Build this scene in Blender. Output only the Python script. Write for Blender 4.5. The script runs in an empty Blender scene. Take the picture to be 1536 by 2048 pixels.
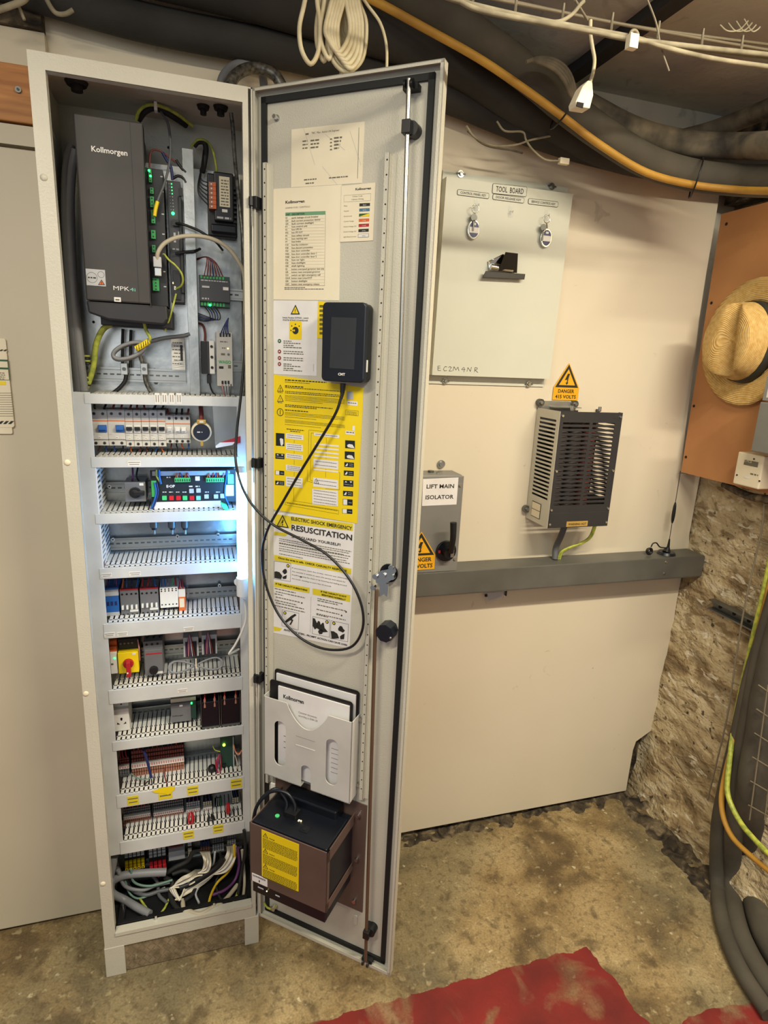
import bpy, math, random
from math import sin, cos, pi, sqrt, radians
from mathutils import Vector, Matrix, noise
random.seed(4)
scene = bpy.context.scene
COL = scene.collection
# ------------------------------------------------------------------ camera
CAM = Vector((0.27239, -1.62317, 1.59754)); YAW, PITCH, ROLL, FPX = 0.3026, -0.2475, 0.0458, 1206.24
_fw = Vector((sin(YAW)*cos(PITCH), cos(YAW)*cos(PITCH), sin(PITCH)))
_r0 = Vector((cos(YAW), -sin(YAW), 0)); _u0 = _r0.cross(_fw)
RT = _r0*cos(ROLL)+_u0*sin(ROLL); UP = -_r0*sin(ROLL)+_u0*cos(ROLL); FW = _fw
RT, UP, FW = RT.normalized(), UP.normalized(), FW.normalized()
cd = bpy.data.cameras.new('camera'); cam = bpy.data.objects.new('camera', cd); COL.objects.link(cam)
cd.sensor_fit = 'HORIZONTAL'; cd.sensor_width = 36; cd.lens = 36*FPX/1536; cd.clip_start = .02
cam.matrix_world = Matrix(((RT.x, UP.x, -FW.x, CAM.x), (RT.y, UP.y, -FW.y, CAM.y), (RT.z, UP.z, -FW.z, CAM.z), (0, 0, 0, 1)))
scene.camera = cam
scene.view_settings.view_transform = 'Standard'; scene.view_settings.look = 'None'
scene.view_settings.gamma = 1; scene.view_settings.exposure = 0.0
# ------------------------------------------------------------------ light
wd = bpy.data.worlds.new('world'); scene.world = wd; wd.use_nodes = True
wd.node_tree.nodes['Background'].inputs[0].default_value = (.86, .92, 1, 1)
wd.node_tree.nodes['Background'].inputs[1].default_value = 0.22
def area(name, loc, tgt, sx, sy, power, col):
    l = bpy.data.lights.new(name, 'AREA'); l.shape = 'RECTANGLE'; l.size = sx; l.size_y = sy; l.energy = power; l.color = col
    o = bpy.data.objects.new(name, l); COL.objects.link(o); o.location = loc
    o.rotation_euler = (Vector(tgt)-Vector(loc)).to_track_quat('-Z', 'Y').to_euler(); return o
area('ceiling_fitting_light', (1.30, -1.40, 2.42), (1.30, -1.399, 1.0), 1.1, .08, 56, (1, .89, .70))
area('left_fill_light', (-.50, -1.55, 2.42), (-.50, -1.549, 1.0), .9, .08, 34, (1, .90, .72))  # added fill lamp that brightens the left door and the orange-brown board
area('soft_fill_behind', (-0.3, -2.9, 1.9), (0.6, 0, 1.3), 1.2, 1.0, 9, (.93, .96, 1))  # added soft cool fill from behind the camera, no known opening there
# ------------------------------------------------------------------ frames (local x right, y into the surface, z up)
class Frame:
    def __init__(s, o, a): s.o = Vector(o); s.a = a; s.c = cos(a); s.s = sin(a)
    def P(s, u, v, y):                      # point of the photograph on the plane local y
        d = FW+RT*((u-768)/FPX)-UP*((v-1024)/FPX); r = CAM-s.o
        L = lambda w: Vector((w.x*s.c+w.y*s.s, -w.x*s.s+w.y*s.c, w.z))
        r, d = L(r), L(d); t = (y-r.y)/d.y; return r+d*t
    def w(s, p): return Vector((p[0]*s.c-p[1]*s.s, p[0]*s.s+p[1]*s.c, p[2]))+s.o
CW, CD, ZP, ZT = .3903, .255, .0912, 2.10      # cabinet width, depth, plinth top, cabinet top
W = Frame((0, 0, 0), 0); DR = Frame((CW, -CD, 0), -0.7032); RW = Frame((1.79, 0, 0), -pi/2)
# ------------------------------------------------------------------ materials
MATS = {}
def lin(c):
    if isinstance(c, str): c = tuple(int(c[i:i+2], 16)/255 for i in (0, 2, 4))
    return tuple((x/12.92 if x <= .04045 else ((x+.055)/1.055)**2.4) for x in c)+(1,)
def mat(k, c, rough=.5, metal=0, c2=None, sc=12, bump=0, bs=60, emit=0, alpha=1, detail=4, lo=.35, hi=.65, stretch=None):
    m = bpy.data.materials.new(k); m.use_nodes = True; nt = m.node_tree; N = nt.nodes; L = nt.links; b = N['Principled BSDF']
    tc = N.new('ShaderNodeTexCoord'); src = tc.outputs['Object']
    if stretch:
        mp = N.new('ShaderNodeMapping'); mp.inputs['Scale'].default_value = stretch; L.new(src, mp.inputs[0]); src = mp.outputs[0]
    n = N.new('ShaderNodeTexNoise'); n.inputs['Scale'].default_value = sc; n.inputs['Detail'].default_value = detail; L.new(src, n.inputs[0])
    cr = N.new('ShaderNodeValToRGB'); a = lin(c); bb = lin(c2) if c2 else tuple(x*.88 for x in a[:3])+(1,)
    cr.color_ramp.elements[0].position = lo; cr.color_ramp.elements[0].color = bb
    cr.color_ramp.elements[1].position = hi; cr.color_ramp.elements[1].color = a
    L.new(n.outputs[0], cr.inputs[0]); L.new(cr.outputs[0], b.inputs['Base Color'])
    b.inputs['Roughness'].default_value = rough; b.inputs['Metallic'].default_value = metal
    if alpha < 1: b.inputs['Alpha'].default_value = alpha
    if bump:
        n2 = N.new('ShaderNodeTexNoise'); n2.inputs['Scale'].default_value = bs; n2.inputs['Detail'].default_value = 5; L.new(src, n2.inputs[0])
        bp = N.new('ShaderNodeBump'); bp.inputs['Strength'].default_value = bump; bp.inputs['Distance'].default_value = .01
        L.new(n2.outputs[0], bp.inputs['Height']); L.new(bp.outputs[0], b.inputs['Normal'])
    if emit:
        b.inputs['Emission Color'].default_value = a; b.inputs['Emission Strength'].default_value = emit
    MATS[k] = m; return m
mat('paint', 'c5c2b2', .38, c2='c0bdad', sc=6, bump=.12, bs=330)
mat('paint_dark', '8c8d88', .5)
mat('white_paint', 'dcdfe0', .4)
mat('duct_grey', 'cfd2d0', .5)
mat('galv', 'c4c5c0', .27, .8, c2='969a98', sc=9, bump=.03)
mat('galv_dark', '777873', .42, .7, c2='5c5d59', sc=7)
mat('chrome', 'e6e6e2', .16, 1)
mat('steel', 'b4b4ae', .3, .9)
mat('gasket', '151716', .65)
mat('black', '17181a', .42, c2='101113')
mat('black_gloss', '0d1116', .25)
mat('navy', '141922', .35)
mat('screen', '33363a', .3)
mat('drive', '3b3733', .5, c2='322f2c', sc=8, bump=.02, bs=400)
mat('drive_side', '222225', .5)
mat('rubber', '1d1d1c', .7)
mat('grey_cable', '5b5d60', .45); mat('mid_cable', '808285', .45); mat('beige_cable', 'b9af97', .5)
mat('white_cable', 'd6cba8', .5, c2='beb08a', sc=30)
mat('gy', 'b3b848', .45, c2='8a973d', sc=70, lo=.40, hi=.60)
mat('yellow_wire', 'd9b526', .45); mat('green', '3fae5c', .5); mat('red', 'b3222a', .45); mat('blue', '2462ae', .45)
mat('dblue', '1f2c63', .5); mat('orange', 'd9682a', .5); mat('orange_board', 'c89058', .7, c2='a87246', sc=3.2, bump=.06, detail=8, lo=.3, hi=.75)
mat('brownred', '7b352c', .5); mat('purple', '6b3a6c', .5); mat('pink', 'c98987', .5); mat('terminal', 'a9745f', .6)
mat('white', 'e8e6df', .45); mat('cream', 'e6dcc0', .55, c2='dfd4b6'); mat('paper', 'ece3c8', .6, c2='e6dcc0'); mat('paper_white', 'e9e7e4', .6)
mat('module', 'c9c7c0', .5); mat('module_grey', '6c6d70', .5); mat('module_dark', '3e4044', .5); mat('ltgrey', 'b9bbbd', .45)
mat('yellow', 'efd416', .45, c2='e9cc10'); mat('amber', 'f2b21c', .45); mat('gold', 'c9a557', .4, .3); mat('label_yellow', 'e2cf2c', .5)
mat('ink', '26251f', .6); mat('ink_soft', '6f6a58', .6); mat('ink_yellow', '6f6410', .6); mat('dkgreen', '1e5a38', .5); mat('table_green', '6fa07a', .6)
mat('steelblue', '4d7792', .6); mat('bypass_red', '8e2f22', .6); mat('teal', '7cc7ae', .5); mat('brown', '614e46', .45, c2='584740', sc=8)
mat('ups_black', '0c1018', .35); mat('isolator', '7f7e79', .42, c2='77766f'); mat('trunk', '6d6c65', .45, .25, c2='5f5e57', sc=9, lo=.3, hi=.7)
mat('board', 'd3d5c4', .4, c2='cdcfbe', sc=4); mat('clip_black', '25241f', .4); mat('fob_blue', '1d2d63', .3); mat('res_side', 'c9c5b4', .4); mat('res_front', '2f2f31', .45)
mat('ceramic', '4d4542', .6, c2='332e2c'); mat('pcb', '23463a', .5); mat('pcb_black', '1a2326', .45)
mat('wood', 'bf8549', .6, c2='9a622f', sc=3, bump=.05, bs=30, detail=8, stretch=(2, 2, 22))
mat('lag', '5a5447', .85, c2='3f3b33', sc=7, bump=.15, bs=40, lo=.3, hi=.75)
mat('lag_dark', '353330', .85, c2='282724', sc=6, bump=.15, bs=40)
mat('dusty', '7a705c', .9, c2='3c3933', sc=16)
mat('yellow_cable', 'c99a3a', .6, c2='a87b2c', sc=9)
mat('wire_rod', '857b66', .6, .2); mat('dust_cable', 'a39a80', .8, c2='756d58', sc=18)
mat('left_panel', 'cbc1a8', .5, c2='c2b8a0', sc=2.2, detail=3)
mat('tread', 'a8957a', .5, .35, c2='7a6b52', sc=40); mat('meter_face', '1c2230', .4); mat('braid', '77756e', .4, .5, c2='3a3935', sc=120)
mat('led_green', '30ff70', .4, emit=5); mat('led_lime', 'b8ff4a', .4, emit=4); mat('led_amber', 'ffe9a0', .4, emit=2.5)
mat('tube_glow', '62b0ff', .4, emit=50)
mat('tube_cap', 'dfe3e4', .4); mat('film', 'dfe6ea', .12, alpha=.13); mat('brown_hole', '1b1714', .9); mat('btn_g', '4fd07a', .4); mat('btn_r', 'd8202a', .4)
mat('dull_green', '6a8a7b', .5)
mat('rodbrown', '6b5644', .4, .4)
def node_mat(k):
    m = bpy.data.materials.new(k); m.use_nodes = True; MATS[k] = m; return m, m.node_tree.nodes, m.node_tree.links, m.node_tree.nodes['Principled BSDF']
def NZ(N, L, src, sc, det=6, dis=0, vec=None):
    n = N.new('ShaderNodeTexNoise'); n.inputs['Scale'].default_value = sc; n.inputs['Detail'].default_value = det; n.inputs['Distortion'].default_value = dis
    L.new(src, n.inputs[0]); return n.outputs[0]
def RAMP(N, L, src, *st):
    c = N.new('ShaderNodeValToRGB'); e = c.color_ramp.elements
    while len(e) < len(st): e.new(.5)
    for x, (p, col) in zip(e, st): x.position = p; x.color = lin(col) if isinstance(col, str) else (col, col, col, 1)
    L.new(src, c.inputs[0]); return c.outputs[0]
def MIX(N, L, f, a, b, mode='MIX'):
    x = N.new('ShaderNodeMix'); x.data_type = 'RGBA'; x.blend_type = mode
    for s, v in ((x.inputs[0], f), (x.inputs[6], a), (x.inputs[7], b)):
        if isinstance(v, (int, float)): s.default_value = v
        elif isinstance(v, (tuple, str)): s.default_value = lin(v) if isinstance(v, str) else v
        else: L.new(v, s)
    return x.outputs[2]
def MA(N, L, op, a, b=0.0, c=None):
    x = N.new('ShaderNodeMath'); x.operation = op
    for s, v in zip(x.inputs, (a, b, c)):
        if v is None: continue
        if isinstance(v, (int, float)): s.default_value = v
        else: L.new(v, s)
    return x.outputs[0]
def BUMP(N, L, b, h, st, dist=.01):
    p = N.new('ShaderNodeBump'); p.inputs['Strength'].default_value = st; p.inputs['Distance'].default_value = dist; L.new(h, p.inputs['Height']); L.new(p.outputs[0], b.inputs['Normal'])
# concrete floor with worn red paint
m, N, L, b = node_mat('floor_mat'); tc = N.new('ShaderNodeTexCoord'); o = tc.outputs['Object']
sp = N.new('ShaderNodeSeparateXYZ'); L.new(o, sp.inputs[0]); X, Y = sp.outputs[0], sp.outputs[1]
base = RAMP(N, L, NZ(N, L, o, 5.5, 14, .5), (.34, '5f4d31'), (.46, '8a744c'), (.56, 'a08a5f'), (.68, 'b29c70'))
base = MIX(N, L, RAMP(N, L, NZ(N, L, o, 1.6, 5), (.48, 0.), (.62, .5)), base, '78745a')
base = MIX(N, L, RAMP(N, L, NZ(N, L, o, 15, 10, .5), (.56, 0.), (.68, .65)), base, '4d3e27')
base = MIX(N, L, RAMP(N, L, NZ(N, L, o, 26, 8), (.68, 0.), (.72, .8)), base, 'd6caa8')
base = MIX(N, L, RAMP(N, L, NZ(N, L, o, 60, 8, .5), (.52, 0.), (.66, .55)), base, '5c4b2f')
base = MIX(N, L, RAMP(N, L, NZ(N, L, o, 45, 8, .3), (.60, 0.), (.70, .45)), base, 'c4b48a')
spk = RAMP(N, L, NZ(N, L, o, 180, 4), (.3, .7), (.7, 1.1)); base = MIX(N, L, 1.0, base, spk, 'MULTIPLY')
wob = MA(N, L, 'MULTIPLY', MA(N, L, 'SUBTRACT', NZ(N, L, o, 14, 8), .5), .05)
wob2 = MA(N, L, 'MULTIPLY', MA(N, L, 'SUBTRACT', NZ(N, L, o, 5, 6), .5), .16)
ya = MA(N, L, 'LESS_THAN', MA(N, L, 'ADD', Y, wob), -.503)
xa = MA(N, L, 'LESS_THAN', MA(N, L, 'ADD', MA(N, L, 'ADD', X, wob), MA(N, L, 'MULTIPLY', Y, .12)), 1.225)
yb = MA(N, L, 'LESS_THAN', MA(N, L, 'ADD', Y, wob2), -.74)
red = MA(N, L, 'MAXIMUM', MA(N, L, 'MULTIPLY', ya, xa), yb)
scr = RAMP(N, L, NZ(N, L, o, 8, 12, .6), (.5, 1.), (.66, .35)); red = MA(N, L, 'MULTIPLY', red, scr)
redc = RAMP(N, L, NZ(N, L, o, 6, 6), (.3, '5c1510'), (.7, '84211a'))
L.new(MIX(N, L, red, base, redc), b.inputs['Base Color']); b.inputs['Roughness'].default_value = .75
BUMP(N, L, b, NZ(N, L, o, 12, 12), .35, .012)
# crumbling plaster over rubble masonry
m, N, L, b = node_mat('masonry'); o = N.new('ShaderNodeTexCoord').outputs['Object']
mp = N.new('ShaderNodeMapping'); mp.inputs['Scale'].default_value = (1, .75, 1.5); mp.inputs['Rotation'].default_value = (.55, 0, 0); L.new(o, mp.inputs[0]); q = mp.outputs[0]
base = RAMP(N, L, NZ(N, L, q, 9, 14, .7), (.34, '6e5c41'), (.46, 'a38d68'), (.54, 'c0ad86'), (.66, 'd6c7a4'))
base = MIX(N, L, RAMP(N, L, NZ(N, L, q, 2.6, 6, .5), (.44, 0.), (.60, .75)), base, 'cdbd98')
base = MIX(N, L, RAMP(N, L, NZ(N, L, q, 17, 10, .4), (.55, 0.), (.61, .7)), base, '7c6746')
base = MIX(N, L, RAMP(N, L, NZ(N, L, q, 26, 8, .6), (.60, 0.), (.65, .85)), base, 'e0d6bc')
base = MIX(N, L, RAMP(N, L, NZ(N, L, o, 48, 6), (.64, 0.), (.70, .9)), base, '33281b')
L.new(base, b.inputs['Base Color']); b.inputs['Roughness'].default_value = .9
BUMP(N, L, b, MA(N, L, 'ADD', NZ(N, L, q, 16, 14, .5), MA(N, L, 'MULTIPLY', NZ(N, L, o, 50, 8), .35)), 1.0, .035)
# painted board wall
m, N, L, b = node_mat('wall_mat'); o = N.new('ShaderNodeTexCoord').outputs['Object']
base = RAMP(N, L, NZ(N, L, o, 1.4, 4), (.3, 'd8cdb4'), (.7, 'e0d6bf'))
base = MIX(N, L, RAMP(N, L, NZ(N, L, o, 16, 6, 1.5), (.70, 0.), (.76, .35)), base, '9c917c')
base = MIX(N, L, RAMP(N, L, NZ(N, L, o, 60, 3), (.76, 0.), (.79, .7)), base, '7d725c')
L.new(base, b.inputs['Base Color']); b.inputs['Roughness'].default_value = .45; BUMP(N, L, b, NZ(N, L, o, 6, 8), .12, .01)
m, N, L, b = node_mat('ceiling_mat'); o = N.new('ShaderNodeTexCoord').outputs['Object']
base = RAMP(N, L, NZ(N, L, o, 2.2, 8, .5), (.3, 'b9b7aa'), (.7, 'dad7c9'))
base = MIX(N, L, RAMP(N, L, NZ(N, L, o, 14, 8, 1), (.6, 0.), (.75, .4)), base, '5a5345')
L.new(base, b.inputs['Base Color']); b.inputs['Roughness'].default_value = .9; BUMP(N, L, b, NZ(N, L, o, 14, 10), .3, .015)
m, N, L, b = node_mat('rubble'); o = N.new('ShaderNodeTexCoord').outputs['Object']
base = RAMP(N, L, NZ(N, L, o, 20, 12, 1), (.35, '211c16'), (.52, '4e4332'), (.68, '83745a'))
L.new(base, b.inputs['Base Color']); b.inputs['Roughness'].default_value = .95; BUMP(N, L, b, NZ(N, L, o, 45, 10), 1, .02)
m, N, L, b = node_mat('straw'); o = N.new('ShaderNodeTexCoord').outputs['Object']
sp = N.new('ShaderNodeSeparateXYZ'); L.new(o, sp.inputs[0])
rad = MA(N, L, 'SQRT', MA(N, L, 'ADD', MA(N, L, 'MULTIPLY', sp.outputs[0], sp.outputs[0]), MA(N, L, 'MULTIPLY', sp.outputs[2], sp.outputs[2])))
ring = MA(N, L, 'SINE', MA(N, L, 'MULTIPLY', MA(N, L, 'ADD', rad, MA(N, L, 'MULTIPLY', sp.outputs[1], .9)), 1250.0))
ring = MA(N, L, 'MULTIPLY_ADD', ring, .5, .5)
base = RAMP(N, L, NZ(N, L, o, 90, 6), (.3, 'c29a52'), (.7, 'ddbd7a')); base = MIX(N, L, MA(N, L, 'MULTIPLY', MA(N, L, 'SUBTRACT', 1.0, ring), .35), base, 'a87f3c')
L.new(base, b.inputs['Base Color']); b.inputs['Roughness'].default_value = .7; BUMP(N, L, b, ring, .5, .003)
# ------------------------------------------------------------------ mesh builder
_fc = {}
def text_geo(s, off=0.0):
    k = (s, off)
    if k not in _fc:
        c = bpy.data.curves.new('t', 'FONT'); c.body = s; c.size = 1; c.offset = off; c.resolution_u = 2
        o = bpy.data.objects.new('t', c); COL.objects.link(o); me = o.to_mesh()
        v = [(p.co.x, p.co.y) for p in me.vertices]; f = [tuple(q.vertices) for q in me.polygons]
        o.to_mesh_clear(); bpy.data.objects.remove(o); bpy.data.curves.remove(c)
        _fc[k] = (v, f, min(p[0] for p in v), max(p[0] for p in v))
    return _fc[k]
def smooth_path(pts, sub=6):
    P = [Vector(p) for p in pts]
    if len(P) < 3 or sub < 2: return P
    out = []
    for i in range(len(P)-1):
        a = P[i-1] if i else P[0]*2-P[1]; b, c = P[i], P[i+1]; d = P[i+2] if i+2 < len(P) else P[-1]*2-P[-2]
        for k in range(sub):
            t = k/sub; out.append(.5*((2*b)+(c-a)*t+(2*a-5*b+4*c-d)*t*t+(3*b-a-3*c+d)*t**3))
    out.append(P[-1]); return out
class MB:
    def __init__(s): s.v, s.f, s.m, s.sm = [], [], [], []
    def add(s, vs, fs, m, smooth=False):
        n = len(s.v); s.v += [tuple(p) for p in vs]; s.f += [tuple(i+n for i in f) for f in fs]; s.m += [m]*len(fs); s.sm += [smooth]*len(fs); return s
    def box(s, x0, x1, y0, y1, z0, z1, m):
        if x0 > x1: x0, x1 = x1, x0
        if y0 > y1: y0, y1 = y1, y0
        if z0 > z1: z0, z1 = z1, z0
        return s.add([(x, y, z) for x in (x0, x1) for y in (y0, y1) for z in (z0, z1)],
                     [(0, 1, 3, 2), (4, 6, 7, 5), (0, 4, 5, 1), (2, 3, 7, 6), (0, 2, 6, 4), (1, 5, 7, 3)], m)
    def pb(s, F, a, c, yf, yb, m):          # box whose front face spans the two photo points
        p, q = F.P(a[0], a[1], yf), F.P(c[0], c[1], yf); return s.box(p.x, q.x, yf, yb, q.z, p.z, m)
    def prism(s, pts, y0, y1, m):           # (x,z) outline extruded in y
        n = len(pts); A = sum(pts[i][0]*pts[(i+1) % n][1]-pts[(i+1) % n][0]*pts[i][1] for i in range(n))
        if A < 0: pts = pts[::-1]
        if y0 > y1: y0, y1 = y1, y0
        vs = [(p[0], y0, p[1]) for p in pts]+[(p[0], y1, p[1]) for p in pts]
        return s.add(vs, [tuple(range(n)), tuple(range(2*n-1, n-1, -1))]+[(i, i+n, (i+1) % n+n, (i+1) % n) for i in range(n)], m)
    def pp(s, F, px, y0, y1, m): return s.prism([(lambda q: (q.x, q.z))(F.P(u, v, y0)) for u, v in px], y0, y1, m)
    def rrect(s, x0, x1, z0, z1, y0, y1, r, m, k=4):
        pts = []
        for cx, cz, a0 in ((x1-r, z1-r, 0), (x0+r, z1-r, pi/2), (x0+r, z0+r, pi), (x1-r, z0+r, 1.5*pi)):
            pts += [(cx+r*cos(a0+i*pi/2/k), cz+r*sin(a0+i*pi/2/k)) for i in range(k+1)]
        return s.prism(pts, y0, y1, m)
    def cyl(s, a, b, r, m, n=14, r2=None, smooth=True):
        a, b = Vector(a), Vector(b); r2 = r if r2 is None else r2; d = (b-a).normalized()
        u = d.orthogonal().normalized(); w = d.cross(u); vs = []
        for c, q in ((a, r), (b, r2)): vs += [c+u*q*cos(2*pi*i/n)+w*q*sin(2*pi*i/n) for i in range(n)]
        s.add(vs, [(i, (i+1) % n, (i+1) % n+n, i+n) for i in range(n)], m, smooth)
        return s.add(vs, [tuple(range(n))[::-1], tuple(range(n, 2*n))], m)
    def tube(s, pts, r, m, n=8, sub=6, closed=False):
        P = smooth_path(pts, sub) if not closed else smooth_path(list(pts)+[pts[0]], sub)[:-1]
        k = len(P); vs = []; u = None
        for i, p in enumerate(P):
            d = (P[(i+1) % k]-P[i-1]) if closed else (P[min(i+1, k-1)]-P[max(i-1, 0)])
            d = d.normalized() if d.length > 1e-9 else Vector((0, 0, 1))
            u = d.orthogonal() if u is None else (u-d*u.dot(d)); u = u.normalized() if u.length > 1e-6 else d.orthogonal().normalized(); w = d.cross(u)
            rr = r(i/(k-1)) if callable(r) else r
            vs += [p+u*rr*cos(2*pi*j/n)+w*rr*sin(2*pi*j/n) for j in range(n)]
        fs = [(i*n+j, i*n+(j+1) % n, ((i+1) % k)*n+(j+1) % n, ((i+1) % k)*n+j) for i in range(k if closed else k-1) for j in range(n)]
        s.add(vs, fs, m, True)
        if not closed: s.add(vs[:n]+vs[-n:], [tuple(range(n))[::-1], tuple(range(n, 2*n))], m)
        return s
    def ball(s, c, r, m, n=12, k=8):
        if not isinstance(r, tuple): r = (r, r, r)
        vs = []; fs = []
        for i in range(k+1):
            t = pi*i/k
            for j in range(n): vs.append((c[0]+r[0]*sin(t)*cos(2*pi*j/n), c[1]+r[1]*sin(t)*sin(2*pi*j/n), c[2]+r[2]*cos(t)))
        for i in range(k):
            for j in range(n): fs.append((i*n+j, (i+1)*n+j, (i+1)*n+(j+1) % n, i*n+(j+1) % n))
        return s.add(vs, fs, m, True)
    def disc(s, x, z, r, y0, y1, m, n=16): return s.prism([(x+r*cos(2*pi*i/n), z+r*sin(2*pi*i/n)) for i in range(n)], y0, y1, m)
    def ring(s, c, r, t, m, ax='y', n=20, rz=None):
        rz = rz or r; P = []
        for i in range(n):
            a = 2*pi*i/n
            P.append((c[0]+r*cos(a), c[1], c[2]+rz*sin(a)) if ax == 'y' else (c[0], c[1]+r*cos(a), c[2]+rz*sin(a)) if ax == 'x' else (c[0]+r*cos(a), c[1]+rz*sin(a), c[2]))
        return s.tube(P, t, m, 6, 1, True)
    def txt(s, F, t, a, c, h, y, m, bold=0.0):   # baseline photo points a..c, cap height h px
        p, q = F.P(a[0], a[1], y), F.P(c[0], c[1], y); z = (p.z+q.z)/2; hh = F.P(a[0], a[1]-h, y).z-p.z
        return s.txw(t, p.x, q.x, z, hh, y, m, bold)
    def txw(s, t, x0, x1, z, hh, y, m, bold=0.0, rot=0):
        v, f, lo, hi = text_geo(t, bold); k = (x1-x0)/(hi-lo); kz = hh/.70
        if rot: vs = [(x0-(w_*kz), y, z+(u_-lo)*k) for u_, w_ in v]
        else: vs = [(x0+(u_-lo)*k, y, z+w_*kz) for u_, w_ in v]
        return s.add(vs, f, m)
    def ln(s, F, a, c, w, y, m):             # thin printed line between photo points, w metres
        p, q = F.P(a[0], a[1], y), F.P(c[0], c[1], y); d = (q-p); d = d.normalized()*w/2; n = Vector((-d.z, 0, d.x))
        return s.add([p+n, p-n, q-n, q+n], [(0, 1, 2, 3)], m)
    def flat(s, F, px, y, m):
        vs = [F.P(u, v, y) for u, v in px]; A = sum(vs[i].x*vs[(i+1) % len(vs)].z-vs[(i+1) % len(vs)].x*vs[i].z for i in range(len(vs)))
        return s.add(vs if A > 0 else vs[::-1], [tuple(range(len(vs)))], m)
    def frect(s, F, a, c, y, m):
        p, q = F.P(a[0], a[1], y), F.P(c[0], c[1], y)
        return s.add([(p.x, y, q.z), (q.x, y, q.z), (q.x, y, p.z), (p.x, y, p.z)], [(0, 1, 2, 3)], m)
    def greek(s, F, a, c, h, y, m, fill=1.0):  # a line of unreadable small print
        p, q = F.P(a[0], a[1], y), F.P(c[0], c[1], y); z = (p.z+q.z)/2; hh = abs(F.P(a[0], a[1]-h, y).z-p.z); x = p.x; e = p.x+(q.x-p.x)*fill
        while x < e:
            w = min(e-x, hh*random.uniform(1.2, 4)); s.add([(x, y, z), (x+w, y, z), (x+w, y, z+hh), (x, y, z+hh)], [(0, 1, 2, 3)], m); x += w+hh*.7
        return s
    def mesh(s, name, base):
        me = bpy.data.meshes.new(name); bx, by, bz = base
        me.from_pydata([(x-bx, y-by, z-bz) for x, y, z in s.v], [], s.f)
        ks = list(dict.fromkeys(s.m))
        for k in ks: me.materials.append(MATS[k])
        idx = {k: i for i, k in enumerate(ks)}
        me.polygons.foreach_set('material_index', [idx[k] for k in s.m]); me.polygons.foreach_set('use_smooth', s.sm); me.update(); return me
def bev(o, w, seg=2):
    d = o.modifiers.new('bevel', 'BEVEL'); d.width = w; d.segments = seg; d.limit_method = 'ANGLE'; d.angle_limit = radians(40); return o
def tag(o, label=None, cat=None, group=None, kind=None):
    for k, v in (('label', label), ('category', cat), ('group', group), ('kind', kind)):
        if v: o[k] = v
    return o
class Thing:
    def __init__(s, F, base, name, label, cat, group=None, mb=None, bevel=0):
        s.F, s.base = F, Vector(base); s.o = bpy.data.objects.new(name, mb.mesh(name, s.base) if mb else None); COL.objects.link(s.o)
        if not mb: s.o.empty_display_size = .02
        s.o.location = F.w(s.base); s.o.rotation_euler = (0, 0, F.a); tag(s.o, label, cat, group)
        if bevel: bev(s.o, bevel)
    def part(s, name, mb, parent=None, bevel=0, label=None, base=None):
        parent = parent or s.o; b = getattr(parent, '_b', None)
        o = bpy.data.objects.new(name, mb.mesh(name, s.base)); COL.objects.link(o); o.parent = parent
        if bevel: bev(o, bevel)
        if label: o['label'] = label
        return o
def structure(name, mb, kind='structure', F=W):
    o = bpy.data.objects.new(name, mb.mesh(name, (0, 0, 0))); COL.objects.link(o); o.location = F.o; o.rotation_euler = (0, 0, F.a); o['kind'] = kind; return o
def warn_triangle(mb, F, top, bl, br, y, fill='amber', border=.16, flash=True, mark=None):
    A, B, C = F.P(*top, y), F.P(*bl, y), F.P(*br, y); g = (A+B+C)/3
    mb.add([A, B, C], [(0, 1, 2)], 'ink'); k = 1-border*2.0
    I = [g+(p-g)*k+Vector((0, -.0003, 0)) for p in (A, B, C)]; mb.add(I, [(0, 1, 2)], fill)
    hgt = (A-(B+C)/2).length; wv = (C-B)
    def q(u, v): return g+wv*u+Vector((0, 0, 1))*hgt*v+Vector((0, -.0006, 0))
    if flash:
        mb.add([q(.03, .26), q(-.10, -.02), q(-.02, -.0), q(.04, .02), q(.10, .26)], [(0, 1, 2, 3, 4)], 'ink')
        mb.add([q(.10, .10), q(-.02, .0), q(.0, -.10), q(.03, -.10), q(.02, .02)], [(0, 1, 2, 3, 4)], 'ink')
        mb.add([q(-.05, -.10), q(.0, -.25), q(.07, -.10)], [(0, 1, 2)], 'ink')
    else:
        mb.add([q(-.035, .2), q(-.02, -.06), q(.02, -.06), q(.035, .2)], [(0, 1, 2, 3)], 'ink'); mb.add([q(-.03, -.1), q(-.03, -.17), q(.03, -.17), q(.03, -.1)], [(0, 1, 2, 3)], 'ink')
def grid_surface(nu, nv, fn, m, smooth=True):
    mb = MB(); mb.add([fn(i/nu, j/nv) for j in range(nv+1) for i in range(nu+1)],
                      [(j*(nu+1)+i, j*(nu+1)+i+1, (j+1)*(nu+1)+i+1, (j+1)*(nu+1)+i) for j in range(nv) for i in range(nu)], m, smooth); return mb
# ================================================================== the room
def fl(u, v):
    x, y = -1.4+4.2*u, -3.2+3.4*v; z = 0
    e = max(0, .10-abs(y+.02))/.10 if x > .6 else 0
    z += .006*e*noise.noise(Vector((x*18, y*18, 0))); return (x, y, z)
structure('floor', grid_surface(140, 110, fl, 'floor_mat'))
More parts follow.
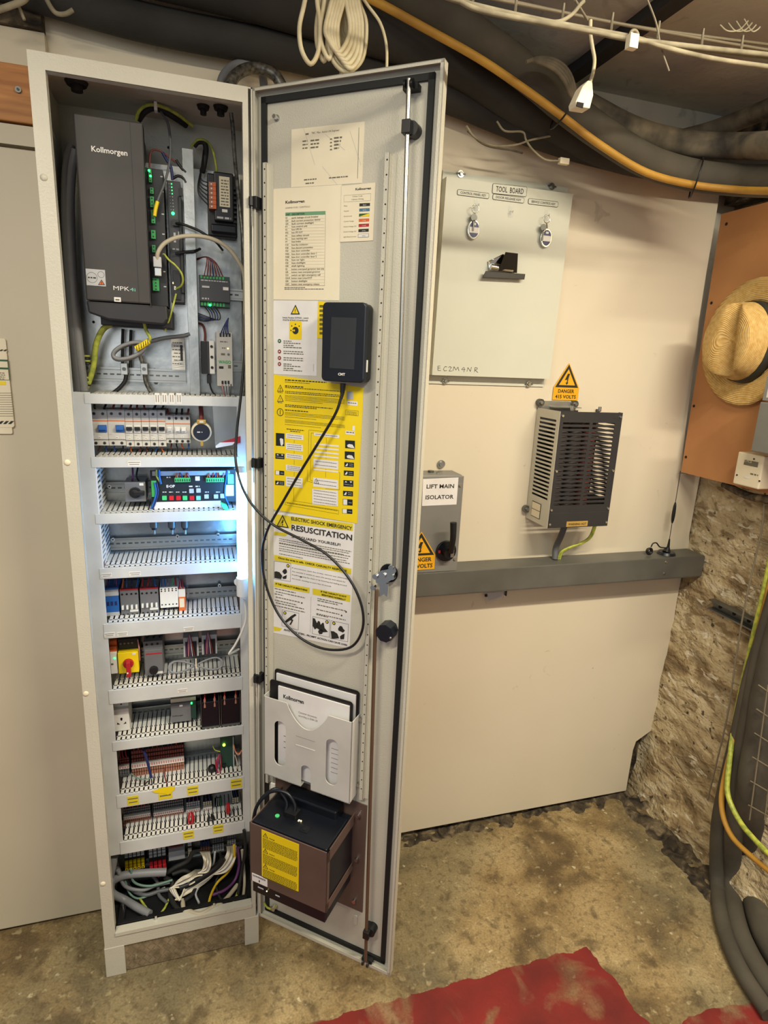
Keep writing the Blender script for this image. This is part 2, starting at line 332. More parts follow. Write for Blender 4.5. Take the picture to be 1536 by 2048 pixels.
# wall lining board behind the cabinet, cut along its ragged right edge
def wz(u, v): p = W.P(u, v, 0); return (p.x, p.z)
edge_px = [(1440, 378), (1434, 420), (1424, 480), (1412, 550), (1398, 640), (1388, 730), (1376, 820), (1366, 900), (1362, 946)]
outline = [(-1.3, .03), (.9, .03), wz(1252, 1581)] + [wz(1258, 1545), wz(1266, 1500), wz(1272, 1483), wz(1290, 1470), wz(1304, 1460), wz(1312, 1457), wz(1322, 1390), wz(1334, 1310), wz(1341, 1290), wz(1352, 1210), wz(1362, 1158), wz(1378, 1097)]
outline += [(1.898, 1.05), (1.9, 1.27), (1.80, 1.27)] + [wz(*p) for p in edge_px[::-1]] + [(1.78, 2.26), (-.02, 2.40), (-1.3, 2.40)]
mb = MB(); mb.prism(outline, 0, .012, 'wall_mat')
structure('wall_back', mb)
mb = MB(); mb.box(-1.4, 2.2, .05, .09, .3, 2.5, 'ceiling_mat'); mb.box(-1.4, 2.2, .045, .09, -.02, .3, 'rubble'); structure('wall_behind_lining', mb)
def rw(u, v):
    y, z = .06-2.6*u, -.02+2.5*v
    b = 1.905-(.035*(1-min(z, 1)/1.0) if z < 1 else 0)+.011*noise.noise(Vector((y*7, z*7, 3)))+.007*noise.noise(Vector((y*22, z*22, 9)))
    if z < .12: b -= .05*(1-z/.12)*(.6+.6*noise.noise(Vector((y*14, z*9, 1))))
    return (b, y, z)
structure('wall_right', grid_surface(120, 130, rw, 'masonry'))
mb = grid_surface(60, 50, lambda u, v: (-1.5+3.7*u, .1-1.15*v, 2.345+.13*(1-min(1, max(0, (-.8+3.7*u-1.5+.1-.0)/.45+0))) +.006*noise.noise(Vector((u*8, v*8, 0)))), 'ceiling_mat')
structure('ceiling', mb)
mb = MB()
mb.prism([(1.18, 0), (1.22, 0), (1.22, .03), (1.18, .03)], -1.04, .05, 'lag_dark'); mb.v = [(x+.02, y, z+2.318) for x, y, z in mb.v]
structure('trim_1', mb)
# strip of crumbled screed along the wall foot
def rub(x0, x1, y0, y1, hgt, nu=120, nv=16, wall='b'):
    def f(u, v):
        x = x0+(x1-x0)*u; y = y0+(y1-y0)*v; t = v if wall == 'b' else u
        return (x, y, hgt*(.5+.9*noise.noise(Vector((x*16, y*16, 5)))+.5*noise.noise(Vector((x*50, y*50, 2))))*t**.6*(1 if wall == 'b' else min(1, 4*v+.2))-.006*(1-t)-.001)
    return grid_surface(nu, nv, f, 'rubble')
o = structure('trim_2', rub(.66, 1.92, -.055, .05, .020)); 
o = structure('trim_3', rub(1.74, 1.90, -.75, .02, .038, 40, 100, 'r'))
# left flush door leaf with its frame strip above
mb = MB(); mb.box(-1.3, -.012, -.05, -.004, .012, 1.990, 'left_panel'); d1 = structure('door_1', mb); bev(d1, .002)
mb = MB(); mb.box(-1.3, -.012, -.045, -.002, 1.998, 2.036, 'left_panel'); structure('trim_4', mb)
mb = MB()
a0, a1 = W.P(0, 120, -.045), W.P(0, 243, -.045)
mb.box(-1.3, -.03, -.05, -.002, 2.040, 2.146, 'wood')
t = Thing(W, (-.6, -.02, 2.040), 'timber_beam', 'orange-brown timber rail above the left door, running behind the cabinet top corner', 'beam', mb=mb, bevel=.002)
mb = MB(); q = W.P(37, 180, -.051); mb.cyl((q.x, -.055, q.z), (q.x, -.049, q.z), .006, 'galv_dark'); mb.cyl((q.x, -.0565, q.z), (q.x, -.0545, q.z), .0025, 'black'); t.part('screw', mb)
mb = MB(); mb.box(-1.3, -.01, -.028, -.001, 2.149, 2.218, 'left_panel'); structure('trim_5', mb)
mb = MB(); mb.box(-1.3, -.012, -.04, 0, 2.219, 2.46, 'rubble'); structure('trim_6', mb)
# sign holder at the left edge
mb = MB(); F = W; y = -.053
def lp(u, v): return W.P(u, v, y)
a, c = lp(-60, 700), lp(30, 855)
t = Thing(W, (a.x/2+c.x/2, -.053, c.z), 'hazard_sign', 'cream sign holder with green and yellow bands on the left door', 'sign')
mb.rrect(a.x, c.x, c.z, a.z, -.056, -.0505, .006, 'cream'); 
p0, p1 = lp(-40, 675), lp(14, 700); mb.rrect(p0.x, p1.x, a.z-.004, p0.z, -.055, -.0505, .004, 'cream')
p0, p1 = lp(-40, 850), lp(26, 868); mb.rrect(p0.x, p1.x, p1.z, c.z+.004, -.055, -.0505, .004, 'cream')
t.part('holder', mb, bevel=.0008)
mb = MB(); yy = -.0566
for r, k in (((-50, 717, 16, 723), 'dkgreen'), ((-50, 733, 17, 739), 'dkgreen'), ((-50, 761, 12, 770), 'yellow')): mb.frect(W, r[:2], r[2:], yy, k)
mb.ln(W, (15, 719), (19, 760), .0014, yy, 'dkgreen'); mb.ln(W, (-10, 760), (19, 760), .001, yy, 'dkgreen')
for i in range(11): mb.ln(W, (-50, 786+i*4.6), (24+i*.35, 786+i*4.6), .0009, yy, 'ink_soft')
for i in range(4): mb.greek(W, (-50, 746+i*4), (10, 746+i*4), 1.6, yy, 'ink_soft')
for i in range(3): mb.flat(W, [(-4+i*10, 848), (2+i*10, 848), (8+i*10, 842), (2+i*10, 842)], yy, 'ink')
for i in range(2): mb.flat(W, [(-2+i*8, 702), (3+i*8, 702), (7+i*8, 699), (2+i*8, 699)], yy, 'ink')
t.part('printed_panel', mb)
# ------------------------------------------------------------------ trunking along the wall
TT, TB, TD = 1.003, .927, .0815
mb = MB(); mb.box(.55, 1.897, -TD, -.002, TB, TT, 'trunk')
t = Thing(W, (1.2, -.04, TB), 'cable_trunking', 'long grey metal trunking fixed level along the white wall', 'trunking', mb=mb, bevel=.0015)
mb = MB(); mb.box(.55, 1.898, -TD-.0015, -TD-.0002, TB+.004, TT-.002, 'trunk'); t.part('cover', mb, bevel=.0006)
for u, v in ((1332, 1124), (1328, 1147)):
    q = W.P(u, v, -TD); mb = MB(); mb.cyl((q.x, -TD-.004, q.z), (q.x, -TD, q.z), .004, 'chrome', 10); t.part('screw', mb)
# ------------------------------------------------------------------ tool board
F = W; yb = -.032
TBt = [(893, 353), (1143, 387), (1100, 757), (862, 751)]
t = Thing(W, (1.08, -.016, 1.55), 'tool_board', 'pale grey metal tool board with key labels and a handwritten postcode on the wall', 'board')
mb = MB(); mb.pp(W, [(893, 353), (1146, 388), (1099, 758), (864, 750)], yb, yb+.002, 'board')
q = [W.P(*p, yb) for p in [(893, 353), (1146, 388), (1099, 758), (864, 750)]]
for i, j in ((0, 1), (1, 2), (2, 3), (3, 0)):
    A, B = q[i], q[j]; mb.add([(A.x, yb, A.z), (B.x, yb, B.z), (B.x, -.003, B.z), (A.x, -.003, A.z)], [(0, 1, 2, 3)], 'board')
t.part('panel', mb)
for s_ in (0, 2):
    A, B = (q[0], q[1]) if s_ == 0 else (q[3], q[2]); dz = .022 if s_ == 0 else -.024
    mb = MB(); mb.prism([(A.x, A.z), (B.x, B.z), (B.x, B.z+dz), (A.x, A.z+dz)], -.0045, -.002, 'board'); fl_ = t.part('mounting_flange', mb)
for u, v in ((921, 348), (1103, 373), (890, 762), (1057, 768)):
    c = W.P(u, v, -.005); mb = MB(); mb.cyl((c.x, -.0075, c.z), (c.x, -.0045, c.z), .009, 'galv', 16); mb.cyl((c.x, -.012, c.z), (c.x, -.0075, c.z), .0045, 'steel', 6, smooth=False)
    mb.box(c.x-.013, c.x+.013, -.0085, -.0075, c.z-.0015, c.z+.0015, 'galv_dark'); t.part('wing_bolt', mb)
def plate(px, y, r=.003):
    p = [W.P(u, v, y) for u, v in px]; mb = MB(); return p, mb
def tb_label(bl, br, h, text, th, yy=-.0335):
    A, B = W.P(*bl, yy), W.P(*br, yy); hh = W.P(bl[0], bl[1]-h, yy).z-A.z; sl = (B.z-A.z)/(B.x-A.x)
    mb = MB(); mb.rrect(A.x, B.x, A.z, A.z+hh, yy+.0012, yy+.0005, .004, 'ink'); mb.rrect(A.x+.0012, B.x-.0012, A.z+.0012, A.z+hh-.0012, yy+.0008, yy, .003, 'board')
    w = (B.x-A.x); mb.txw(text, A.x+w*.1, B.x-w*.1, A.z+hh*.5-th/2, th, yy-.0004, 'ink', .012)
    mb.v = [(x, y, z+sl*(x-A.x)) for x, y, z in mb.v]; t.part('label_plate', mb)
tb_label((984, 387), (1053, 394), 21, 'TOOL  BOARD', .013)
tb_label((914, 390), (978, 398), 12, 'CONTROL PANEL KEY', .0055)
tb_label((985, 399), (1048, 407), 12, 'DOOR RELEASE KEY', .0055)
tb_label((1056, 408), (1116, 415), 12, 'SERVICE CONTROL KEY', .0055)
mb = MB()   # handwriting, pen strokes
def stroke(pts): 
    for a, b_ in zip(pts, pts[1:]): mb.ln(W, a, b_, .0011, -.0326, 'ink')
def hw(ch, x, y):
    S = {'E': [[(5, -9), (0, -9), (0, 0), (6, 0)], [(0, -5), (5, -5)]], 'C': [[(7, -8), (3, -9), (0, -4), (2, 0), (7, -1)]], '2': [[(0, -7), (3, -9), (6, -7), (1, 0), (7, 0)]],
         'M': [[(0, 0), (2, -9), (6, -2), (10, -8), (12, 0)]], '4': [[(5, -9), (0, -4), (8, -4)], [(6, -8), (5, 1)]], 'N': [[(0, 0), (2, -8), (7, 0), (9, -9)]], 'R': [[(0, 0), (1, -9), (6, -8), (5, -5), (1, -4), (7, 1)]]}
    for s_ in S[ch]: stroke([(x+a, y+b_) for a, b_ in s_])
for ch, x, y in (('E', 876, 741), ('C', 887, 742), ('2', 897, 742), ('M', 906, 742), ('4', 923, 743), ('N', 934, 743), ('R', 949, 744)): hw(ch, x, y)
t.part('handwriting', mb)
for u, v in ((953, 412), (1021, 425), (1093, 432)):
    c = W.P(u, v, -.034); mb = MB(); mb.rrect(c.x-.006, c.x+.006, c.z-.012, c.z+.016, -.0345, -.033, .003, 'film'); mb.tube([(c.x, -.034, c.z+.004), (c.x, -.046, c.z-.002), (c.x, -.048, c.z+.003)], .0009, 'chrome', 6, 3); t.part('hook', mb)
def fob(rings, cen, key, label):
    c = W.P(*cen, -.040); t2 = Thing(W, (c.x, -.04, c.z), 'key_fob', label, 'key fob', None)
    mb = MB(); w_, h_ = .017, .024
    mb.prism([(c.x+w_*cos(a*pi/12), c.z+h_*sin(a*pi/12)) for a in range(24)], -.043, -.036, 'chrome'); t2.part('case', mb, bevel=.001)
    mb = MB(); mb.prism([(c.x+w_*.83*cos(a*pi/12), c.z+h_*.83*sin(a*pi/12)) for a in range(24)], -.0436, -.043, 'fob_blue')
    mb.box(c.x-w_*.8, c.x+w_*.8, -.0442, -.0436, c.z-.009, c.z+.005, 'white'); mb.box(c.x-.004, c.x+.004, -.0445, -.0436, c.z+.010, c.z+.015, 'white'); t2.part('insert', mb)
    r = W.P(*rings, -.044); mb = MB(); mb.ring((r.x, -.046, r.z), .010, .0011, 'chrome'); mb.tube([(r.x, -.045, r.z-.009), ((r.x+c.x)/2, -.044, (r.z+c.z)/2+.008), (c.x, -.04, c.z+h_)], .0018, 'steel', 6, 4); t2.part('split_ring', mb)
    k = W.P(*key, -.046); mb = MB(); mb.disc(k.x, k.z, .009, -.047, -.045, 'galv_dark'); mb.box(k.x-.002, k.x+.002, -.047, -.0455, k.z-.032, k.z-.006, 'galv_dark'); t2.part('key', mb)
fob((950, 418), (947, 459), (948, 435), 'oval blue and white key fob with keys under the CONTROL PANEL KEY label')
fob((1093, 438), (1092, 476), (1087, 455), 'oval blue and white key fob with a key under the SERVICE CONTROL KEY label')
c0, c1 = W.P(967, 555, -.036), W.P(1050, 559, -.036)
t2 = Thing(W, ((c0.x+c1.x)/2, -.034, c0.z), 'bulldog_clip', 'black spring bulldog clip fixed in the middle of the tool board', 'clip')
mb = MB(); mb.pp(W, [(966, 555), (972, 542), (1051, 548), (1049, 559)], -.050, -.046, 'clip_black'); t2.part('jaw', mb, bevel=.001)
mb = MB()
A = [W.P(*p, y) for p, y in (((997, 541), -.05), ((1034, 545), -.05), ((1036, 507), -.078), ((1011, 504), -.078))]
B = [p+Vector((.001, .003, -.001)) for p in A]; mb.add(A+B, [(0, 1, 2, 3), (7, 6, 5, 4), (0, 4, 5, 1), (1, 5, 6, 2), (2, 6, 7, 3), (3, 7, 4, 0)], 'clip_black'); t2.part('lever', mb)
A = [W.P(*p, y) for p, y in (((978, 541), -.036), ((1030, 545), -.036), ((1034, 520), -.040), ((1006, 508), -.06), ((977, 522), -.038))]
mb = MB(); B = [p+Vector((0, .002, 0)) for p in A]; mb.add(A+B, [(0, 1, 2, 3, 4), (9, 8, 7, 6, 5)]+[(i, i+5, (i+1) % 5+5, (i+1) % 5) for i in range(5)], 'chrome'); c = W.P(988, 534, -.045); mb.cyl((c.x-.01, -.045, c.z), (c.x+.055, -.045, c.z-.004), .008, 'chrome', 12); t2.part('spring_plate', mb)
# ------------------------------------------------------------------ danger sign and braking resistor
def danger(F, top, bl, br, rb, y, name_lab, texts):
    A, B, C = F.P(*top, y), F.P(*bl, y), F.P(*br, y); D = F.P(*rb, y)
    t = Thing(F, ((B.x+C.x)/2, y, D.z), 'danger_sign', name_lab, 'sign'); mb = MB()
    z1 = (B.z+C.z)/2; mb.prism([(B.x-.004, z1), (B.x-.004, D.z), (C.x+.004, D.z), (C.x+.004, z1), ((B.x+C.x)/2, A.z+.004)], y, y+.0015, 'amber'); t.part('backing', mb)
    mb = MB(); P_ = [(A.x, A.z), (B.x, z1), (C.x, z1)]; cx = (B.x+C.x)/2; h = A.z-z1
    mb.add([((B.x+C.x)/2, y-.0004, A.z), (B.x, y-.0004, z1), (C.x, y-.0004, z1)], [(0, 1, 2)], 'ink')
    g = (cx, z1+h/3); k = .70; mb.add([(g[0]+(p[0]-g[0])*k, y-.0008, g[1]+(p[1]-g[1])*k) for p in ((cx, A.z), (B.x, z1), (C.x, z1))], [(0, 1, 2)], 'amber')
    wv = C.x-B.x; q = lambda u, v: (g[0]+wv*u, y-.0012, g[1]+h*v)
    mb.add([q(-.02, .27), q(-.12, -.02), q(-.01, .01), q(.02, .03), q(.08, .27)], [(0, 1, 2, 3, 4)], 'ink'); mb.add([q(.11, .11), q(-.02, .0), q(-.03, -.13), q(.01, -.13), q(.03, .03)], [(0, 1, 2, 3, 4)], 'ink'); mb.add([q(-.08, -.12), q(-.02, -.22), q(.05, -.11)], [(0, 1, 2)], 'ink'); t.part('flash_symbol', mb)
    mb = MB(); hz = z1-D.z
    for i, (s_, xa, xb) in enumerate(texts): mb.txw(s_, B.x+(C.x-B.x)*xa, B.x+(C.x-B.x)*xb, z1-hz*(.42+.44*i)+0*hz, hz*.27, y-.0005, 'ink', .025)
    t.part('lettering', mb); return t
danger(W, (1137, 729), (1110, 775), (1156, 775), (1155, 801), -.004, 'yellow DANGER 415 VOLTS triangle sign on the wall above the slotted resistor box', [('DANGER', .15, .85), ('415 VOLTS', .05, .95)])
RX0, RX1, RZ0, RZ1, RY = 1.2445, 1.452, 1.137, 1.478, -.128
t = Thing(W, (1.35, -.06, RZ0), 'resistor_box', 'slotted resistor box with pale side and black front on the white wall', 'resistor box')
mb = MB(); n = 20   # pale left side with slots
z1, z0 = RZ1-.025, RZ0+.075; p = (z1-z0)/n
mb.box(RX0, RX0+.002, RY, RY+.016, RZ0, RZ1, 'res_side'); mb.box(RX0, RX0+.002, -.022, -.003, RZ0, RZ1, 'res_side'); mb.box(RX0, RX0+.002, RY+.016, -.022, z1, RZ1, 'res_side'); mb.box(RX0, RX0+.002, RY+.016, -.022, RZ0, z0, 'res_side')
for i in range(n): mb.box(RX0, RX0+.002, RY+.016, -.022, z0+i*p, z0+(i+.45)*p, 'res_side')
t.part('side_panel', mb)
mb = MB(); mb.v2 = None
for i in range(n): mb.box(RX1-.002, RX1, RY+.016, -.022, z0+i*p, z0+(i+.45)*p, 'res_front')
mb.box(RX1-.002, RX1, RY, RY+.016, RZ0, RZ1, 'res_front'); mb.box(RX1-.002, RX1, -.022, -.003, RZ0, RZ1, 'res_front'); mb.box(RX1-.002, RX1, RY+.016, -.022, RZ0, z0, 'res_front'); t.part('side_panel', mb, label='black slotted side panel')
mb = MB(); w = RX1-RX0; c0, c1, c2, c3 = RX0+.012, RX0+w*.48, RX0+w*.53, RX1-.022
f0, f1 = RZ0+.062, RZ1-.030; pf = (f1-f0)/n
mb.box(RX0+.001, RX1, RY-.001, RY+.001, f1, RZ1, 'res_front'); mb.box(RX0+.001, RX1, RY-.001, RY+.001, RZ0, f0, 'res_front')
for a, b_ in ((RX0+.001, c0), (c1, c2), (c3, RX1)): mb.box(a, b_, RY-.001, RY+.001, f0, f1, 'res_front')
for i in range(n):
    for a, b_ in ((c0, c1), (c2, c3)): mb.box(a, b_, RY-.001, RY+.001, f0+i*pf, f0+(i+.52)*pf, 'res_front')
t.part('front_panel', mb)
mb = MB(); mb.box(RX0+.002, RX1-.001, RY-.0025, RY-.0012, RZ0+.001, RZ0+.046, 'res_front'); t.part('terminal_cover', mb, bevel=.0005)
mb = MB(); mb.box(RX0+.062, RX0+.135, RY-.0035, RY-.0026, RZ0+.003, RZ0+.019, 'gold'); mb.txw('WARNING HOT', RX0+.068, RX0+.13, RZ0+.007, .007, RY-.004, 'ink', .01); t.part('brass_label', mb)
for x, z in ((RX0+.008, RZ1-.012), (RX1-.007, RZ1-.012), (RX0+.008, (RZ0+RZ1)/2), (RX1-.007, (RZ0+RZ1)/2), (RX0+.006, RZ0+.055), (RX1-.006, RZ0+.055), (RX0+.006, RZ0+.012), (RX1-.006, RZ0+.012)):
    mb = MB(); mb.cyl((x, RY-.004, z), (x, RY-.0008, z), .0035, 'chrome', 8); t.part('screw', mb)
for i, x in enumerate((RX0+.045, RX0+.092, RX0+.14)):
    mb = MB(); mb.cyl((x, -.070, RZ0+.05), (x, -.070, RZ1-.022), .0215, 'ceramic', 16)
    z = RZ0+.06
    while z < RZ1-.035: mb.ring((x, -.070, z), .022, .0014, 'brownred' if i == 2 else 'ceramic', 'z', 16, .022); z += .0075
    t.part('resistor_coil', mb)
mb = MB(); mb.box(RX0+.004, RX0+.130, -.022, -.019, RZ0+.01, RZ1-.004, 'res_front'); t.part('slot_shade_backing', mb)  # dark sheet added inside so the side slots read as shaded
mb = MB(); mb.box(RX0, RX0+.125, -.006, -.003, RZ1-.005, RZ1+.021, 'galv'); mb.box(RX0+.04, RX0+.135, -.03, -.003, RZ1+.003, RZ1+.005, 'galv'); t.part('hanging_bracket', mb)
for x, z in ((RX0+.004, RZ1+.016), (RX0+.122, RZ1+.014), (RX0-.006, RZ0+.03)):
    mb = MB(); mb.cyl((x, -.016, z), (x, -.003, z), .011, 'galv_dark', 14); mb.cyl((x, -.02, z), (x, -.016, z), .005, 'steel', 6, smooth=False); t.part('rubber_mount', mb)
for x in (RX0+.055, RX0+.148): mb = MB(); mb.cyl((x, -.10, RZ1), (x, -.10, RZ1+.014), .005, 'chrome', 8); t.part('bolt', mb)
mb = MB(); mb.box(RX0-.0012, RX0, RY+.045, RY+.095, RZ0+.015, RZ0+.062, 'ink'); mb.box(RX0-.0018, RX0-.0008, RY+.047, RY+.093, RZ0+.017, RZ0+.0375, 'cream'); mb.box(RX0-.0018, RX0-.0008, RY+.047, RY+.093, RZ0+.0395, RZ0+.060, 'cream'); t.part('rating_label', mb)
mb = MB(); P_ = [W.P(1131, 1046, -.06), W.P(1122, 1072, -.055), W.P(1112, 1095, -.03), W.P(1110, 1118, -.035)]; mb.tube([P_[0]+Vector((0, 0, .02))]+P_, .0095, 'grey_cable', 10)
Thing(W, P_[1], 'resistor_cable', 'thick grey cable from the resistor box down into the trunking', 'cable', mb=mb)
mb = MB()
for dx in (0, .006): mb.tube([W.P(*p, y)+Vector((dx, 0, 0)) for p, y in (((1190, 1040), -.06), ((1187, 1055), -.06), ((1178, 1075), -.055), ((1160, 1087), -.05), ((1138, 1095), -.045), ((1122, 1104), -.04), ((1116, 1118), -.035))], .0035, 'gy', 8)
Thing(W, W.P(1170, 1080, -.055), 'earth_cable', 'yellow-green earth cable looping from the resistor box to the trunking', 'cable', mb=mb)
# ------------------------------------------------------------------ lift main isolator
IY = -.082; a, c = W.P(792, 949, IY), W.P(911, 1131, IY); r_ = W.P(929, 952, IY).x
t = Thing(W, (.93, -.04, c.z), 'isolator_switch', 'grey metal LIFT MAIN ISOLATOR box with a black rotary handle, standing on the trunking', 'isolator')
mb = MB(); IX0, IX1, IZ0, IZ1 = .76, r_-.004, TT+.003, W.P(900, 951, IY).z; mb.box(IX0, IX1, IY+.006, -.002, IZ0, IZ1, 'isolator'); t.part('enclosure', mb, bevel=.002)
mb = MB(); mb.box(IX0-.003, IX1+.003, IY, IY+.004, IZ0-.002, IZ1-.002, 'isolator'); t.part('cover', mb, bevel=.0015)
for u, v in ((923, 970), (912, 1117)): s_ = W.P(u, v, IY); mb = MB(); mb.cyl((s_.x-.004, IY-.004, s_.z), (s_.x-.004, IY+.001, s_.z), .0045, 'chrome', 10); t.part('cover_screw', mb)
yy = IY-.001; mb = MB(); mb.pp(W, [(846, 958), (917, 955), (913, 1009), (844, 1012)], yy, yy+.0008, 'paper_white'); mb.txt(W, 'LIFT MAIN', (853, 977), (908, 976), 8, yy-.0004, 'ink', .02); mb.txt(W, 'ISOLATOR', (851, 999), (907, 997), 8, yy-.0004, 'ink', .02); t.part('label_plate', mb)
k = W.P(891, 1101, IY); mb = MB(); mb.disc(k.x, k.z, .031, IY-.008, IY, 'black_gloss', 28); t.part('handle_plate', mb, bevel=.002)
mb = MB(); mb.disc(k.x, k.z, .015, IY-.03, IY-.006, 'black', 20); h1 = W.P(907, 1045, IY-.05); h0 = W.P(902, 1105, IY-.04)
mb.tube([h0, (h0+h1)/2+Vector((0, -.006, 0)), h1], lambda s_: .0075+.002*s_, 'black', 10, 4); mb.box(k.x+.002, k.x+.012, IY-.034, IY-.03, k.z-.01, k.z+.012, 'steel'); t.part('handle', mb)
mb = MB(); mb.box(k.x-.026, k.x-.019, IY-.0088, IY-.008, k.z-.004, k.z+.004, 'red'); mb.box(k.x+.02, k.x+.024, IY-.0088, IY-.008, k.z-.002, k.z+.004, 'red'); t.part('position_marker', mb)
mb = MB(); s_ = W.P(862, 940, -.03); mb.cyl((s_.x, -.03, IZ1), (s_.x, -.03, IZ1+.005), .009, 'galv_dark'); s2 = W.P(876, 940, -.05); mb.cyl((s2.x, -.05, IZ1), (s2.x, -.05, IZ1+.004), .004, 'chrome', 8); t.part('gland', mb)
danger(W, (842, 1066), (812, 1112), (868, 1110), (868, 1138), IY-.0015, 'yellow DANGER triangle sign on the isolator box, half hidden by the cabinet door', [('DANGER', .12, .92), ('415 VOLTS', .05, .97)])
mb = MB(); c = W.P(884, 929, -.01); mb.cyl((c.x, -.012, c.z), (c.x, -.001, c.z), .008, 'steel', 8); mb.cyl((c.x, -.006, c.z), (c.x, -.001, c.z), .012, 'galv', 12)
Thing(W, (c.x, -.005, c.z), 'wall_fixing', 'small shiny bolt and washer in the wall above the isolator box', 'bolt', mb=mb)
# antenna, cable coil
b0 = W.P(1333, 1103, -.045); t = Thing(W, (b0.x, -.045, TT), 'magnetic_antenna', 'thin black whip antenna with round magnetic foot on the trunking end', 'antenna')
bz = TT+.001; mb = MB(); mb.cyl((b0.x, -.045, bz), (b0.x, -.045, bz+.008), .030, 'navy', 24, .026); mb.cyl((b0.x, -.045, bz+.008), (b0.x+.004, -.045, bz+.022), .014, 'black', 16, .006); t.part('foot', mb)
tp = W.P(1361, 942, -.045); pt = lambda k: Vector((b0.x+.004, -.045, bz+.02)).lerp(tp, k)
mb = MB(); mb.tube([pt(0), pt(.5), pt(1)], .0012, 'black', 6, 2); t.part('whip', mb)
mb = MB(); mb.tube([pt(.33), pt(.37), pt(.45), pt(.55), pt(.6)], lambda s_: .0022+.0035*sin(pi*s_), 'black', 8, 3); mb.cyl(pt(0), pt(.12), .005, 'black', 8, .0025); t.part('loading_coil', mb)
mb = MB(); mb.tube([W.P(*p, -.05) for p in ((1333, 1096), (1320, 1094), (1313, 1086), (1306, 1087), (1302, 1094))], .0022, 'black', 6); t.part('lead', mb)
mb = MB(); c = W.P(1300, 1097, -.05); mb.v = []; 
for i in range(4): mb.ring((c.x+.002*(i % 2), -.05+.002*i, bz+.014), .010-.0008*i, .0036, 'black', 'y', 14)
Thing(W, (c.x, -.05, bz), 'rubber_grommet', 'small black coiled lead end lying on the trunking left of the antenna', 'cable end', mb=mb)
mb = MB(); mb.pp(W, [(968, 1184), (1014, 1181), (1006, 1198), (972, 1208)], -.012, -.0115, 'film'); c = W.P(972, 1191, -.012); mb.ball((c.x, -.012, c.z), .005, 'black'); mb.flat(W, [(975, 1186), (1006, 1184), (1001, 1194), (978, 1201)], -.0125, 'ltgrey'); c = W.P(1012, 1187, -.014); mb.box(c.x-.001, c.x+.002, -.016, -.002, c.z-.008, c.z+.01, 'black')
Thing(W, (1.07, -.012, .88), 'plastic_pouch', 'tiny clear pouch with a grey slip hanging under the trunking', 'pouch', mb=mb)
# ------------------------------------------------------------------ right wall things
def onz(u, v, z):
    d = FW+RT*((u-768)/FPX)-UP*((v-1024)/FPX); return CAM+d*((z-CAM.z)/d.z)
mb = MB(); a, b_ = RW.P(1443, 428, 0), RW.P(1362, 944, 0)
mb.prism([(a.x, a.z), (.75, a.z), (.75, b_.z), (b_.x, b_.z)], 0, .012, 'orange_board')
t = Thing(RW, (.35, 0, b_.z), 'hardboard_panel', 'orange-brown hardboard panel on the right wall behind the straw hat', 'board', mb=mb)
mb = MB(); mb.box(b_.x+.03, .75, .013, .085, b_.z+.01, b_.z+.045, 'wood'); t.part('batten', mb)
for u, v in ((1453, 448), (1423, 606), (1388, 812), (1372, 914)):
    c = RW.P(u, v, 0); mb = MB(); mb.disc(c.x, c.z, .0045, -.0012, .001, 'brown_hole', 10); t.part('screw', mb)
mb = MB(); mb.box(-.02, .8, .04, .10, 2.10, 2.42, 'rubble')
structure('trim_7', mb, F=RW)
# straw hat
hc = RW.P(1502, 686, -.015); H = .098
def hat_ring(r, h): return [(hc.x+.092*r*cos(a), hc.z+.112*r*sin(a)) for a in [2*pi*i/48 for i in range(48)]]
prof = []
for i in range(7): q = i/6; prof.append((1.0-.12*q, H*.93*q))
for i in range(1, 9): q = i/8; prof.append((.88*cos(q*pi/2)**.8 if q < 1 else 0, H*.93+.012*sin(q*pi/2)))
vs = []; n = 48; mb = MB()
for r, h in prof:
    for j in range(n):
        a = 2*pi*j/n; x, z = .092*r*cos(a), .112*r*sin(a); f = max(0, (h/H-.45)/.5)
        dent = .030*math.exp(-((x-.012)/.022)**2)*f*(1-.25*z/.1); pinch = 1-.20*f*max(0, sin(a))**2
        x *= pinch; vs.append((hc.x+x-.12*h*0, hc.y-h+dent, hc.z+z+.05*h))
mb.add(vs, [(k*n+j, k*n+(j+1) % n, (k+1)*n+(j+1) % n, (k+1)*n+j) for k in range(len(prof)-1) for j in range(n)], 'straw', True)
t = Thing(RW, (hc.x, hc.y, hc.z), 'straw_hat', 'woven straw trilby hat with a dark band hanging on the right wall', 'hat')
o = t.part('crown', mb); sd = o.modifiers.new('sub', 'SUBSURF'); sd.levels = sd.render_levels = 1
mb = MB(); vs = []
for k in range(8):
    q = k/7; 
    for j in range(n):
        a = 2*pi*j/n; rx, rz = .092+.060*q, .112+.064*q
        vs.append((hc.x+rx*cos(a), hc.y-.003-.018*q*q*(cos(a)**2)+.012*q*sin(a)*sin(a)*0, hc.z+rz*sin(a)))
mb.add(vs, [(k*n+j, k*n+(j+1) % n, (k+1)*n+(j+1) % n, (k+1)*n+j) for k in range(7) for j in range(n)], 'straw', True)
o = t.part('brim', mb); sd = o.modifiers.new('solid', 'SOLIDIFY'); sd.thickness = .003
mb = MB(); vs = []
for h in (.002, .034):
    for j in range(n): a = 2*pi*j/n; r = 1.0-.12*(h/H)/.93+.018; vs.append((hc.x+.092*r*cos(a), hc.y-h, hc.z+.112*r*sin(a)+.05*h))
mb.add(vs, [(j, (j+1) % n, n+(j+1) % n, n+j) for j in range(n)], 'ink', True); o = t.part('hat_band', mb); sd = o.modifiers.new('solid', 'SOLIDIFY'); sd.thickness = .0015
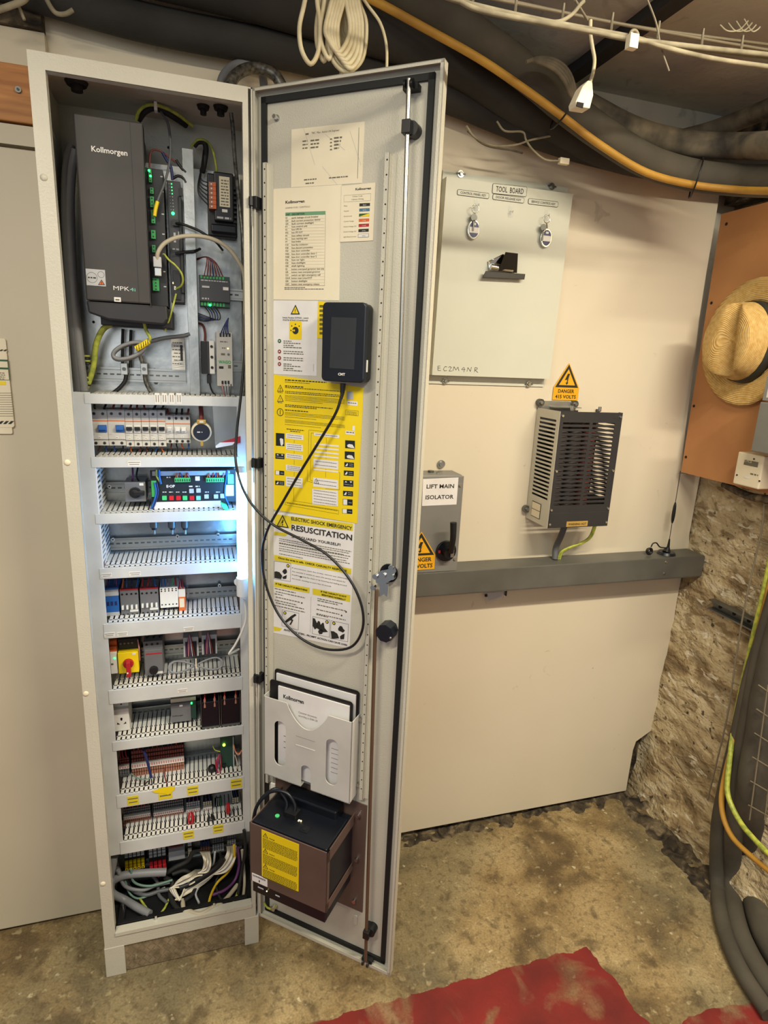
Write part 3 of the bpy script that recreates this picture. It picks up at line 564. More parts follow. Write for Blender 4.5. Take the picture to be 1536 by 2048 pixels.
# boxes at the picture edge
t = Thing(RW, (.30, -.03, 1.29), 'fused_spur', 'small dusty cream electrical box with a grey label below the straw hat', 'switch box')
a, c = RW.P(1477, 903, -.055), RW.P(1517, 978, -.055); mb = MB(); mb.box(a.x, a.x+.085, -.055, -.001, c.z-.002, a.z, 'cream'); t.part('casing', mb, bevel=.003)
mb = MB(); mb.frect(RW, (1489, 919), (1515, 935), -.0555, 'ink_soft'); mb.txw('5 MCB', a.x+.026, a.x+.05, a.z-.025, .007, -.0562, 'cream'); t.part('label', mb)
mb = MB(); mb.greek(RW, (1500, 950), (1516, 951), 3, -.0555, 'ink_soft'); mb.frect(RW, (1489, 952), (1499, 958), -.0556, 'white'); t.part('marking', mb)
for u, v in ((1471, 950), (1505, 918), (1516, 962)): s_ = RW.P(u+3, v, -.0555); mb = MB(); mb.disc(s_.x, s_.z, .0025, -.0565, -.055, 'ink', 8); t.part('screw', mb)
mb = MB(); mb.box(.350, .6, -.085, -.001, 1.400, 1.533, 'isolator'); t = Thing(RW, (.45, -.04, 1.40), 'switch_box', 'grey metal switch box at the right picture edge above the cream box', 'switch box', mb=mb, bevel=.003)
mb = MB(); mb.box(.356, .6, -.085, -.001, 1.537, 1.60, 'paint_dark'); mb.box(.366, .40, -.0856, -.085, 1.545, 1.59, 'paper_white')
Thing(RW, (.45, -.04, 1.537), 'meter_box', 'grey box with a white label at the right picture edge beside the hat brim', 'switch box', mb=mb, bevel=.003)
mb = MB(); mb.tube([RW.P(*p, .02) for p in ((1448, 968), (1480, 985), (1510, 995), (1550, 1000))], .012, 'rubble', 8); Thing(RW, RW.P(1480, 985, .02), 'wall_conduit', 'short dark dirty conduit under the orange-brown panel', 'conduit', mb=mb)
# channel bracket bedded in the masonry
mb = MB(); a, b_ = W.P(1424, 1230, -.30), W.P(1484, 1272, -.30)
A = [Vector((1.865, -.16, .87)), Vector((1.865, -.34, .83))]
mb.box(.16, .40, .075, .10, .845, .850, 'galv_dark'); mb.box(.16, .40, .075, .10, .875, .880, 'galv_dark'); mb.box(.16, .40, .096, .10, .85, .875, 'galv_dark')
for i in range(4): mb.disc(.19+i*.055, .8625, .006, .094, .0962, 'brown_hole', 8)
Thing(RW, (.28, .09, .845), 'channel_bracket', 'short slotted steel channel bedded in the crumbling masonry wall', 'bracket', mb=mb)
def cable(pts, r, m, name, label, cat='cable', group=None, n=8, extra=None):
    mb = MB(); mb.tube(pts, r, m, n, 6); 
    return Thing(W, pts[len(pts)//2], name, label, cat, group, mb=mb)
xr = lambda u, v, y=.02: RW.w(RW.P(u, v, y))
cable([xr(1552, 1060), xr(1530, 1170), xr(1498, 1310), xr(1472, 1430), xr(1457, 1540, -.03), xr(1456, 1590, -.05), xr(1478, 1640, -.06), xr(1510, 1680, -.07), xr(1560, 1730, -.08)], .0075, 'gy', 'earth_cable', 'green-yellow earth cable running down the masonry on the far right, its lower end swinging right')
cable([xr(1560, 1080), xr(1537, 1180), xr(1504, 1320), xr(1480, 1430), xr(1448, 1560, -.03), xr(1444, 1620, -.05), xr(1462, 1670, -.06), xr(1500, 1710, -.07), xr(1560, 1760, -.08)], .0075, 'yellow_cable', 'orange_cable', 'orange-yellow cable beside the green earth cable on the far right, curving out at the bottom')
mb = MB(); P1 = [xr(1530, 985, .03), xr(1524, 1055, .03), xr(1505, 1140, .03), xr(1486, 1230, .03), xr(1470, 1330, .03), xr(1455, 1430, .03), xr(1432, 1530, .03), xr(1415, 1600, .03)]
mb.tube(P1, .0028, 'wire_rod', 6); mb.tube([p+Vector((.0, -.05, .0)) for p in P1], .0028, 'wire_rod', 6)
S = smooth_path(P1, 3)
for p in S[1::3]: mb.tube([p, p+Vector((0, -.05, 0))], .0022, 'wire_rod', 6, 1)
Thing(W, P1[4], 'wire_ladder', 'narrow vertical steel wire tray fixed on the masonry beside the cables', 'cable tray', mb=mb)
mb = MB()
for i in range(3): mb.tube([xr(1499+i*30, 1640, -.03), xr(1536+i*30, 1370, -.03)], .002, 'wire_rod', 6, 1)
for i in range(6): mb.tube([xr(1497+i*4, 1610-i*48, -.03), xr(1600, 1668-i*48, -.03)], .002, 'wire_rod', 6, 1)
Thing(W, xr(1540, 1500, 0), 'wire_grid', 'steel wire grid in front of the dark cables at the lower right edge', 'grid', mb=mb)
spec = [([(1610, 1130), (1565, 1260), (1535, 1380), (1520, 1480), (1500, 1600)], [(1500, 1740), (1530, 1860), (1590, 1960)], .040, 'black heavy cable rightmost in the thick bundle on the far right'),
        ([(1560, 1180), (1525, 1300), (1502, 1420), (1480, 1540), (1470, 1640)], [(1462, 1760), (1478, 1860), (1530, 1960), (1580, 2020)], .027, 'dusty black heavy cable in the middle of the bundle curving onto the floor'),
        ([(1540, 1240), (1504, 1350), (1476, 1470), (1450, 1580), (1436, 1660)], [(1434, 1760), (1444, 1840), (1476, 1930), (1540, 2030)], .022, 'dusty black heavy cable leftmost in the bundle sweeping along the floor')]
for up_, dn_, r, lab in spec:
    pts = [xr(u, v, .02) for u, v in up_]; lo = [onz(u, v, r*.9) for u, v in dn_]
    mid = pts[-1].lerp(lo[0], .55); mid.z = min(mid.z, .16); pts = pts[:-1]+[pts[-1], ]+lo
    cable(pts, r, 'lag', 'heavy_cable', lab, n=14)
# ------------------------------------------------------------------ overhead
def ov(l): return [W.P(u, v, y) for u, v, y in l]
cable(ov([(420, -150, -.13), (700, -62, -.15), (870, 18, -.17), (960, 78, -.19), (1060, 153, -.19), (1130, 212, -.19), (1205, 268, -.20), (1293, 322, -.21), (1384, 350, -.22), (1470, 360, -.27), (1540, 362, -.36), (1640, 362, -.5)]), .036, 'lag', 'lagged_pipe', 'thick dark lagged pipe sweeping down to the right, with the yellow cable strapped under it', 'pipe', n=18)
cable(ov([(560, -90, -.18), (740, -3, -.19), (840, 51, -.20), (953, 114, -.21), (1039, 171, -.215), (1121, 230, -.22), (1202, 291, -.23), (1293, 345, -.24), (1384, 369, -.25), (1470, 379, -.30), (1540, 382, -.40), (1640, 382, -.54)]), .0085, 'yellow_cable', 'yellow_cable', 'long ochre-yellow cable strapped under the thick overhead pipe', 'cable', n=10)
cable(ov([(120, -110, -.10), (450, -30, -.10), (650, 28, -.10), (800, 75, -.10), (930, 130, -.10), (1040, 200, -.10), (1150, 262, -.08), (1260, 306, -.08), (1400, 325, -.09), (1560, 320, -.14)]), .052, 'lag_dark', 'lagged_pipe', 'widest dark lagged pipe, behind the cabinet door top corner', 'pipe', n=18)
cable(ov([(-60, -60, -.05), (100, -8, -.05), (300, 48, -.05), (520, 92, -.05), (700, 135, -.05), (880, 188, -.05), (990, 232, -.05), (1080, 268, -.06), (1180, 300, -.05), (1290, 325, -.05), (1400, 332, -.06)]), .036, 'lag_dark', 'lagged_pipe', 'lowest dark lagged pipe against the wall above the cabinet top', 'pipe', n=18)
cable(ov([(1020, 110, -.08), (1110, 176, -.12), (1190, 222, -.15), (1270, 262, -.18), (1360, 285, -.20), (1460, 292, -.26), (1600, 288, -.45)]), .030, 'dusty', 'dusty_pipe', 'dust-covered pipe above the thick pipe at the upper right', 'pipe', n=14)
cable(ov([(1280, 296, -.16), (1400, 268, -.18), (1480, 240, -.26), (1580, 200, -.42)]), .022, 'dusty', 'dusty_pipe', 'thin dusty pipe rising to the right picture edge under the ceiling', 'pipe', n=14)
for k, (u, v, y, r) in enumerate(((1128, 220, -.205, .045), (1392, 357, -.235, .045))):
    c = W.P(u, v, y); mb = MB(); d = (W.P(1205, 288, -.215) if k == 0 else W.P(1470, 368, -.285))-c; d.normalize(); a_ = d.orthogonal().normalized(); b2 = d.cross(a_)
    mb.tube([c+a_*r*cos(q*pi/8)+b2*r*sin(q*pi/8) for q in range(16)], .002, 'black', 6, 1, True)
    Thing(W, c, 'cable_tie', 'black cable tie round the thick pipe and yellow cable, %s' % ('left one, above the tool board' if k == 0 else 'right one, near the corner'), 'cable tie', mb=mb)
# hank of white cable
mb = MB(); rnd = random.Random(3)
loops = [(598, 640, 128, 0), (632, 655, 122, .01), (640, 668, 118, .0)]+[(655+4*i, 735-3.2*i+rnd.uniform(-5, 5), 143-6*i+rnd.uniform(-4, 4), .004*i) for i in range(11)]+[(650+6*i, 700+6*i, 105+8*i, -.01) for i in range(5)]
for u0, u1, vb, dy in loops:
    y = -.36+dy; m_ = (u0+u1)/2+8
    L = [W.P(m_-8, -45, y), W.P(u0+(m_-u0)*.35, 10, y), W.P(u0+1, 55, y), W.P(u0+(m_-u0)*.18, vb-28, y), W.P(m_-(m_-u0)*.2, vb, y-.004), W.P(u1-(u1-m_)*.25, vb-26, y), W.P(u1, 50, y), W.P(u1-(u1-m_)*.4, 8, y), W.P(m_+4, -45, y)]
    mb.tube(L, .0042, 'white_cable', 7, 5)
mb.tube([W.P(u, v, -.37) for u, v in ((715, -20), (735, 10), (760, 45), (772, 85), (774, 120), (772, 165))], .0028, 'white_cable', 7); mb.tube([W.P(u, v, -.33) for u, v in ((660, -30), (672, 60), (690, 110), (683, 138), (680, 160))], .003, 'white_cable', 7)
Thing(W, W.P(680, 60, -.35), 'cable_hank', 'big loose hank of cream-white cable hanging over the top of the cabinet door', 'cable coil', mb=mb)
# braided conduits arching behind the cabinet top
for l, r, m_, lab in (([(452, 190, -.14), (470, 152, -.12), (505, 136, -.1), (545, 146, -.1), (566, 175, -.1)], .012, 'braid', 'braided conduit arching over the cabinet top right corner, upper one'),
                 ([(436, 195, -.13), (448, 150, -.08), (478, 128, -.05), (520, 140, -.05), (530, 190, -.06)], .009, 'mid_cable', 'plain grey conduit arching behind the cabinet top right corner')):
    cable(ov(l), r, m_, 'flexible_conduit', lab, 'conduit', n=10)
for l, r, lab in (([(-10, 22, -.12), (20, 12, -.12), (48, 0, -.12), (60, -20, -.12)], .006, 'pale cable crossing the top left picture corner'), ([(30, -10, -.1), (36, 8, -.1), (44, 28, -.1), (49, 40, -.1)], .003, 'short pale stub of wire at the top left corner'), ([(88, -15, -.1), (98, 8, -.1), (112, 26, -.1), (130, 28, -.1), (146, 20, -.1)], .0045, 'drooping pale cable above the cabinet top left corner')):
    cable(ov(l), r, 'dust_cable', 'loose_cable', lab)
# wire cable tray under the ceiling
mb = MB(); ty = -.62
for off, vv in ((0, [(830, -40), (1000, 5), (1210, 50), (1400, 85), (1560, 112)]), (0, [(780, -60), (930, -8), (1110, 30), (1300, 66), (1560, 100)])): mb.tube([W.P(u, v-8+14*(off), ty+.10) for u, v in vv], .0028, 'wire_rod', 6)
lowr = [(860, -30), (945, 8), (1050, 40), (1170, 62), (1270, 78), (1400, 100), (1560, 118)]
mb.tube([W.P(u, v, ty) for u, v in lowr], .003, 'wire_rod', 6)
for u in (945, 1030, 1124, 1222, 1315, 1403, 1482):
    v = 8 if u == 945 else 0
    t_ = (u-945)/(1560-945); vb = 8+110*t_**.85; mb.tube([W.P(u+4, vb-42+8*t_, ty), W.P(u, vb, ty), W.P(u-22, vb-4, ty+.06)], .0022, 'wire_rod', 6, 1)
mb.tube([W.P(1293, -5, ty), W.P(1312, 45, ty), W.P(1322, 95, ty), W.P(1338, 142, ty)], .0016, 'wire_rod', 6); mb.tube([W.P(1150, 0, ty), W.P(1175, 40, ty+.02)], .0022, 'wire_rod', 6, 1)
Thing(W, W.P(1200, 50, ty), 'wire_cable_tray', 'steel wire basket tray carrying cables under the ceiling, upper right', 'cable tray', mb=mb)
for l, r, lab in (([(800, -40), (905, -5), (960, 20), (1080, 44), (1180, 62), (1260, 78), (1400, 95), (1560, 112)], .0042, 'upper pale dusty cable lying along the wire tray'),
                  ([(820, -30), (940, 8), (1070, 38), (1165, 56), (1270, 76), (1330, 95), (1430, 118), (1570, 138)], .0040, 'lower pale dusty cable sagging below the wire tray at the right'),
                  ([(1095, 44), (1122, 42), (1145, 28), (1160, 10), (1168, 2)], .003, 'short pale cable curling up from the wire tray')):
    cable([W.P(u, v, ty-.01) for u, v in l], r, 'dust_cable', 'tray_cable', lab)
mb = MB(); c = W.P(1268, 72, ty-.02); mb.ring((c.x, c.y, c.z), .008, .0025, 'dust_cable'); c = W.P(1264, 84, ty-.02); mb.box(c.x-.008, c.x+.008, c.y-.006, c.y+.006, c.z-.010, c.z+.010, 'cream')
Thing(W, c, 'cable_clip', 'small cream clip holding the two cables on the wire tray', 'clip', mb=mb)
t = Thing(W, W.P(1172, 190, -.55), 'phone_socket', 'white plug-in socket dangling on a thin white cable below the wire tray', 'socket')
mb = MB(); yb_ = -.55
mb.pp(W, [(1177, 160), (1185, 163), (1187, 190), (1180, 217), (1153, 213), (1152, 203), (1166, 172)], yb_-.012, yb_+.012, 'cream'); t.part('body', mb, bevel=.0015)
mb = MB(); mb.pp(W, [(1154, 203), (1168, 206), (1166, 216), (1153, 212)], yb_-.0128, yb_-.011, 'brown_hole'); t.part('opening', mb)
mb = MB(); mb.tube([W.P(*p, yb_) for p in ((1181, 40), (1181, 66), (1185, 95), (1189, 120), (1186, 145), (1180, 165))], .0032, 'white_cable', 7); t.part('lead', mb)
mb = MB()
for i in range(4): mb.tube(ov([(1052+3*i, 124-2*i, -.28), (1085, 115+4*i, -.28), (1118-3*i, 124+5*i, -.28), (1140-4*i, 148+4*i, -.28), (1151-4*i, 186, -.27), (1150, 205, -.26)]), .0042, 'dusty', 7)
Thing(W, W.P(1110, 125, -.28), 'cable_loop', 'dusty looped cables resting behind the thick pipe left of the dangling socket', 'cable coil', mb=mb)
for l, lab in (([(933, 252, -.12), (950, 275, -.13), (985, 291, -.14), (1030, 290, -.14), (1062, 280, -.13), (1110, 270, -.1)], 'cream cable sagging across the wall above the tool board'),
               ([(994, 243, -.12), (1010, 262, -.13), (1045, 264, -.13), (1052, 280, -.13), (1066, 300, -.14), (1090, 319, -.14), (1118, 322, -.14)], 'cream cable ending in a small plug above the tool board'),
               ([(935, 262, -.1), (970, 290, -.1), (1020, 300, -.1), (1045, 306, -.1)], 'thin brown cable sagging just under the cream ones above the tool board')):
    tt = cable(ov(l), .0024, 'dust_cable' if 'brown' not in lab else 'dusty', 'sagging_cable', lab)
    if 'plug' in lab: mb = MB(); c = W.P(1128, 323, -.14); mb.box(c.x-.014, c.x+.012, c.y-.006, c.y+.006, c.z-.007, c.z+.007, 'cream'); tt.part('plug', mb, bevel=.001)
mb = MB()
for i in range(4): mb.tube(ov([(1440+i*16, 50-4*i, -.6), (1455+i*16, 62, -.6), (1478+i*12, 60, -.6), (1496+i*8, 42+4*i, -.6)]), .0014, 'dust_cable', 6)
Thing(W, W.P(1470, 60, -.6), 'dusty_wire', 'faint dusty wire ends dangling under the ceiling at the upper right', 'wire', mb=mb)
# ================================================================== the control cabinet
cab = Thing(W, (CW/2, -CD/2, 0), 'control_cabinet', 'tall narrow grey lift control cabinet standing open on the floor with its door swung out', 'cabinet')
FY = -CD; OX0, OX1, OZ0, OZ1 = .0275, .3715, .150, 2.072      # opening
mb = MB(); T_ = .0025; x0, x1 = .0, CW
mb.box(x0, x0+T_, FY, -.006, ZP, ZT, 'paint'); mb.box(x1-T_, x1, FY, -.006, ZP, ZT, 'paint'); mb.box(x0, x1, FY, -.006, ZT-T_, ZT, 'paint'); mb.box(x0, x1, FY, -.006, ZP, ZP+T_, 'paint'); mb.box(x0, x1, -.008, -.006, ZP, ZT, 'paint')
mb.box(x0, OX0, FY-.001, FY+.0015, ZP, ZT, 'paint'); mb.box(OX1, x1-.008, FY-.001, FY+.0015, ZP, ZT, 'paint'); mb.box(OX0, OX1, FY-.001, FY+.0015, OZ1, ZT, 'paint'); mb.box(OX0, OX1, FY-.001, FY+.0015, ZP, OZ0-.02, 'paint')
mb.box(OX0-.002, OX0, FY, FY+.018, OZ0, OZ1, 'paint'); mb.box(OX1, OX1+.002, FY, FY+.018, OZ0, OZ1, 'paint'); mb.box(OX0, OX1, FY, FY+.018, OZ1, OZ1+.002, 'paint'); mb.box(OX0, OX1, FY-.004, FY+.018, OZ0-.022, OZ0-.012, 'paint')
cab.part('body', mb)
for v_, z in ((925, None), (1387, None), (1767, None), (355, None)):
    q = W.P({925: 135, 1387: 172, 1767: 206, 355: 88}[v_], v_, FY); mb = MB(); mb.ball((q.x, FY-.001, q.z), (.0065, .003, .0065), 'cream' if v_ > 400 else 'paint', 12, 6); cab.part('plug_cap', mb)
mb = MB(); mb.box(-.002, .046, FY-.002, FY+.05, 0, ZP+.002, 'paint'); cab.part('plinth_corner', mb, bevel=.0015)
mb = MB(); mb.box(.352, CW, FY-.002, FY+.05, 0, ZP+.002, 'paint'); cab.part('plinth_corner', mb, bevel=.0015)
mb = MB(); mb.box(.046, .352, FY+.004, FY+.007, .004, ZP, 'tread')
for i in range(24):
    for j in range(7):
        x = .053+i*.0126+(j % 2)*.003; z = .012+j*.0115; s_ = 1 if (i+j) % 2 else -1
        mb.add([(x-.004, FY+.0035, z-.004*s_), (x-.0028, FY+.0035, z-.005*s_), (x+.004, FY+.0035, z+.004*s_), (x+.0028, FY+.0035, z+.005*s_)], [(0, 1, 2, 3)], 'steel')
pl = cab.part('tread_plate', mb)
for u, v in ((272, 1915), (479, 1857)): q = W.P(u, v, FY); mb = MB(); mb.cyl((q.x, FY-.001, q.z), (q.x, FY+.004, q.z), .003, 'chrome', 8); cab.part('screw', mb, pl)
for x, y, r in ((.062, -.15, .018), (.30, -.13, .011), (.335, -.14, .013)):
    mb = MB(); mb.cyl((x, y, ZT-.010), (x, y, ZT-.003), r, 'rubber', 16, r*1.2, smooth=False); mb.cyl((x, y, ZT-.020), (x, y, ZT-.010), r*.6, 'rubber', 12); cab.part('cable_gland', mb)
mb = MB(); mb.box(.010, CW-.010, -.030, -.026, .20, 2.00, 'galv'); mp_ = cab.part('mounting_plate', mb)
for u, v in ((187, 644), (309, 739), (337, 295)): q = W.P(u, v, -.031); mb = MB(); mb.disc(q.x, q.z, .003, -.0312, -.03, 'brown_hole', 10); cab.part('bolt_hole', mb, mp_)
mb = MB(); q = W.P(312, 765, -.03); mb.disc(q.x, q.z, .013, -.032, -.03, 'galv', 18); mb.disc(q.x, q.z, .005, -.034, -.031, 'galv_dark', 6); cab.part('washer', mb, mp_)
# bottom tray
mb = MB(); mb.box(.012, CW-.012, FY+.02, -.03, OZ0-.03, OZ0-.024, 'black'); mb.box(.03, CW-.03, FY+.02, FY+.03, OZ0-.024, OZ0-.008, 'black'); mb.box(.03, .045, FY+.03, -.03, OZ0-.024, OZ0-.012, 'black'); cab.part('floor_gland_plate', mb)
for u, v in ((246, 1815), (312, 1838), (428, 1812)): q = onz(u, v, OZ0-.01); mb = MB(); mb.cyl((q.x, q.y, OZ0-.024), (q.x, q.y, OZ0+.002), .003, 'chrome', 8); cab.part('bolt', mb)
# front cover frame and wiring ducts
DY = -.160; SX0, SX1 = .047, .3575
zf = lambda u, v: W.P(u, v, DY).z
bands = [(zf(175, 787), zf(176, 807)), (zf(182, 914), zf(182, 935)), (zf(190, 1028), zf(190, 1048)), (zf(200, 1137), zf(201, 1158)), (zf(206, 1248), zf(208, 1277)), (zf(217, 1381), zf(219, 1408)), (zf(223, 1484), zf(224, 1502)), (zf(232, 1591), zf(233, 1616)), (zf(241, 1684), zf(242, 1708))]
mb = MB(); topz, botz = bands[0][0], bands[-1][1]
mb.box(.004, SX0, DY-.001, DY+.003, botz, topz+.003, 'duct_grey'); mb.box(SX1, CW-.005, DY-.001, DY+.003, botz, topz+.003, 'duct_grey'); cab.part('side_cover', mb, bevel=.0008)
for i, (zt, zb) in enumerate(bands):
    mb = MB(); mb.box(SX0-(.008 if i else .012), SX1+.004, DY-.0025, DY+.001, zb, zt, 'duct_grey')
    cv = cab.part('wiring_duct', mb, bevel=.0006)
    if True:                                  # slotted comb of the duct: base strip, ridge and fingers
        mb = MB(); n = 27; p = (SX1-SX0)/n
        for sgn, z in ((1, zt),)+(((-1, zb),) if i in (0, 1, 2) else ()):
            za = z-.0022 if sgn > 0 else z; zb_ = z if sgn > 0 else z+.0022
            for k in range(n):
                xa = SX0+k*p; mb.box(xa+p*.17, xa+p*.83, DY+.002, DY+.046, za, zb_, 'white'); mb.box(xa+p*.12, xa+p*.86, DY+.055, -.034, za, zb_, 'duct_grey')
                mb.box(xa+p*.33, xa+p*.67, DY+.046, DY+.055, za, zb_, 'white')
            mb.box(SX0, SX1, DY+.001, DY+.004, za, zb_, 'white'); mb.box(SX0, SX1, DY+.020, DY+.0235, za-.0003, zb_, 'white')
        cab.part('finger_comb', mb, cv)
        mb = MB(); mb.box(SX0, SX1, -.036, -.031, min(zb, zt)+.001, zt-.0005, 'duct_grey'); mb.box(SX0, SX1, DY+.004, DY+.052, zt-.0075, zt-.0055, 'black'); mb.box(SX0, SX1, DY+.052, -.036, zt-.006, zt-.004, 'module_grey'); cab.part('trough_with_shade', mb, cv)  # black and grey strips below the fingers paint the shade inside the duct
# left vertical slotted duct in bays 2 and 3
for (za, zb_) in ((bands[1][1], bands[2][0]), (bands[2][1], bands[3][0])):
    mb = MB(); n = 9; p = (za-zb_)/n
    for k in range(n): 
        z = zb_+k*p; mb.box(SX0-.0005, SX0+.0015, DY+.004, DY+.05, z+p*.15, z+p*.62, 'white'); mb.box(SX0-.0005, SX0+.0015, DY+.06, -.034, z+p*.15, z+p*.62, 'white')
    mb.box(SX0-.0005, SX0+.0015, DY+.05, DY+.06, zb_, za, 'white'); mb.box(SX0-.0005, SX0+.0015, DY+.001, DY+.005, zb_, za, 'white'); cab.part('side_comb', mb)
def rail(u0, v0, u1, v1, hgt=.030, slots=True, y=-.045):
    a, c = W.P(u0, v0, y), W.P(u1, v1, y); z = (a.z+c.z)/2; h = hgt/2
    mb = MB(); mb.box(a.x, c.x, y+.004, y+.0055, z-h*.66, z+h*.66, 'steel'); mb.box(a.x, c.x, y, y+.0012, z+h*.66, z+h, 'steel'); mb.box(a.x, c.x, y, y+.0012, z-h, z-h*.66, 'steel'); mb.box(a.x, c.x, y, y+.005, z+h*.62, z+h*.70, 'steel'); mb.box(a.x, c.x, y, y+.005, z-h*.70, z-h*.62, 'steel')
    x = a.x+.008
    while slots and x < c.x-.012: mb.box(x, x+.009, y+.0032, y+.0042, z-.0018, z+.0018, 'galv_dark'); x += .0145
    cab.part('din_rail', mb)
rail(185, 744, 372, 756, .032); rail(190, 985, 478, 965); rail(200, 1092, 478, 1076); rail(206, 1205, 480, 1176); rail(216, 1320, 480, 1280); rail(224, 1434, 482, 1400); rail(232, 1550, 482, 1500, .028); rail(240, 1650, 484, 1610, .028); rail(400, 583, 486, 592, .026); rail(400, 725, 486, 737, .026)
for u, v in ((219, 973), (226, 1079), (355, 1073), (436, 1070), (439, 1171), (221, 1196)): q = W.P(u, v, -.044); mb = MB(); mb.cyl((q.x, -.046, q.z), (q.x, -.041, q.z), .0045, 'chrome', 12); mb.cyl((q.x, -.0465, q.z), (q.x, -.0455, q.z), .0022, 'black', 6); cab.part('rail_screw', mb)
mb = MB(); a, c = W.P(364, 296, -.10), W.P(398, 789, -.10); mb.box(a.x, a.x+.0225, -.102, -.098, c.z, a.z, 'galv'); mb.box(a.x, a.x+.002, -.100, -.035, c.z, a.z, 'galv'); mb.box(a.x+.0205, a.x+.0225, -.100, -.035, c.z, a.z, 'galv'); cab.part('vertical_divider', mb, bevel=.0006)
# little white and yellow stickers on the ducts
def sticker(px, k, lines=2, vert=False, parent=None):
    y = DY-.0032; mb = MB(); a, c = W.P(*px[0], y), W.P(*px[1], y); mb.box(a.x, c.x, y, y+.0006, c.z, a.z, k); n = lines; h = (a.z-c.z)/(n*2+1)
    for i in range(n):
        if vert: x = a.x+(c.x-a.x)*(i+.6)/(n+.2); mb.add([(x-.0007, y-.0003, c.z+.004), (x+.0007, y-.0003, c.z+.004), (x+.0007, y-.0003, a.z-.004), (x-.0007, y-.0003, a.z-.004)], [(0, 1, 2, 3)], 'ink_soft')
        else: z = a.z-h*(2*i+1.7); e_ = .0015+.002*i; mb.add([(a.x+e_, y-.0003, z), (c.x-e_, y-.0003, z), (c.x-e_, y-.0003, z+h*.55), (a.x+e_, y-.0003, z+h*.55)], [(0, 1, 2, 3)], 'ink_soft')
    cab.part('sticker', mb)
for i in range(4): sticker(((309+i*14.5, 786), (320+i*14.5, 808)), 'white', 2, True)
for r, k in ((((255, 922), (282, 932)), 'white'), (((202, 1147), (224, 1154)), 'white'), (((258, 1144), (282, 1151)), 'white'), (((367, 1255), (388, 1261)), 'white'), (((208, 1266), (230, 1273)), 'white'), (((234, 1265), (256, 1271)), 'white'), (((355, 1379), (375, 1384)), 'white'),
             (((254, 1594), (278, 1608)), 'label_yellow'), (((316, 1577), (345, 1596)), 'label_yellow'), (((374, 1574), (397, 1588)), 'label_yellow'), (((461, 1560), (484, 1574)), 'label_yellow'), (((366, 1664), (388, 1676)), 'label_yellow'), (((426, 1652), (447, 1664)), 'label_yellow')): sticker(r, k, 2)
mb = MB(); mb.flat(W, [(303, 1582), (320, 1578), (350, 1573), (349, 1580), (336, 1590), (330, 1587), (310, 1586)], DY-.0042, 'yellow'); cab.part('torn_tape', mb)
# ------------------------------------------------------------------ LED strip lamp
LX = W.P(482, 1050, -.20).x; lz1, lz0 = W.P(480, 942, -.20).z, W.P(484, 1152, -.20).z
t = Thing(W, (LX, -.2, lz0), 'strip_lamp', 'glowing white tube lamp standing upright at the right inside of the cabinet', 'lamp')
mb = MB(); mb.cyl((LX, -.212, lz0), (LX, -.212, lz1), .0105, 'tube_glow', 16); t.part('glowing_tube', mb)
mb = MB(); mb.cyl((LX, -.212, lz1), (LX, -.212, lz1+.012), .012, 'tube_cap', 16, .009); t.part('end_cap', mb)
mb = MB(); mb.cyl((LX+.001, -.210, lz0-.046), (LX+.001, -.210, lz0), .0145, 'tube_cap', 16); mb.cyl((LX-.012, -.21, lz0-.012), (LX-.004, -.2, lz0-.012), .009, 'tube_cap', 12); t.part('switch_base', mb)
mb = MB(); mb.tube([W.P(*p, -.19) for p in ((489, 1198), (492, 1235), (484, 1262), (470, 1290), (458, 1308))]+[W.P(478, 1298, -.17)], .0028, 'white', 8); t.part('lead', mb)
# ------------------------------------------------------------------ components
def R2(a, c, yf, top=False):
    p, q = W.P(a[0], a[1], yf), W.P(c[0], c[1], yf); x1 = q.x if c[1]-a[1] > 90 else W.P(c[0], a[1] if top else a[1]*.7+c[1]*.3, yf).x
    return min(p.x, x1), max(p.x, x1), min(p.z, q.z), max(p.z, q.z)
def wires(t, x0, x1, z, dz, y, cols, r=.0013, bend=.01, name='wire'):
    n = len(cols)
    for i, k in enumerate(cols):
        x = x0+(x1-x0)*(i+.5)/n; mb = MB(); j = random.uniform(-.003, .003); mb.tube([(x, y, z), (x+j, y-.002, z+dz*.4), (x+j*2, y+bend, z+dz)], r, k, 6, 4); t.part(name, mb)
# -- inverter drive
DYF = -.17
t = Thing(W, (.13, -.1, 1.62), 'inverter_drive', 'large black inverter drive unit marked Kollmorgen in the upper left of the cabinet', 'inverter')
q = [W.P(*p, DYF) for p in ((145, 227), (285, 244), (307, 590), (176, 590))]; xL, xR, zT, zB = .054, .181, 2.037, 1.655
mb = MB(); mb.box(xL, xR, DYF, -.13, zB+.035, zT, 'drive'); t.part('front_cover', mb, bevel=.003)
mb = MB(); mb.box(xL+.004, xR-.004, -.13, -.031, zB+.02, zT-.004, 'drive_side'); mb.box(xL+.02, .222, -.13, -.031, zB-.012, zB+.03, 'drive_side'); t.part('housing', mb, bevel=.002)
mb = MB(); mb.prism([(xL-.001, zB+.034), (.213, zB+.034), (.214, zB+.006), (.205, zB-.006), (xL+.04, zB-.002), (xL+.002, zB+.010)], DYF+.003, -.06, 'drive_side'); t.part('bottom_hood', mb, bevel=.004)
mb = MB(); mb.box(xR-.0015, xR+.0, DYF-.0004, DYF+.02, zB+.03, zT, 'drive_side'); mb.box(xR-.024, xR-.0235, DYF-.0006, DYF, zB+.036, zT-.002, 'drive_side'); t.part('seam', mb)
mb = MB(); mb.txt(W, 'Kollmorgen', (183, 303), (255, 311), 11, DYF-.001, 'white', .02); t.part('logo', mb)
mb = MB(); mb.txt(W, 'MPK', (227, 580), (259, 582), 8.5, DYF-.001, 'white', .0); mb.txt(W, '4i', (260, 582), (271, 583), 7, DYF-.001, 'teal', 0); t.part('lettering', mb)
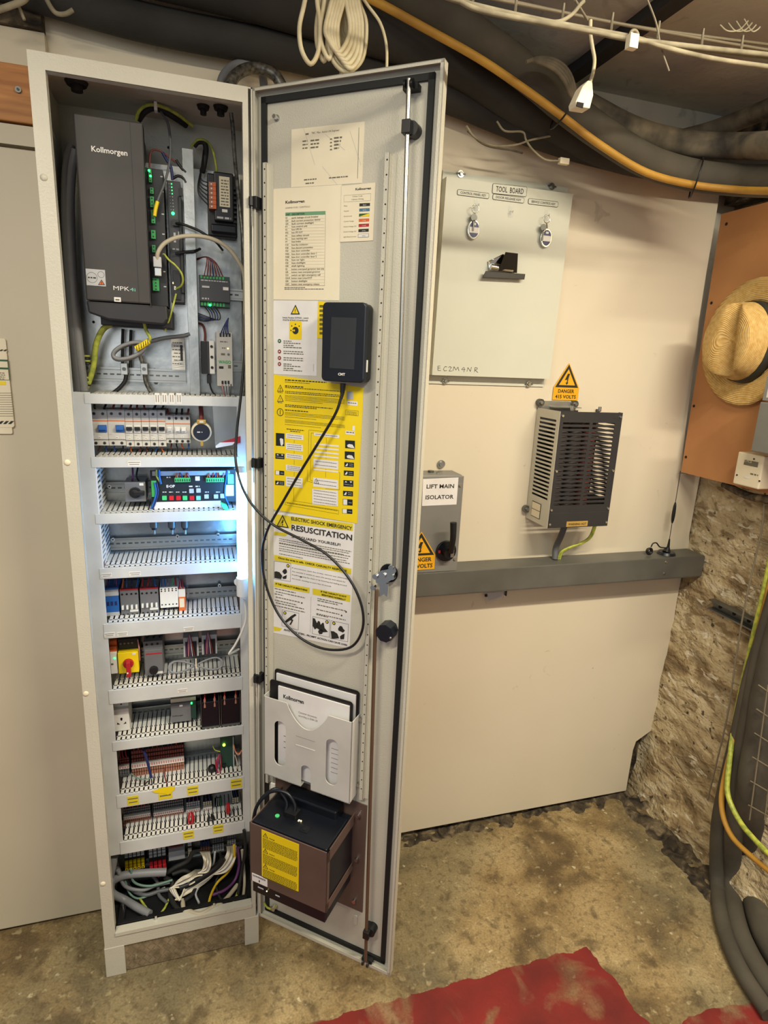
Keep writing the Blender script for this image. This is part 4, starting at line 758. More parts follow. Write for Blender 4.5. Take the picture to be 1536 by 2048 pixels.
mb = MB(); mb.pb(W, (228, 594), (242, 604), DYF-.0012, DYF, 'white'); mb.greek(W, (231, 601), (239, 601), 3, DYF-.0016, 'ink_soft'); t.part('small_label', mb)
mb = MB(); mb.pb(W, (171, 537), (212, 573), DYF-.0012, DYF, 'ltgrey'); warn_triangle(mb, W, (203, 559), (196, 570), (210, 570), DYF-.0016, 'orange'); c = W.P(184, 555, DYF-.0016); mb.ring((c.x, c.y, c.z), .010, .0003, 'ink_soft'); c2 = W.P(202, 549, DYF-.0016); mb.ring((c2.x, c2.y, c2.z), .006, .0003, 'ink_soft'); mb.greek(W, (176, 556), (192, 557), 2.5, DYF-.0018, 'ink'); t.part('rating_sticker', mb)
mb = MB(); y = -.125; x0, x1, z0, z1 = R2((288, 330), (346, 640), y); x0 = xR-.002; x1 = W.P(330, 450, y).x
mb.box(x0, x1, y, -.032, 1.69, W.P(290, 335, y).z, 'drive_side'); t.part('control_board_carrier', mb, bevel=.001)
for a, c in (((297, 338), (303, 365)), ((300, 375), (307, 388)), ((300, 393), (308, 415)), ((302, 420), (310, 447)), ((302, 460), (311, 478)), ((304, 490), (311, 505)), ((305, 556), (318, 582))):
    mb = MB(); x0, x1, z0, z1 = R2(a, c, y-.007); mb.box(x0, x1, y-.009, y, z0, z1, 'green'); n = max(2, int((z1-z0)/.006))
    for i in range(n): z = z0+(i+.5)*(z1-z0)/n; mb.disc((x0+x1)/2, z, .0016, y-.0096, y-.008, 'black', 8)
    t.part('terminal_block', mb)
for u, v in ((298, 341), (301, 352)): mb = MB(); c = W.P(u, v, y-.010); mb.ball((c.x, y-.010, c.z), .0024, 'led_green', 8, 6); t.part('indicator_light', mb)
mb = MB()
for v in (355, 385, 430, 470, 510, 545, 575): mb.greek(W, (321+(v-355)*.03, v), (326+(v-355)*.03, v-1), 2.4, y-.0005, 'ltgrey')
t.part('printed_marks', mb)
x0, x1, z0, z1 = R2((306, 513), (323, 553), -.15); t2 = Thing(W, ((x0+x1)/2, -.14, z1), 'serial_cable', 'beige cable with a grey D-shaped plug arching from the drive to the right side', 'cable')
mb = MB(); mb.box(x0, x1, -.155, -.138, z0+.018, z1, 'ltgrey'); mb.box(x0+.001, x1-.001, -.150, -.135, z0, z0+.018, 'steel'); t2.part('plug', mb, bevel=.0015)
mb = MB(); mb.tube([W.P(*p) for p in ((315, 522, -.15), (316, 505, -.155), (330, 486, -.155), (358, 474, -.155), (395, 472, -.155), (430, 480, -.15), (458, 498, -.145), (478, 525, -.14), (488, 550, -.13), (490, 600, -.11), (489, 680, -.08), (486, 780, -.06))], .0044, 'beige_cable', 10); t2.part('sheath', mb)
# second controller module beside the drive
y = -.10; x0, x1, z0, z1 = R2((333, 360), (369, 606), y)
t = Thing(W, ((x0+x1)/2, -.06, z0), 'io_module', 'narrow dark input-output module with green lights, right beside the inverter drive', 'module')
mb = MB(); mb.box(x0, x1, y, -.032, z0, z1, 'module_dark'); mb.box(x1-.006, x1+.001, y-.004, -.04, z0+.02, z1-.03, 'black'); t.part('housing', mb, bevel=.0015)
mb = MB()
for i in range(10): c = W.P(343+i*.5, 368+i*6.5, y); mb.disc(c.x, c.z, .0011, y-.0012, y, 'led_green' if i < 4 else 'ltgrey', 8); mb.disc(c.x-.005, c.z, .0008, y-.0012, y, 'ltgrey', 6)
c = W.P(346, 427, y-.001); mb.ball((c.x, y-.002, c.z), .0035, 'led_green', 10, 6); c = W.P(347, 566, y-.001); mb.disc(c.x, c.z, .0022, y-.0015, y, 'led_amber', 8)
t.part('indicator_lights', mb)
for a_, c_, d_, k_ in (((345, 438), (358, 452), .008, 'black'), ((358, 375), (366, 392), .003, 'black'), ((346, 540), (362, 600), .003, 'black'), ((348, 572), (352, 580), .0045, 'white')): mb = MB(); mb.pb(W, a_, c_, y-d_, y, k_); t.part('socket', mb)
mb = MB(); mb.frect(W, (347, 465), (352, 485), y-.0006, 'ltgrey'); mb.frect(W, (356, 463), (361, 480), y-.0006, 'ltgrey'); mb.greek(W, (345, 500), (358, 500), 3, y-.0006, 'ltgrey'); t.part('printed_marks', mb)
cable([W.P(*p) for p in ((352, 446, -.11), (370, 450, -.12), (395, 460, -.12), (412, 470, -.12), (430, 482, -.10), (445, 500, -.05))], .0028, 'black', 'network_cable', 'thin black cable from the io module across the divider')
cable([W.P(*p) for p in ((350, 507, -.11), (370, 504, -.11), (390, 502, -.108), (400, 498, -.09))], .0030, 'black', 'tied_lead', 'short thick black lead crossing the divider at mid height')
# filter module with orange terminals
y = -.085; x0, x1, z0, z1 = R2((414, 340), (476, 474), y)
t = Thing(W, ((x0+x1)/2, -.05, z0), 'brake_module', 'black ribbed module with orange terminals and white label, upper right in the cabinet', 'module')
mb = MB(); mb.box(x0, x1, y+.02, -.032, z0, z1, 'black'); mb.box(x0+.014, x1-.008, y, y+.02, z0+.03, z1, 'black'); mb.box(x0+.006, x1-.003, y+.003, y+.03, z0+.006, z0+.024, 'black_gloss'); t.part('housing', mb, bevel=.003)
mb = MB()
for i in range(8): mb.box(x1-.010, x1-.001, y+.004, y+.02, z0+.03+i*.010, z0+.034+i*.010, 'black_gloss')
t.part('ribs', mb)
for i in range(6):
    a0 = W.P(417+i*.2, 362+i*9, y-.006); mb = MB(); mb.box(a0.x, a0.x+.0085, y-.004, y+.02, a0.z-.0095, a0.z-.001, 'terminal'); mb.box(a0.x+.0085, a0.x+.0155, y-.006, y+.02, a0.z-.0095, a0.z-.001, 'orange'); mb.disc(a0.x+.006, a0.z-.005, .0018, y-.0048, y-.003, 'white', 8); t.part('terminal', mb)
mb = MB(); mb.pb(W, (438, 352), (460, 415), y-.0012, y, 'cream'); 
for i in range(9): mb.greek(W, (442, 362+i*6), (457, 363+i*6), 2.4, y-.0016, 'ink_soft')
t.part('rating_label', mb)
mb = MB(); mb.pb(W, (444, 418), (455, 425), y-.0012, y, 'white'); mb.greek(W, (434, 436), (462, 440), 4, y-.0005, 'ltgrey'); t.part('small_label', mb)
for i in range(6): mb = MB(); e = W.P(417, 366+i*9, y-.004); mb.tube([W.P(407, 300, -.06), W.P(404-i*.3, 335, -.075), W.P(400-1.2*i+2, 358+i*5, y-.004), e], .0014, 'black', 6); t.part('wire', mb)
mb = MB(); mb.tube([W.P(*p, -.06) for p in ((388, 292), (396, 284), (408, 285), (412, 300), (408, 330), (404, 345))], .006, 'rubber', 8); t.part('sleeve', mb)
cable([W.P(*p) for p in ((382, 294, -.06), (395, 280, -.07), (412, 282, -.07), (425, 300, -.08), (432, 330, -.075), (433, 345, -.07))], .0026, 'gy', 'earth_wire', 'short green-yellow wire arching over to the black ribbed module')
cable([W.P(*p) for p in ((272, 240, -.10), (278, 222, -.11), (292, 211, -.11), (312, 210, -.11), (340, 220, -.10), (365, 236, -.09), (385, 252, -.07))], .0036, 'gy', 'earth_wire', 'bold green-yellow wire arching from behind the top of the inverter drive')
cable([W.P(*p) for p in ((276, 240, -.08), (290, 222, -.09), (312, 215, -.09), (345, 232, -.08), (372, 250, -.05))], .007, 'rubber', 'black_sleeve', 'thick black cable just under the bold green-yellow arch')
mb = MB(); c = W.P(311, 208, -.115); mb.box(c.x-.003, c.x+.003, -.118, -.10, c.z-.012, c.z+.004, 'white'); Thing(W, c, 'cable_tie', 'white cable tie on top of the green-yellow arch', 'cable tie', mb=mb)
cable([W.P(*p) for p in ((322, 224, -.1), (336, 248, -.11), (341, 290, -.12), (338, 330, -.13), (328, 370, -.14), (316, 400, -.14), (310, 430, -.14))], .0026, 'grey_cable', 'grey_sensor_cable', 'thin grey cable hanging from the arch to the green terminals')
mb = MB(); mb.tube([W.P(*p, -.142) for p in ((315, 403), (311, 418), (309, 432))], .004, 'yellow', 8); Thing(W, W.P(311, 418, -.142), 'marker_sleeve', 'small yellow marker sleeve at the end of the thin grey cable', 'marker', mb=mb)
for pts, col, lab in ((((299, 335), (300, 310), (306, 300), (320, 302), (335, 312), (352, 325)), 'brownred', 'dark red wire looping at the top of the drive terminals'), (((325, 305), (332, 318), (342, 335), (345, 360)), 'dblue', 'dark blue wire bundle dropping into the io module'), (((352, 320), (362, 335), (372, 345)), 'black', 'black wire bundle going behind the divider'), (((345, 357), (356, 352), (366, 356), (372, 366)), 'black', 'black wire bent over the top of the io module')):
    cable([W.P(*p, -.10) for p in pts], .0030 if col != 'brownred' else .0018, col, 'module_wire', lab)
cable([W.P(*p) for p in ((328, 508, -.14), (338, 520, -.145), (350, 530, -.145), (362, 545, -.145), (366, 560, -.14), (362, 572, -.13), (352, 578, -.12))], .0022, 'gy', 'twisted_wire', 'thin twisted green-yellow wire curling to the io module')
cable([W.P(*p) for p in ((352, 588, -.12), (346, 612, -.13), (338, 640, -.13), (330, 662, -.12))], .0022, 'gy', 'twisted_wire', 'thin green-yellow wire hanging below the io module')
# relay module with red wires above
def simple(name, label, cat, a, c, yf, yb=-.05, col='module', bevel=.0012, group=None, part='housing'):
    x0, x1, z0, z1 = R2(a, c, yf); t = Thing(W, ((x0+x1)/2, (yf+yb)/2, z0), name, label, cat, group); mb = MB(); mb.box(x0, x1, yf, yb, z0, z1, col); t.part(part, mb, bevel=bevel); return t, x0, x1, z0, z1
t, x0, x1, z0, z1 = simple('relay_module', 'dark module with red-brown wires on top and a lit green dot, right of the divider', 'module', (398, 556), (460, 606), -.09, col='module_dark')
for zz, h in ((z1, .008), (z0-.010, .010)):
    mb = MB(); mb.box(x0, x1, -.082, -.05, zz, zz+h, 'pcb'); 
    for i in range(8): mb.box(x0+.003+i*.007, x0+.007+i*.007, -.0828, -.08, zz+.001, zz+h-.001, 'green')
    t.part('terminal_strip', mb)
mb = MB(); mb.pb(W, (404, 571), (419, 576), -.0915, -.09, 'ltgrey'); mb.pb(W, (446, 574), (457, 581), -.0915, -.09, 'white'); mb.greek(W, (402, 562), (455, 564), 2, -.0905, 'ltgrey'); mb.greek(W, (404, 598), (418, 599), 3, -.0905, 'ltgrey'); t.part('label', mb)
mb = MB(); c = W.P(420, 610, -.088); mb.ball((c.x, -.086, c.z), .0028, 'led_green', 10, 6); t.part('indicator_light', mb)
for i in range(7): mb = MB(); e = W.P(408+i*6.3, 553, -.083); mb.tube([W.P(394, 520-i*.5, -.07), W.P(408+i, 514, -.09), W.P(414+i*3, 520+i, -.095), e], .0013, 'brownred' if i != 3 else 'dblue', 6); t.part('wire', mb)
for i in range(5): mb = MB(); e = W.P(408+i*5.3, 612, -.083); mb.tube([e, W.P(418+i*5.5, 625+i, -.10), W.P(420+i*4, 640, -.10), W.P(405, 642-i*3, -.09), W.P(388, 636-i*3, -.08)], .0013, 'dblue' if i % 2 else 'black', 6); t.part('wire', mb)
# power supply
t, x0, x1, z0, z1 = simple('power_supply', 'slim cream power supply marked WAGO, lower right above the first duct', 'power supply', (432, 663), (466, 773), -.10, col='module')
mb = MB(); mb.txt(W, 'WAGO', (437, 727), (462, 727), 6, -.1008, 'green', .03); mb.greek(W, (440, 684), (455, 685), 2, -.1006, 'ink_soft'); mb.greek(W, (444, 697), (451, 697), 2, -.1006, 'ink_soft'); mb.greek(W, (442, 710), (450, 711), 4, -.1006, 'ink_soft'); mb.greek(W, (438, 737), (448, 738), 5, -.1006, 'ink'); mb.frect(W, (456, 730), (462, 737), -.1006, 'ink_soft'); t.part('printing', mb)
mb = MB(); c = W.P(456, 697, -.101); mb.disc(c.x, c.z, .0016, -.1012, -.1, 'led_amber', 8); c = W.P(457, 709, -.101); mb.disc(c.x, c.z, .003, -.1012, -.1, 'module_grey', 10); t.part('indicator_light', mb)
for vv, n in ((670, 4), (765, 3)):
    for i in range(n): mb = MB(); c = W.P(441+i*6+(4 if n == 3 else 0), vv, -.101); mb.box(c.x-.0022, c.x+.0022, -.1012, -.099, c.z-.004, c.z+.004, 'black'); t.part('terminal', mb)
for i in range(4): mb = MB(); mb.tube([W.P(441+i*5, 668, -.101), W.P(449+i*2, 650, -.105), W.P(457, 636, -.10)], .0013, 'dblue', 6); t.part('wire', mb)
for i, k in enumerate(('pink', 'ltgrey', 'ltgrey', 'grey_cable')): mb = MB(); mb.tube([W.P(444+i*6, 768, -.101), W.P(446+i*5, 780, -.105), W.P(450+i*4, 796, -.09)], .0013, k, 6); t.part('wire', mb)
t, x0, x1, z0, z1 = simple('buzzer_module', 'black finned module with a white face plate left of the power supply', 'module', (401, 682), (418, 748), -.085, col='module_dark')
mb = MB()
for i in range(5): mb.box(x0+.001+i*.003, x0+.002+i*.003, -.0875, -.085, z0, z1, 'black')
t.part('fins', mb)
mb = MB(); a, c = W.P(418, 681, -.085), W.P(430, 748, -.085); mb.box(a.x, c.x, -.085, -.06, c.z, a.z, 'white'); t.part('face_plate', mb, bevel=.001)
for v in (693, 714, 735): mb = MB(); c = W.P(423+(v-693)*.03, v, -.086); mb.disc(c.x, c.z, .0033, -.0875, -.085, 'black', 10); t.part('knob', mb)
mb = MB(); mb.tube([W.P(*p, -.075) for p in ((417, 748), (419, 765), (424, 782), (434, 795))], .002, 'black', 6); c = W.P(418, 758, -.075); mb.box(c.x-.005, c.x+.005, -.08, -.065, c.z-.01, c.z+.01, 'black'); t.part('plug_lead', mb)
mb = MB(); mb.tube([W.P(*p, -.07) for p in ((410, 682), (410, 665), (405, 650), (390, 645))], .0028, 'brownred', 6); t.part('lead', mb)
# rating card and clutter below the drive
mb = MB(); mb.pb(W, (342, 676), (371, 740), -.065, -.064, 'white')
for i in range(7): mb.greek(W, (345+(i % 2)*3, 686+i*7), (366, 687+i*7), 2, -.0655, 'ink_soft')
for i in range(4): mb.ln(W, (345, 724+i*4), (369, 720+i*4), .0012, -.0655, 'ltgrey')
mb.frect(W, (360, 690), (366, 722), -.0657, 'ink'); c = W.P(356, 740, -.065); Thing(W, c, 'rating_card', 'white printed card with a barcode hanging left of the divider', 'card', mb=mb)
mb = MB(); L = []
for k in range(34): a_ = k/34*2*pi*2.0; L.append(W.P(258+34*cos(a_)*(.95-.03*k/34)+3*sin(a_), 700+14*sin(a_)-10*cos(a_)+k*.12, -.11-.008*sin(a_*.5)))
mb.tube(L, .0042, 'mid_cable', 8, 2); mb.tube([W.P(*p, -.10) for p in ((285, 690), (305, 682), (330, 676), (365, 672), (380, 668))], .0045, 'grey_cable', 8)
t = Thing(W, W.P(258, 705, -.11), 'cable_loop', 'coiled grey screened cable with a yellow marker sleeve under the inverter drive', 'cable coil', mb=mb)
mb = MB(); mb.tube([W.P(*p, -.122) for p in ((272, 698), (284, 691), (298, 682))], .0066, 'yellow', 8, 3)
for k in range(6): p = W.P(274+k*4.4, 697-k*2.7, -.122); mb.ring((p.x, p.y, p.z), .0064, .0009, 'ink', 'x', 10)
t.part('marker_sleeve', mb)
cable([W.P(*p) for p in ((288, 645, -.13), (292, 660, -.13), (300, 675, -.128), (298, 682, -.124))], .0036, 'gy', 'earth_wire', 'green-yellow wire dropping from under the drive into the yellow marker sleeve')
cable([W.P(*p) for p in ((222, 648, -.11), (205, 660, -.11), (192, 690, -.105), (187, 730, -.10), (178, 762, -.10), (168, 782, -.10))], .0062, 'gy', 'earth_cable', 'thick green-yellow cable curving down left below the inverter drive')
for a_, lab in (((246, 658, 730), 'left'), ((262, 660, 735), 'right')): cable([W.P(a_[0], a_[1], -.06), W.P(a_[0]-1, a_[1]+30, -.055), W.P(a_[0]-1, a_[2], -.055)], .0034, 'black', 'drive_lead', 'black cable dropping behind the loop under the drive, %s of two' % lab)
cable([W.P(*p, -.07) for p in ((253, 745), (250, 762), (240, 775), (228, 785))], .0045, 'black', 'clamped_cable', 'black cable leaving the left cable clamp on the upper rail'); cable([W.P(*p, -.07) for p in ((280, 710), (286, 730), (289, 745), (292, 765), (302, 785))], .0048, 'braid', 'clamped_cable', 'braided grey cable in the right cable clamp on the upper rail')
for u, v, lab in ((248, 738, 'left'), (288, 738, 'right'), (174, 736, 'far left')):
    mb = MB(); c = W.P(u, v, -.075); mb.box(c.x-.0075, c.x+.0075, -.075, -.045, c.z-.013, c.z+.013, 'steel'); mb.cyl((c.x, -.079, c.z), (c.x, -.075, c.z), .004, 'galv_dark', 10); Thing(W, (c.x, -.06, c.z), 'cable_clamp', 'steel cable clamp on the upper rail, the %s one' % lab, 'clamp', mb=mb, bevel=.001)
for pts, r, k, lab in ((((143, 290), (134, 330), (131, 400), (134, 500), (143, 640), (158, 782)), .0085, 'grey_cable', 'thick grey cable rising at the far left edge of the cabinet interior'), (((150, 300), (142, 350), (140, 430), (146, 560), (156, 680), (168, 782)), .0095, 'mid_cable', 'thickest grey cable beside the inverter drive on its left')):
    cable([W.P(*p, -.11) for p in pts], r, k, 'supply_cable', lab, n=12)
mb = MB(); 
for v0, k in ((712, 0), (755, 0)):
    for i in range(4): c = W.P(172+i*.5, v0+i*5, -.10); mb.ring((c.x, c.y, c.z), .007, .0022, 'gy' if i % 2 == 0 else 'black', 'z', 10)
Thing(W, W.P(172, 735, -.1), 'striped_tape', 'yellow and black taped wires at the lower left of the upper section', 'tape', mb=mb)
cable([W.P(*p) for p in ((462, 225, -.15), (466, 260, -.14), (470, 320, -.12), (478, 400, -.10), (486, 480, -.10), (490, 560, -.10), (490, 700, -.10), (486, 790, -.10))], .0042, 'braid', 'braided_cable', 'black and white braided cable running down the right inside of the cabinet')
# -- first bay: breakers
BY = -.115
def breaker(a, c, poles, tog, label, name='circuit_breaker', cat='circuit breaker', group='breakers in the first bay', body='module', stripe='orange'):
    x0, x1, z0, z1 = R2(a, c, BY, True); h = z1-z0; t = Thing(W, ((x0+x1)/2, -.08, z0), name, label, cat, group)
    mb = MB(); mb.box(x0+.0003, x1-.0003, BY+.014, -.05, z0, z1, body); mb.box(x0+.0003, x1-.0003, BY, BY+.02, z0+h*.20, z1-h*.36, body)
    mb.box(x0+.0003, x1-.0003, BY+.004, BY+.02, z0+h*.02, z0+h*.98, body); t.part('housing', mb, bevel=.0006)
    mb = MB(); mb.box(x0+.0004, x1-.0004, BY+.0034, BY+.0045, z1-h*.305, z1-h*.28, stripe); t.part('stripe', mb)
    p = (x1-x0)/poles
    for i in range(poles):
        for zz in (z1-h*.10, z0+h*.09): mb = MB(); mb.cyl((x0+p*(i+.5), BY+.0032, zz), (x0+p*(i+.5), BY+.0045, zz), .0036, 'module_grey', 12); mb.cyl((x0+p*(i+.5), BY+.0028, zz), (x0+p*(i+.5), BY+.004, zz), .0026, 'black', 10); t.part('terminal_screw', mb)
    for k, (xa, xb) in tog:
        mb = MB(); A = x0+(x1-x0)*xa; B = x0+(x1-x0)*xb; mb.box(A, B, BY-.003, BY+.002, z0+h*.40, z0+h*.60, 'white' if k != 'blue' else 'blue'); mb.box(A+.001, B-.001, BY-.010, BY+.001, z0+h*.47, z0+h*.57, k); t.part('toggle', mb, bevel=.0008)
    mb = MB(); mb.box((x0+x1)/2-.003, (x0+x1)/2+.003, BY-.0008, BY, z0+h*.22, z0+h*.28, 'white'); mb.box((x0+x1)/2-.002, (x0+x1)/2+.002, BY-.0011, BY, z0+h*.245, z0+h*.26, 'ink_soft'); mb.box(x0+.002, x0+.008, BY-.0005, BY+.002, z0+h*.33, z0+h*.335, 'ink_soft'); t.part('label', mb)
    wires(t, x0, x1, z1, .012, -.09, [random.choice(['black', 'rubber', 'brownred']) for _ in range(poles)], .0026)
    wires(t, x0, x1, z0-.014, .015, -.09, [random.choice(['blue', 'orange', 'brownred', 'black']) for _ in range(poles)], .0018)
    return t
breaker((178, 820), (213, 893), 2, [('blue', (.46, .95))], 'white two-pole breaker with a blue toggle, at the far left of the breaker row')
breaker((213, 820), (248, 893), 2, [('blue', (.46, .95))], 'white two-pole breaker with a blue toggle, second from the left in the breaker row')
for i, w_ in enumerate(('first', 'second', 'third', 'fourth', 'fifth')): breaker((248+i*16.4, 821), (264.4+i*16.4, 895), 1, [('black', (.12, .92))], 'white single-pole breaker with a black toggle, %s one right of the blue toggles' % w_)
breaker((330, 831), (346, 888), 1, [('module', (.2, .8))], 'small pale auxiliary contact block next to the black-toggle breakers', 'auxiliary_contact', 'contact block', None)
breaker((346, 831), (380, 888), 3, [('white', (.08, .4)), ('white', (.45, .75))], 'small pale contact block with two white tabs beside the round meter', 'auxiliary_contact', 'contact block', None)
y = -.13; c = W.P(403, 864, y); t = Thing(W, (c.x, -.09, c.z-.03), 'round_timer', 'round black-faced dial in a cream and gold ring at the right of the breaker row', 'dial')
mb = MB(); mb.disc(c.x, c.z, .0235, y, y+.03, 'cream', 28); mb.box(c.x-.010, c.x+.011, y-.001, y+.01, c.z+.018, c.z+.029, 'gold'); mb.box(c.x-.0035, c.x+.0035, y-.001, y+.01, c.z-.034, c.z-.02, 'gold'); t.part('ring', mb, bevel=.002)
mb = MB(); mb.disc(c.x, c.z, .0192, y-.003, y, 'meter_face', 28); t.part('face', mb)
mb = MB(); mb.box(c.x-.010, c.x-.003, y-.0036, y-.003, c.z-.0012, c.z+.0012, 'white'); mb.disc(c.x+.001, c.z, .0012, y-.0038, y-.003, 'white', 8); mb.box(c.x-.004, c.x+.005, y-.002, y-.001, c.z+.022, c.z+.026, 'white'); t.part('marking', mb)
mb = MB(); mb.tube([(c.x, y+.01, c.z+.026), (c.x+.001, y+.012, c.z+.04), (c.x, y+.03, c.z+.056)], .0052, 'brownred', 8); t.part('lead', mb)
mb = MB(); a_ = [W.P(*p, -.165) for p in ((424, 795), (474, 797), (478, 880), (431, 897))]; mb.add(a_+[p+Vector((0, .004, 0)) for p in a_], [(0, 1, 2, 3), (7, 6, 5, 4)], 'film'); mb.flat(W, [(440, 885), (481, 872), (481, 886), (434, 893)], -.1655, 'red'); mb.flat(W, [(431, 892), (440, 885), (470, 884), (465, 890), (432, 896)], -.1658, 'white')
Thing(W, (.33, -.165, W.P(450, 895, -.165).z), 'plastic_bag', 'clear plastic bag with a red strip taped over the right of the breaker row', 'bag', mb=mb)
# -- second bay
y = -.115; t, x0, x1, z0, z1 = simple('rotary_switch', 'square grey switch with a round black knob at the left of the second bay', 'switch', (248, 965), (291, 1003), y, col='module_grey')
cx, cz = (x0+x1)/2, (z0+z1)/2; mb = MB(); mb.disc(cx, cz-.001, .0135, y-.003, y, 'black', 24); mb.box(cx-.003, cx+.021, y-.014, y-.002, cz-.006, cz+.004, 'black'); mb.disc(cx, cz-.001, .0085, y-.012, y, 'black', 18); t.part('knob', mb, bevel=.001)
mb = MB(); mb.box(x1-.013, x1-.004, y-.0008, y, z1-.008, z1-.002, 'white'); t.part('label', mb)
for s_ in (-1, 1): mb = MB(); mb.tube([(cx+s_*.008, y+.02, z1-.002), (cx+s_*.004, y+.01, z1+.013), (cx+s_*.006, y+.03, z1+.03)], .0022, 'purple' if s_ < 0 else 'black', 6); t.part('wire', mb)
y = -.120; x0, x1, z0, z1 = R2((300, 941), (473, 1003), y)
t = Thing(W, ((x0+x1)/2, y, z0), 'operator_panel', 'black EOP operator board with rows of coloured buttons in the second bay', 'control panel')
mb = MB(); mb.box(x0, x1, y, y+.004, z0, z1, 'pcb_black'); t.part('board', mb)
mb = MB(); mb.pb(W, (306, 1005), (442, 1014), y-.004, y+.012, 'white'); t.part('bottom_cover', mb, bevel=.001)
mb = MB(); mb.pb(W, (304, 943), (460, 950), y-.002, y+.010, 'ltgrey'); t.part('top_cover', mb)
mb = MB(); mb.txt(W, 'E·OP', (333, 975), (350, 975), 5, y-.0006, 'white', .04)
for u in (325, 338, 352, 365, 380, 393, 410, 432): mb.greek(W, (u, 985), (u+8, 985), 1.6, y-.0006, 'white')
for u, v in ((378, 974), (391, 974), (333, 956), (382, 950)): mb.greek(W, (u, v), (u+8, v), 2.4, y-.0006, 'white')
t.part('lettering', mb)
for u, v, k in ((329, 996, 'btn_g'), (343, 996, 'btn_r'), (357, 996, 'btn_r'), (370, 996, 'btn_g'), (384, 996, 'btn_r'), (397, 996, 'teal'), (413, 993, 'ltgrey'), (432, 993, 'ltgrey'), (445, 992, 'ltgrey'), (383, 982, 'ltgrey'), (397, 981, 'ltgrey'), (395, 957, 'white')):
    mb = MB(); c = W.P(u, v, y-.003); mb.rrect(c.x-.0052, c.x+.0052, c.z-.0052, c.z+.0052, y-.004, y, .001, k); t.part('button', mb)
for a, c, n in (((349, 956), (381, 964), 7), ((412, 956), (448, 964), 8)):
    mb = MB(); mb.pb(W, a, c, y-.008, y, 'green'); X0, X1, Z0, Z1 = R2(a, c, y-.008)
    for i in range(n): mb.box(X0+(i+.3)*(X1-X0)/n, X0+(i+.7)*(X1-X0)/n, y-.0084, y-.007, Z0+.002, Z1-.003, 'black')
    t.part('terminal_block', mb); wires(t, X0, X1, Z1, .017, y-.004, ['orange', 'pink', 'red', 'blue', 'orange', 'red', 'pink'][:n], .0012)
for pts, k, r in ((((318, 940), (319, 955), (322, 968)), 'blue', .0028), (((313, 940), (313, 952), (320, 964)), 'gy', .002), (((309, 965), (312, 985), (308, 1003), (302, 1018)), 'blue', .0022), (((313, 965), (316, 985), (310, 1006), (303, 1022)), 'dblue', .0022), (((455, 940), (452, 960), (450, 990), (458, 1010)), 'blue', .002)):
    mb = MB(); mb.tube([W.P(*p, y-.006) for p in pts], r, k, 7); t.part('wire', mb)
for a, c, k in (((302, 962), (314, 994), 'green'), ((449, 970), (468, 992), 'paper_white'), ((455, 948), (468, 968), 'teal')): mb = MB(); mb.pb(W, a, c, y-.005, y, k); t.part('connector', mb, bevel=.0008)
mb = MB(); c = W.P(450, 1013, -.15); mb.box(-.008, .008, -.006, .006, -.009, .009, 'green'); mb.v = [(c.x+x*cos(.4)-z*sin(.4), c.y+y_, c.z+x*sin(.4)*-1+z*cos(.4)) for x, y_, z in mb.v]
Thing(W, c, 'spare_connector', 'loose pale green connector hanging over the second duct', 'connector', mb=mb)
# -- third bay: three glands
for i, (u, lab) in enumerate(((308, 'left'), (344, 'middle'), (370, 'right'))):
    mb = MB(); c = W.P(u, 1048, -.10); mb.cyl((c.x, -.10, c.z-.008), (c.x, -.10, c.z+.012), .010, 'galv_dark', 12); mb.cyl((c.x, -.10, c.z-.014), (c.x, -.10, c.z-.008), .0065, 'black', 12); mb.cyl((c.x, -.10, c.z-.026), (c.x, -.10, c.z-.014), .0028, 'steel', 8)
    Thing(W, (c.x, -.1, c.z), 'hanging_gland', 'dark gland poking down under the second duct, %s of three' % lab, 'gland', mb=mb)
mb = MB(); c = W.P(205, 1128, -.15); mb.box(c.x-.005, c.x+.004, -.156, -.14, c.z-.006, c.z+.005, 'brownred'); Thing(W, c, 'red_brown_stub', 'tiny red-brown wire stub at the left end of the third duct', 'wire', mb=mb)
